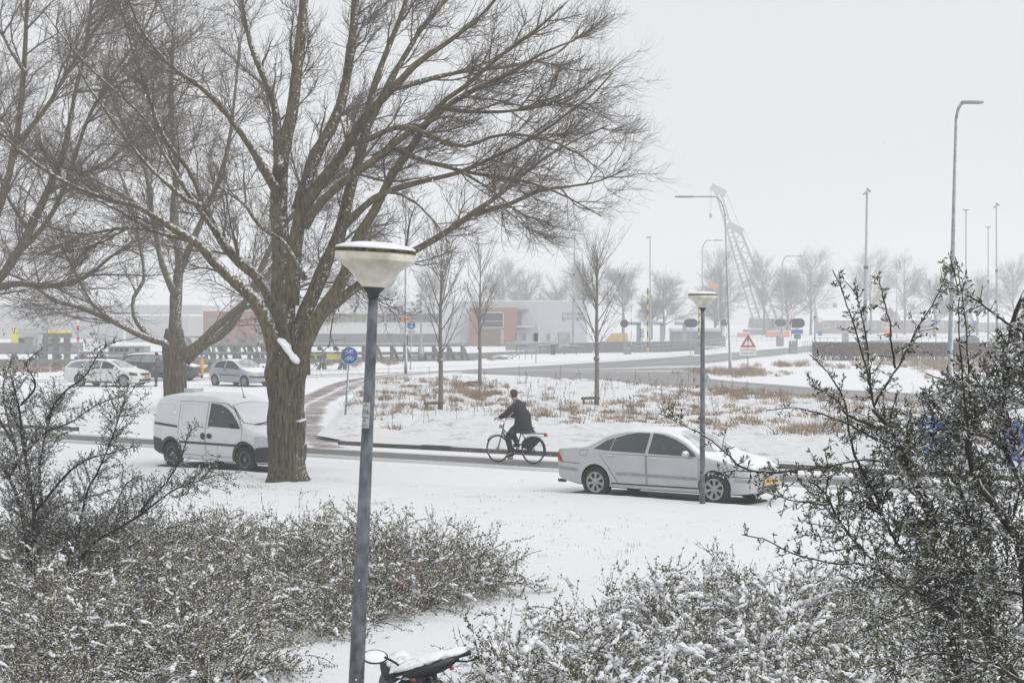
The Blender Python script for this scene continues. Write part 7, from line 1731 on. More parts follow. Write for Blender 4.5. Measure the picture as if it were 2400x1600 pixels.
left_limbs = [
 L1([(80, 1430), (66, 1317), (52, 1210), (20, 1120), (-30, 1050)], 0, 0.3, 8, 3), L1([(85, 1430), (78, 1300), (82, 1200), (62, 1060), (48, 950), (30, 880)], 0, -0.4, 7, 2),
 L1([(95, 1430), (130, 1320), (112, 1230), (92, 1120), (110, 1000), (140, 930)], 0, 0.6, 6, 2), L1([(100, 1430), (150, 1330), (182, 1240), (203, 1150), (220, 1120), (258, 1035), (279, 974), (298, 924)], 0, -0.8, 5, 1),
 L1([(110, 980), (150, 920), (200, 880), (235, 820), (272, 796)], 0.3, -0.2, 3, 0.9), L1([(120, 1430), (200, 1290), (270, 1240), (330, 1200), (400, 1150), (460, 1130), (522, 1108)], 0, -1.0, 5, 0.9),
 L1([(330, 1200), (380, 1140), (420, 1080), (440, 1020), (468, 1000)], -0.5, -0.9, 3, 0.9), L1([(90, 1430), (20, 1330), (-30, 1240), (-60, 1150)], 0, 0.5, 6, 2), L1([(60, 1060), (110, 1010), (170, 990), (230, 950), (290, 930)], -0.3, -0.9, 3, 1),
 L1([(50, 1100), (20, 980), (10, 900), (30, 830)], 0.3, 0.8, 4, 1.2), L1([(82, 1200), (140, 1130), (190, 1080), (250, 1060), (320, 1040)], 0, -1.0, 4, 1), L1([(60, 1250), (130, 1190), (190, 1170), (260, 1150), (330, 1130)], 0, 0.8, 4, 1),
 L1([(40, 1050), (-10, 960), (-30, 880)], 0.4, 0.3, 4, 1.2), L1([(130, 1320), (200, 1270), (260, 1200), (300, 1130), (340, 1110)], 0.2, 0.9, 4, 1), L1([(48, 950), (80, 900), (60, 850), (100, 815)], -0.4, -0.6, 3, 0.9), L1([(20, 1120), (60, 1040), (20, 960), (60, 880)], 0.2, -0.7, 3, 1),
 L1([(100, 1430), (30, 1380), (-20, 1330)], 0, -0.6, 5, 2), L1([(200, 1290), (280, 1290), (350, 1250), (420, 1230), (480, 1210)], -0.4, 0.6, 4, 1),
]
lb_ = G(90, 1426)
thorn_bush('firethorn_bush', 'tall thorny bush with small snow-dusted leaves in front of the estate car', left_limbs, 22.0, (lb_.x, 22.0, 0.05), 42, 420, 3300, 36000, (0.25, 0.75), (0.10, 0.30), 0.034, r2=(0.003, 0.0045), spurs=900)

# ------------------------------------------------------------------ dry grass and weeds
DRY = M_('dry_grass_blades', (0.19, 0.135, 0.09), 0.9, 0.35, 1.2, tint=(0.30, 0.22, 0.145), snow=(0.9, 1.1), both=True, noise_amp=0.4)
WEED = M_('dead_weed_stems', (0.12, 0.095, 0.08), 0.9, 0.3, 3)
def blades(rng, C, n, h, w, spread, mb):
    i = rng.integers(0, len(C), n); c = C[i, :3] + np.stack([rng.normal(0, 1, n), rng.normal(0, 1, n), np.zeros(n)], -1) * (C[i, 3:4] * spread)
    H = C[i, 4] * rng.uniform(h[0], h[1], n); lean = np.stack([rng.normal(-0.15, 0.65, n), rng.normal(0, 0.65, n), np.ones(n)], -1) * H[:, None]
    a = rng.random(n) * np.pi; s = np.stack([np.cos(a), np.sin(a) * 0.4, np.zeros(n)], -1) * (w * rng.uniform(0.6, 1.2, n))[:, None]
    m = c + lean * 0.55 + np.array((0, 0, 0.05)) * H[:, None]; t = c + lean; t[:, 2] -= np.abs(lean[:, 0]) * 0.4; c = c - np.array((0, 0, 0.05))
    mb.add(np.stack([c - s, c + s, m + s * 0.8, m - s * 0.8, t], 1).reshape(-1, 3), [])
    b = (np.arange(n) * 5)[:, None] + mb.n - n * 5
    mb.f.setdefault((4, 0), []).append(b + np.array([[0, 1, 2, 3]])); mb.f.setdefault((3, 0), []).append(b + np.array([[3, 2, 4]]))
rng = np.random.default_rng(15); tufts = []
zones = [(1085, 925, 45, 16, 46, 1.3), (910, 955, 40, 18, 14, 1.0), (980, 940, 70, 40, 34, 0.9), (1170, 940, 60, 30, 22, 0.9), (1255, 985, 60, 26, 24, 0.8), (1330, 975, 60, 26, 18, 0.8), (1460, 975, 60, 30, 22, 0.8), (1560, 960, 70, 30, 30, 0.9), (1640, 925, 60, 14, 26, 1.1), (1740, 932, 60, 10, 40, 1.2), (1900, 945, 110, 14, 44, 1.3), (1700, 985, 80, 30, 26, 0.8), (1890, 1010, 60, 16, 30, 1.0), (1600, 1005, 110, 20, 24, 0.7), (2150, 975, 160, 30, 40, 1.0), (1000, 905, 120, 14, 20, 0.9), (1300, 905, 180, 12, 16, 0.8), (870, 940, 25, 30, 10, 0.8), (2300, 1040, 110, 40, 40, 0.9)]
for cx, cy, sx, sy, n, h in zones:
    for _ in range(n):
        g = G(cx + rng.normal() * sx, cy + rng.normal() * sy * 0.7, 0.12); z = verge_z(g.x, g.y)
        if z is not None: tufts.append((g.x, g.y, z, rng.uniform(0.12, 0.34), rng.uniform(0.16, 0.34) * h))
for cx, cy, sx, sy, n, h in [(1690, 873, 40, 4, 34, 1.3), (1755, 876, 26, 4, 26, 1.5), (1850, 857, 40, 2, 26, 1.2), (1800, 876, 40, 5, 12, 0.9), (2160, 855, 70, 6, 60, 1.8), (2290, 865, 60, 8, 40, 1.5), (1960, 860, 30, 3, 12, 1.0), (830, 851, 30, 2, 16, 1.2), (905, 853, 14, 1.5, 10, 1.2), (1165, 842, 12, 1.5, 12, 1.0), (60, 870, 70, 2, 40, 1.3), (440, 872, 60, 3, 36, 1.2), (780, 855, 40, 2, 16, 1.2)]:
    for _ in range(n):
        g = G(cx + rng.normal() * sx, cy + rng.normal() * sy); tufts.append((g.x, g.y, 0, rng.uniform(0.15, 0.4), rng.uniform(0.25, 0.45) * h))
tufts = np.array(tufts); gm = MB(); blades(rng, tufts, 46000, (0.35, 1.1), 0.011, 0.70, gm)
tag(gm.build('dry_grass', DRY), 'dry tan grass tufts standing out of the snowy verge', 'grass', kind='stuff')
wm = MB(); pts = []
while len(pts) < 220:
    g = G(rng.uniform(850, 2390), rng.uniform(895, 1010), 0.12); z = verge_z(g.x, g.y)
    if z is not None: pts.append((g.x, g.y, z))
pts = np.array(pts); n = len(pts); hh = rng.uniform(0.25, 0.85, n) * rng.choice([0.6, 1.0, 1.3], n); top = pts + np.stack([rng.normal(0, 0.10, n), rng.normal(0, 0.10, n), np.ones(n)], -1) * hh[:, None]; mid = (pts + top) / 2 + rng.normal(0, 0.02, (n, 3))
SQ = np.stack([pts, mid, top], 1); SR = np.tile([0.008, 0.006, 0.004], (n, 1)); tubes(wm, SQ, SR, 3, False)
B1, BR_ = grow(rng, SQ, SR, 2200, (0.06, 0.22), (25, 60), 4, (0.004, 0.006), 0.1, 0, 0.2, 0.35, 0.7); tubes(wm, B1, BR_, 3, False)
for p in B1[:700, -1]: ball(wm, p, (0.014, 0.014, 0.024), lo=True)
tag(wm.build('dead_weeds', WEED), 'dead branching weed stems among the verge grass', 'weeds', kind='stuff')
# blades of green grass coming through the lawn snow
GREEN = M_('winter_lawn_grass', (0.10, 0.115, 0.045), 0.9, 0.3, 2, tint=(0.16, 0.14, 0.08))
lt = []
for cx, cy, sx, sy, n in [(585, 1140, 34, 5, 90), (650, 1145, 60, 6, 60), (700, 1150, 40, 6, 20), (370, 975, 20, 3, 30), (480, 1160, 120, 20, 70), (1100, 1250, 300, 60, 110), (1500, 1280, 200, 40, 80), (900, 1200, 200, 30, 80)]:
    for _ in range(n):
        g = G(cx + rng.normal() * sx, cy + rng.normal() * sy, 0.10); lt.append((g.x, g.y, 0.085 if cy > 1100 else 0, 0.10, 0.07))
lm = MB(); blades(rng, np.array(lt), 2600, (0.35, 0.9), 0.003, 1.0, lm)
tag(lm.build('lawn_grass', GREEN), 'thin green grass blades poking through the lawn snow', 'grass', kind='stuff')
# ------------------------------------------------------------------ people
SKIN = M_('skin', (0.42, 0.26, 0.20), 0.6, 0.08, 10)
def skinned(name, verts, edges, rad, material, parent, root_i=0, sub=2):
    me = bpy.data.meshes.new(name); me.from_pydata(verts, edges, []); o = obj(name, me)
    md = o.modifiers.new('skin', 'SKIN'); md.use_smooth_shade = True; md.branch_smoothing = 0.6
    sv = me.skin_vertices[0].data
    for i, r in enumerate(rad): sv[i].radius = (r, r) if np.isscalar(r) else r
    sv[root_i].use_root = True
    o.modifiers.new('sub', 'SUBSURF').levels = sub
    dg = bpy.context.evaluated_depsgraph_get(); dg.update()
    out = bpy.data.meshes.new_from_object(o.evaluated_get(dg)); bpy.data.objects.remove(o)
    out.name = name; out.materials.clear(); out.materials.append(material)
    for p in out.polygons: p.use_smooth = True
    return obj(name, out, parent)
def person(name, label, loc, rz, J, coat, trousers, shoes, hair, cap, group=None, lean=0.0):
    """J: joints in local metres (x forward, y left). One skinned body, clothes grown over it as children."""
    root = thing(name, label, 'person', loc, rz, group)
    order = ['pel', 'sp', 'ch', 'nk', 'hb', 'hm', 'ht']; V = [J[k] for k in order]; R = [0.10, 0.09, 0.09, 0.05, 0.065, 0.085, 0.065]; E = [(i, i + 1) for i in range(6)]
    for s in 'LR':
        b = len(V); V += [J['sh' + s], J['el' + s], J['wr' + s], J['ha' + s]]; R += [0.045, 0.04, 0.032, 0.034]; E += [(2, b), (b, b + 1), (b + 1, b + 2), (b + 2, b + 3)]
        h, w = Vector(J['ha' + s]), Vector(J['wr' + s]); d = (h - w).normalized(); sd = Vector((0, 0, 1)).cross(d).normalized(); dn = d.cross(sd)
        for f, (o, L) in enumerate(((-0.030, 0.065), (-0.010, 0.078), (0.010, 0.072), (0.028, 0.056))):
            k = len(V); p1 = h + sd * o + d * 0.03; p2 = p1 + d * L * 0.5 - dn * L * 0.25; p3 = p2 - dn * L * 0.5 - d * L * 0.05
            V += [tuple(p1), tuple(p2), tuple(p3)]; R += [0.010, 0.009, 0.008]; E += [(b + 3, k), (k, k + 1), (k + 1, k + 2)]
        k = len(V); p1 = w + (h - w) * 0.6 + sd * (0.035 if s == 'R' else -0.035); V += [tuple(p1), tuple(p1 + d * 0.035 - dn * 0.02)]; R += [0.011, 0.009]; E += [(b + 2, k), (k, k + 1)]
        b = len(V); V += [J['hp' + s], J['kn' + s], J['an' + s], J['to' + s]]; R += [0.085, 0.058, 0.042, 0.035]; E += [(0, b), (b, b + 1), (b + 1, b + 2), (b + 2, b + 3)]
    skinned('body', V, E, R, SKIN, root)
    V = [J['pelc'], J['pel'], J['sp'], J['ch'], tuple((Vector(J['nk']) * 0.75 + Vector(J['hb']) * 0.25))]; R = [0.23, 0.23, 0.24, 0.28, 0.12]; E = [(0, 1), (1, 2), (2, 3), (3, 4)]
    for s in 'LR':
        b = len(V); V += [J['sh' + s], J['el' + s], J['wr' + s]]; R += [0.115, 0.088, 0.062]; E += [(3, b), (b, b + 1), (b + 1, b + 2)]
    skinned('coat', V, E, R, coat, root, 1)
    V = [J['pel']]; R = [0.135]; E = []
    for s in 'LR':
        b = len(V); V += [J['hp' + s], J['kn' + s], J['an' + s]]; R += [0.125, 0.095, 0.07]; E += [(0, b), (b, b + 1), (b + 1, b + 2)]
    skinned('trousers', V, E, R, trousers, root)
    for s in 'LR':
        a, t = Vector(J['an' + s]), Vector(J['to' + s]); hl = a - (t - a).normalized() * 0.07 - Vector((0, 0, 0.05))
        skinned('shoe', [tuple(hl), tuple(a - Vector((0, 0, 0.045))), tuple(t - Vector((0, 0, 0.01)))], [(0, 1), (1, 2)], [0.042, 0.05, 0.042], shoes, root, 1)
    m = MB(); hm = Vector(J['hm']); f = Vector((0.995, 0, -0.1)); V = ICOV * np.array((0.112, 0.098, 0.125)); keep = (V[:, 0] < 0.055) | (V[:, 2] > 0.06)
    V = np.where(keep[:, None], V, V * np.array((0.55, 0.9, 0.9))); m.add(V + np.array(hm) + np.array((-0.012, 0, 0.035)), ICOF); m.build('beanie' if cap else 'hair', hair, root, True)
    face = MB(); ball(face, hm + Vector((0.105, 0, -0.012)), (0.018, 0.014, 0.028), lo=True); face.build('nose', SKIN, root, True)
    for s in (-1, 1):
        e = MB(); ball(e, hm + Vector((0.088, s * 0.034, 0.012)), (0.010, 0.016, 0.010), lo=True); e.build('eye', BLACKP, root)
        e = MB(); ball(e, hm + Vector((0.0, s * 0.098, -0.005)), (0.024, 0.012, 0.036), lo=True); e.build('ear', SKIN, root)
    e = MB(); ball(e, hm + Vector((0.086, 0, -0.058)), (0.012, 0.026, 0.007), lo=True); e.build('mouth', M_('lips', (0.30, 0.12, 0.10), 0.6, 0.1, 10), root)
    return root
COAT1 = M_('dark_navy_coat', (0.018, 0.019, 0.024), 0.8, 0.3, 14, snow=(0.9, 1.2), wind=(-0.4, -0.3, 0.8), noise_amp=0.5, nscale=40)
JEAN1 = M_('black_trousers', (0.016, 0.016, 0.019), 0.8, 0.2, 10); SHOE = M_('dark_shoes', (0.018, 0.016, 0.015), 0.6, 0.2, 10)
HAIR = M_('brown_hair', (0.055, 0.032, 0.025), 0.8, 0.3, 20)
rzb = math.atan2(-UD[1], -UD[0]); cb = (G(1172, 1083) + G(1250, 1086)) / 2
cyc = dict(pel=(-0.20, 0, 1.00), pelc=(-0.20, 0, 0.90), sp=(-0.19, 0, 1.20), ch=(-0.08, 0, 1.43), nk=(0.03, 0, 1.56), hb=(0.07, 0, 1.61), hm=(0.11, 0, 1.70), ht=(0.12, 0, 1.78),
  shL=(-0.06, 0.19, 1.47), elL=(0.12, 0.27, 1.24), wrL=(0.36, 0.27, 1.135), haL=(0.43, 0.265, 1.13), shR=(-0.06, -0.19, 1.47), elR=(0.12, -0.27, 1.24), wrR=(0.36, -0.27, 1.135), haR=(0.43, -0.265, 1.13),
  hpL=(-0.17, 0.10, 0.97), knL=(0.20, 0.11, 0.66), anL=(0.08, 0.12, 0.25), toL=(0.22, 0.13, 0.17), hpR=(-0.17, -0.10, 0.97), knR=(0.25, -0.11, 0.80), anR=(0.06, -0.12, 0.48), toR=(0.20, -0.13, 0.43))
person('person', 'cyclist in dark coat and black trousers riding along the kerb', (cb.x, cb.y, 0.0), rzb, cyc, COAT1, JEAN1, SHOE, HAIR, False)
COAT2 = M_('grey_jacket', (0.10, 0.10, 0.105), 0.8, 0.2, 10); JEAN2 = M_('blue_jeans', (0.035, 0.045, 0.085), 0.85, 0.2, 10); CAPM = M_('dark_beanie', (0.02, 0.02, 0.024), 0.9, 0.2, 20)
wk = dict(pel=(-0.02, 0, 0.96), pelc=(-0.03, 0, 0.84), sp=(0.02, 0, 1.14), ch=(0.08, 0, 1.38), nk=(0.13, 0, 1.52), hb=(0.15, 0, 1.57), hm=(0.18, 0, 1.67), ht=(0.18, 0, 1.75),
  shL=(0.08, 0.19, 1.41), elL=(-0.02, 0.26, 1.14), wrL=(0.18, 0.22, 0.98), haL=(0.25, 0.20, 0.96), shR=(0.08, -0.19, 1.41), elR=(-0.10, -0.25, 1.16), wrR=(0.0, -0.26, 0.92), haR=(0.04, -0.26, 0.85),
  hpL=(-0.01, 0.09, 0.93), knL=(0.16, 0.09, 0.52), anL=(0.14, 0.09, 0.09), toL=(0.30, 0.10, 0.04), hpR=(-0.01, -0.09, 0.93), knR=(-0.10, -0.10, 0.52), anR=(-0.50, -0.10, 0.26), toR=(-0.42, -0.10, 0.12))
g = G(366, 906); person('person', 'man in grey jacket, jeans and dark beanie walking in front of the dark car', (g.x + 0.05, g.y + 0.6, 0.0), math.radians(172), wk, COAT2, JEAN2, SHOE, CAPM, True)

# ------------------------------------------------------------------ the bicycle
BIKE = M_('dark_bike_paint', (0.02, 0.02, 0.022), 0.4, 0.1, 8)
bk = thing('bicycle', 'dark upright bicycle under the cyclist beside the kerb', 'bicycle', (cb.x, cb.y, 0.0), rzb)
def bike_tube(name, pts, r, m_=None):
    m = MB(); tube(m, pts, r, 8); m.build(name, m_ or BIKE, bk, True)
BB, RH, FH = (0.02, 0, 0.29), (-0.50, 0, 0.345), (0.58, 0, 0.345)
bike_tube('down_tube', [(0.43, 0, 0.78), (0.25, 0, 0.50), BB], 0.020); bike_tube('seat_tube', [BB, (-0.15, 0, 0.80)], 0.018); bike_tube('seat_post', [(-0.15, 0, 0.80), (-0.185, 0, 0.93)], 0.013, CHROME)
bike_tube('fork', [(0.38, 0, 1.0), (0.45, 0, 0.72), (0.55, 0, 0.42), FH], 0.016); bike_tube('top_tube', [(0.42, 0, 0.84), (0.15, 0, 0.60), (-0.05, 0, 0.52)], 0.016)
for s in (-1, 1):
    bike_tube('chain_stay', [BB, (RH[0], s * 0.06, RH[2])], 0.010); bike_tube('seat_stay', [(-0.14, 0, 0.76), (RH[0], s * 0.06, RH[2])], 0.009)
bike_tube('handlebar', [(0.30, -0.30, 1.08), (0.42, -0.24, 1.09), (0.40, -0.08, 1.06), (0.37, 0, 1.03), (0.40, 0.08, 1.06), (0.42, 0.24, 1.09), (0.30, 0.30, 1.08)], 0.012, CHROME)
m = MB(); V = ICOV * np.array((0.14, 0.09, 0.04)); V[:, 1] *= np.where(V[:, 0] > 0, 1 - V[:, 0] * 5, 1.1); m.add(V + np.array((-0.20, 0, 0.94)), ICOF); m.build('saddle', BLACK, bk, True)
tt = MB(); an = np.linspace(0, 2 * np.pi, 40, endpoint=False); a2 = np.linspace(0, 2 * np.pi, 8, endpoint=False)
V = np.array([((0.33 + 0.020 * math.cos(b)) * math.cos(a), 0.020 * math.sin(b), (0.33 + 0.020 * math.cos(b)) * math.sin(a)) for a in an for b in a2]); F = np.array([[i * 8 + j, i * 8 + (j + 1) % 8, ((i + 1) % 40) * 8 + (j + 1) % 8, ((i + 1) % 40) * 8 + j] for i in range(40) for j in range(8)]); tt.add(V, F); tyre = tt.mesh('tyre', BLACK, True)
sp = MB()
for k in range(28):
    a = 2 * math.pi * k / 28; tube(sp, [(0.02 * math.cos(a + 1.2), 0.02 * (-1) ** k, 0.02 * math.sin(a + 1.2)), (0.315 * math.cos(a), 0, 0.315 * math.sin(a))], 0.0018, 3)
tube(sp, [(0, -0.05, 0), (0, 0.05, 0)], 0.02, 8); spk = sp.mesh('spokes', ALLOY)
rm = MB(); V = np.array([((0.312 + 0.012 * math.cos(b)) * math.cos(a), 0.012 * math.sin(b), (0.312 + 0.012 * math.cos(b)) * math.sin(a)) for a in an for b in a2]); rm.add(V, F); rim = rm.mesh('rim', ALLOY, True)
for h in (RH, FH):
    w = obj('wheel', None, bk); w.location = h; obj('tyre', tyre, w); obj('rim', rim, w); o = obj('spokes', spk, w); o['kind'] = 'stuff'
for h, a0, a1 in ((RH, 20, 200), (FH, 30, 150)):
    m = MB(); aa = np.radians(np.linspace(a0, a1, 16)); V = [(h[0] + 0.37 * math.cos(a), s * 0.03, h[2] + 0.37 * math.sin(a)) for a in aa for s in (-1, 1)]; m.add(V, np.array([[2 * i, 2 * i + 1, 2 * i + 3, 2 * i + 2] for i in range(15)])); m.build('mudguard', BIKE, bk, True)
for s in (-1, 1):
    m = MB(); V = [(RH[0] + 0.34 * math.cos(a), s * 0.045, RH[2] + 0.34 * math.sin(a)) for a in np.radians(np.linspace(10, 130, 14))] + [(RH[0] + 0.08, s * 0.05, RH[2])]; m.add(V, [tuple(range(15))]); m.build('coat_guard', BLACK, bk)
m = MB(); prism(m, [(0.14, -0.03), (0.14, 0.03), (-0.46, 0.05), (-0.58, 0.02), (-0.58, -0.06), (-0.44, -0.06)], 0.035, 0.065, Matrix.Translation((0.02, 0, 0.30)) @ frame((0, 0, 0), (1, 0, 0), (0, -1, 0))); m.build('chain_case', BLACK, bk)
bike_tube('rack', [(-0.18, 0, 0.74), (-0.50, 0.05, 0.76), (-0.86, 0.05, 0.77), (-0.86, -0.05, 0.77), (-0.50, -0.05, 0.76), (-0.18, 0, 0.74)], 0.010)
m = MB(); box(m, (-0.90, -0.05, 0.70), (-0.86, 0.05, 0.76)); m.build('tail_lamp', LAMPR, bk)
for s, e in ((1, (0.10, 0.12)), (-1, (-0.06, 0.46))):
    m = MB(); beam(m, (BB[0], s * 0.07, BB[2]), (e[0], s * 0.07, e[1] + (0.01 if s > 0 else 0)), 0.015, 0.025); m.build('crank', ALLOY, bk)
    m = MB(); box(m, (e[0] - 0.05, s * 0.08 if s > 0 else -0.17, e[1] - 0.015), (e[0] + 0.05, 0.17 if s > 0 else -0.08, e[1] + 0.015)); m.build('pedal', BLACK, bk)
m = MB(); box(m, (0.44, -0.05, 0.86), (0.50, 0.05, 0.95)); m.build('head_lamp', CHROME, bk)

# ------------------------------------------------------------------ snowed scooter in the foreground
SCB = M_('black_scooter_plastic', (0.012, 0.012, 0.013), 0.35, 0.2, 8, snow=(0.72, 0.95), noise_amp=0.3, nscale=18)
hbc = P(1008, 1556, 13.2); sdir = math.atan2(-0.95, 0.31)
scn = thing('motor_scooter', 'black motor scooter with snow on its handlebar between the two shrub beds', 'scooter', (hbc.x - 0.26 * math.cos(sdir), hbc.y - 0.26 * math.sin(sdir), 0.05), sdir)
Hh = hbc.z - 0.05
def sct(name, pts, rad, m_=SCB, S=10):
    m = MB(); tube(m, pts, rad, S); return m.build(name, m_, scn, True)
# local: x forward (towards us), y left of the rider; bar centre at x=0.26; the whole leans on its side stand
LN = 0.23
def tl(x, y, z): return (x, y, z + y * LN)
sct('handlebar', [tl(0.20, -0.31, Hh - 0.02), tl(0.25, -0.18, Hh), tl(0.26, 0.18, Hh), tl(0.20, 0.31, Hh - 0.02)], 0.014)
for s in (-1, 1):
    sct('grip', [tl(0.19, s * 0.335, Hh - 0.02), tl(0.23, s * 0.21, Hh - 0.005)], [0.021, 0.020], BLACK, 14)
    sct('brake_lever', [tl(0.27, s * 0.20, Hh - 0.03), tl(0.31, s * 0.28, Hh - 0.05), tl(0.28, s * 0.36, Hh - 0.055)], [0.008, 0.007, 0.006], CHROME if s < 0 else BLACK)
    m = MB(); ball(m, tl(0.28, s * 0.375, Hh - 0.055), 0.014); m.build('lever_end', BLACK, scn, True)
    m = MB(); ball(m, tl(0.33, s * 0.15, Hh - 0.06), (0.02, 0.02, 0.014)); m.build('indicator', M_('dull_red_lens', (0.30, 0.04, 0.045), 0.3, 0.1, 20), scn, True)
def cowl(name, prof, m_=SCB, n=18):
    "lofted shell: rows (x, half width, z centre, half height)"
    m = MB(); a = np.linspace(0, 2 * np.pi, n, endpoint=False); rows = smooth_line([(p[0], p[1], p[2], p[3]) for p in prof], 18)
    V = np.array([[tl(r[0], r[1] * math.copysign(abs(math.cos(t)) ** 0.7, math.cos(t)), r[2] + r[3] * math.copysign(abs(math.sin(t)) ** 0.7, math.sin(t))) for t in a] for r in rows]); k = len(rows); idx = np.arange(k * n).reshape(k, n)
    F = np.stack([idx[:-1], np.roll(idx, -1, 1)[:-1], np.roll(idx, -1, 1)[1:], idx[1:]], -1).reshape(-1, 4); m.add(V, F)
    m.f.setdefault((n, 0), []).append(idx[0][None, ::-1]); m.f.setdefault((n, 0), []).append(idx[-1][None]); return m.build(name, m_, scn, True)
m = MB(); a = np.linspace(0, 2 * np.pi, 16, endpoint=False); rows = [(-0.22, 0.03, Hh, 0.028), (-0.16, 0.065, Hh - 0.01, 0.05), (-0.08, 0.085, Hh - 0.015, 0.065), (0.08, 0.085, Hh - 0.015, 0.065), (0.16, 0.065, Hh - 0.01, 0.05), (0.22, 0.03, Hh, 0.028)]
V = np.array([[tl(0.27 + r[1] * math.cos(t), r[0], r[2] + r[3] * math.sin(t)) for t in a] for r in rows]); idx = np.arange(6 * 16).reshape(6, 16); m.add(V, np.stack([idx[:-1], np.roll(idx, -1, 1)[:-1], np.roll(idx, -1, 1)[1:], idx[1:]], -1).reshape(-1, 4)); m.f.setdefault((16, 0), []).append(idx[0][None, ::-1]); m.f.setdefault((16, 0), []).append(idx[-1][None]); m.build('handlebar_cowl', SCB, scn, True)
sct('steering_column', [(0.27, 0, Hh - 0.05), (0.34, 0, 0.62), (0.42, 0, 0.34)], [0.05, 0.045, 0.035])
cowl('front_shield', [(0.24, 0.05, 0.86, 0.05), (0.32, 0.15, 0.72, 0.10), (0.36, 0.19, 0.55, 0.14), (0.34, 0.17, 0.36, 0.10)])
m = MB(); ball(m, (0.42, 0, 0.66), (0.05, 0.09, 0.06)); m.build('head_lamp', LAMPC, scn, True)
cowl('floor_board', [(0.34, 0.16, 0.30, 0.04), (0.05, 0.17, 0.28, 0.035), (-0.25, 0.16, 0.30, 0.05)]); cowl('rear_body', [(-0.22, 0.10, 0.48, 0.18), (-0.5, 0.15, 0.55, 0.18), (-0.85, 0.13, 0.62, 0.13), (-1.02, 0.06, 0.66, 0.06)])
cowl('seat', [(-0.15, 0.07, 0.74, 0.03), (-0.35, 0.14, 0.76, 0.055), (-0.70, 0.14, 0.78, 0.06), (-0.98, 0.09, 0.80, 0.04)], BLACK)
for x in (0.52, -0.72):
    w = obj('wheel', None, scn); w.location = (x, 0, 0.22); ty, rmm = wheel_meshes(0.22, 0.09, 0.13, 5, 'star', ALLOY); obj('tyre', ty, w); obj('rim', rmm, w)
cowl('front_mudguard', [(0.72, 0.03, 0.36, 0.02), (0.56, 0.06, 0.455, 0.025), (0.40, 0.05, 0.42, 0.02)])
# mirror with a layer of snow on the glass, the stalk coming from the right-hand grip
mp = tl(0.14, -0.40, Hh + 0.15)
sct('mirror_stalk', [tl(0.25, -0.19, Hh + 0.01), tl(0.20, -0.26, Hh + 0.08), (mp[0] + 0.02, mp[1] + 0.07, mp[2])], 0.009, BLACK)
m = MB(); lathe(m, [(0.001, -0.02), (0.06, -0.018), (0.088, -0.004), (0.09, 0.004), (0.084, 0.006)], 30, Matrix.Translation(mp) @ Matrix.Rotation(math.radians(38), 4, 'Y') @ Matrix.Diagonal((0.78, 1.15, 1, 1))); m.build('mirror', BLACK, scn, True)
m = MB(); lathe(m, [(0.083, 0.004), (0.07, 0.012), (0.001, 0.014)], 30, Matrix.Translation(mp) @ Matrix.Rotation(math.radians(38), 4, 'Y') @ Matrix.Diagonal((0.78, 1.15, 1, 1))); m.build('mirror_snow', SNOWM, scn, True)
rg = np.random.default_rng(4); m = MB()
for k in range(30):
    y = rg.uniform(-0.22, 0.22); c = np.array(tl(0.26 + rg.normal(0, 0.03), y, Hh + 0.055 - abs(y) * 0.10)); lump(m, c, (0.1, 1, LN), np.array((0.085, 0.055, 0.024)) * rg.uniform(0.7, 1.15), k)
o = m.build('snow_cover', SNOWM, scn, True); o['kind'] = 'stuff'
m = MB()
for k in range(26):
    x = rg.uniform(-0.95, -0.2); c = np.array(tl(x, rg.uniform(-0.08, 0.08), 0.825)); lump(m, c, (1, 0, 0), np.array((0.09, 0.07, 0.03)) * rg.uniform(0.7, 1.2), k + 50)
o = m.build('seat_snow', SNOWM, scn, True); o['kind'] = 'stuff'
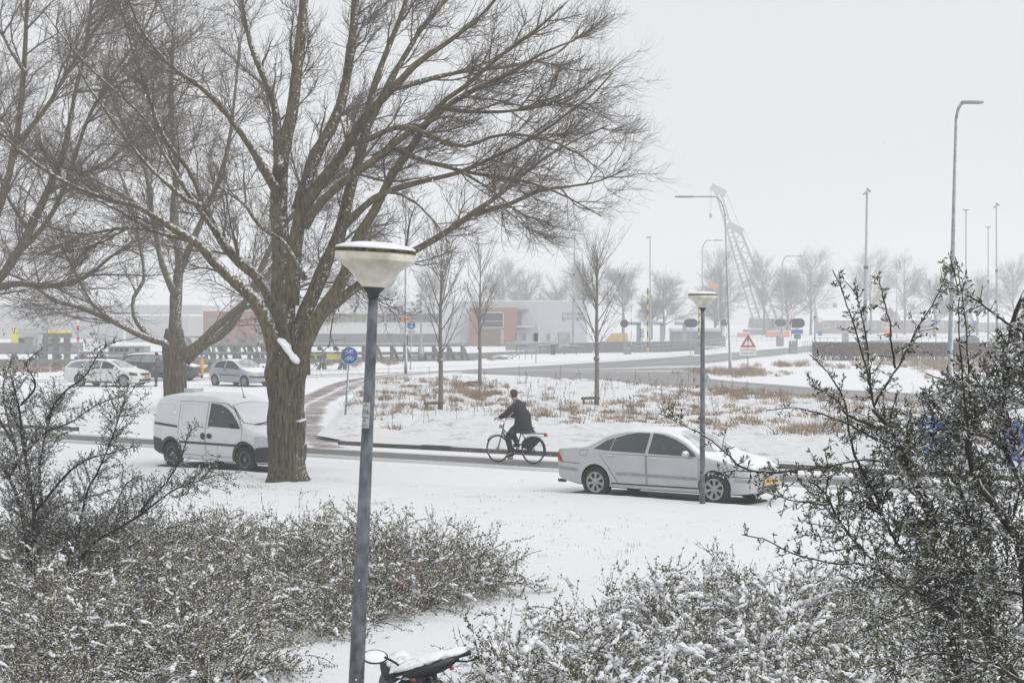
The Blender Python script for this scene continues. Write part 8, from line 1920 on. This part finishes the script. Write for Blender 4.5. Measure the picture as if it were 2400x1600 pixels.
# ------------------------------------------------------------------ falling snow
rg = np.random.default_rng(6); n = 5200; m = MB()
Yf = 3.5 + 55 * rg.random(n) ** 0.75; xf = (rg.random(n) * 2600 - 100 - 1200) / FPX * Yf; zf = CAMZ + (800 - (rg.random(n) * 1700 - 50)) / FPX * Yf; ok = zf > 0.15
C = np.stack([xf, Yf, zf], -1)[ok]; r = rg.uniform(0.0012, 0.0028, len(C))[:, None, None]
OV = np.array([(1, 0, 0), (-1, 0, 0), (0, 1, 0), (0, -1, 0), (0, 0, 1.4), (0, 0, -1.4)], float); OF = np.array([(0, 2, 4), (2, 1, 4), (1, 3, 4), (3, 0, 4), (2, 0, 5), (1, 2, 5), (3, 1, 5), (0, 3, 5)])
m.add((C[:, None, :] + OV[None] * r).reshape(-1, 3), (OF[None] + (np.arange(len(C)) * 6)[:, None, None]).reshape(-1, 3))
FLAKE = bpy.data.materials.new('snowflake'); FLAKE.use_nodes = True; fn = FLAKE.node_tree.nodes; fl = FLAKE.node_tree.links
fd, ftr, fmx = fn['Principled BSDF'], fn.new('ShaderNodeBsdfTranslucent'), fn.new('ShaderNodeMixShader')
fd.inputs['Base Color'].default_value = (0.9, 0.9, 0.92, 1); fd.inputs['Roughness'].default_value = 0.9; ftr.inputs['Color'].default_value = (0.95, 0.95, 0.97, 1); fmx.inputs[0].default_value = 0.55
fl.new(fd.outputs[0], fmx.inputs[1]); fl.new(ftr.outputs[0], fmx.inputs[2]); fl.new(fmx.outputs[0], fn['Material Output'].inputs['Surface'])
tag(m.build('snowflakes', FLAKE), 'fine snowflakes falling through the air', 'snow', kind='stuff')
# ------------------------------------------------------------------ the snow-filled air
hz = MB(); box(hz, (-345, -32, -2.6), (345, 915, 42))
hm = bpy.data.materials.new('snowy_air'); hm.use_nodes = True
hn, hl = hm.node_tree.nodes, hm.node_tree.links
hn.clear()
ho = hn.new('ShaderNodeOutputMaterial'); hv = hn.new('ShaderNodeVolumePrincipled')
hv.inputs['Color'].default_value = (0.97, 0.975, 0.985, 1)
hv.inputs['Density'].default_value = HAZE
hv.inputs['Anisotropy'].default_value = 0.0
hl.new(hv.outputs[0], ho.inputs['Volume'])
tag(hz.build('haze', hm), kind='stuff', label='even pale haze of falling snow filling the air', cat='haze')
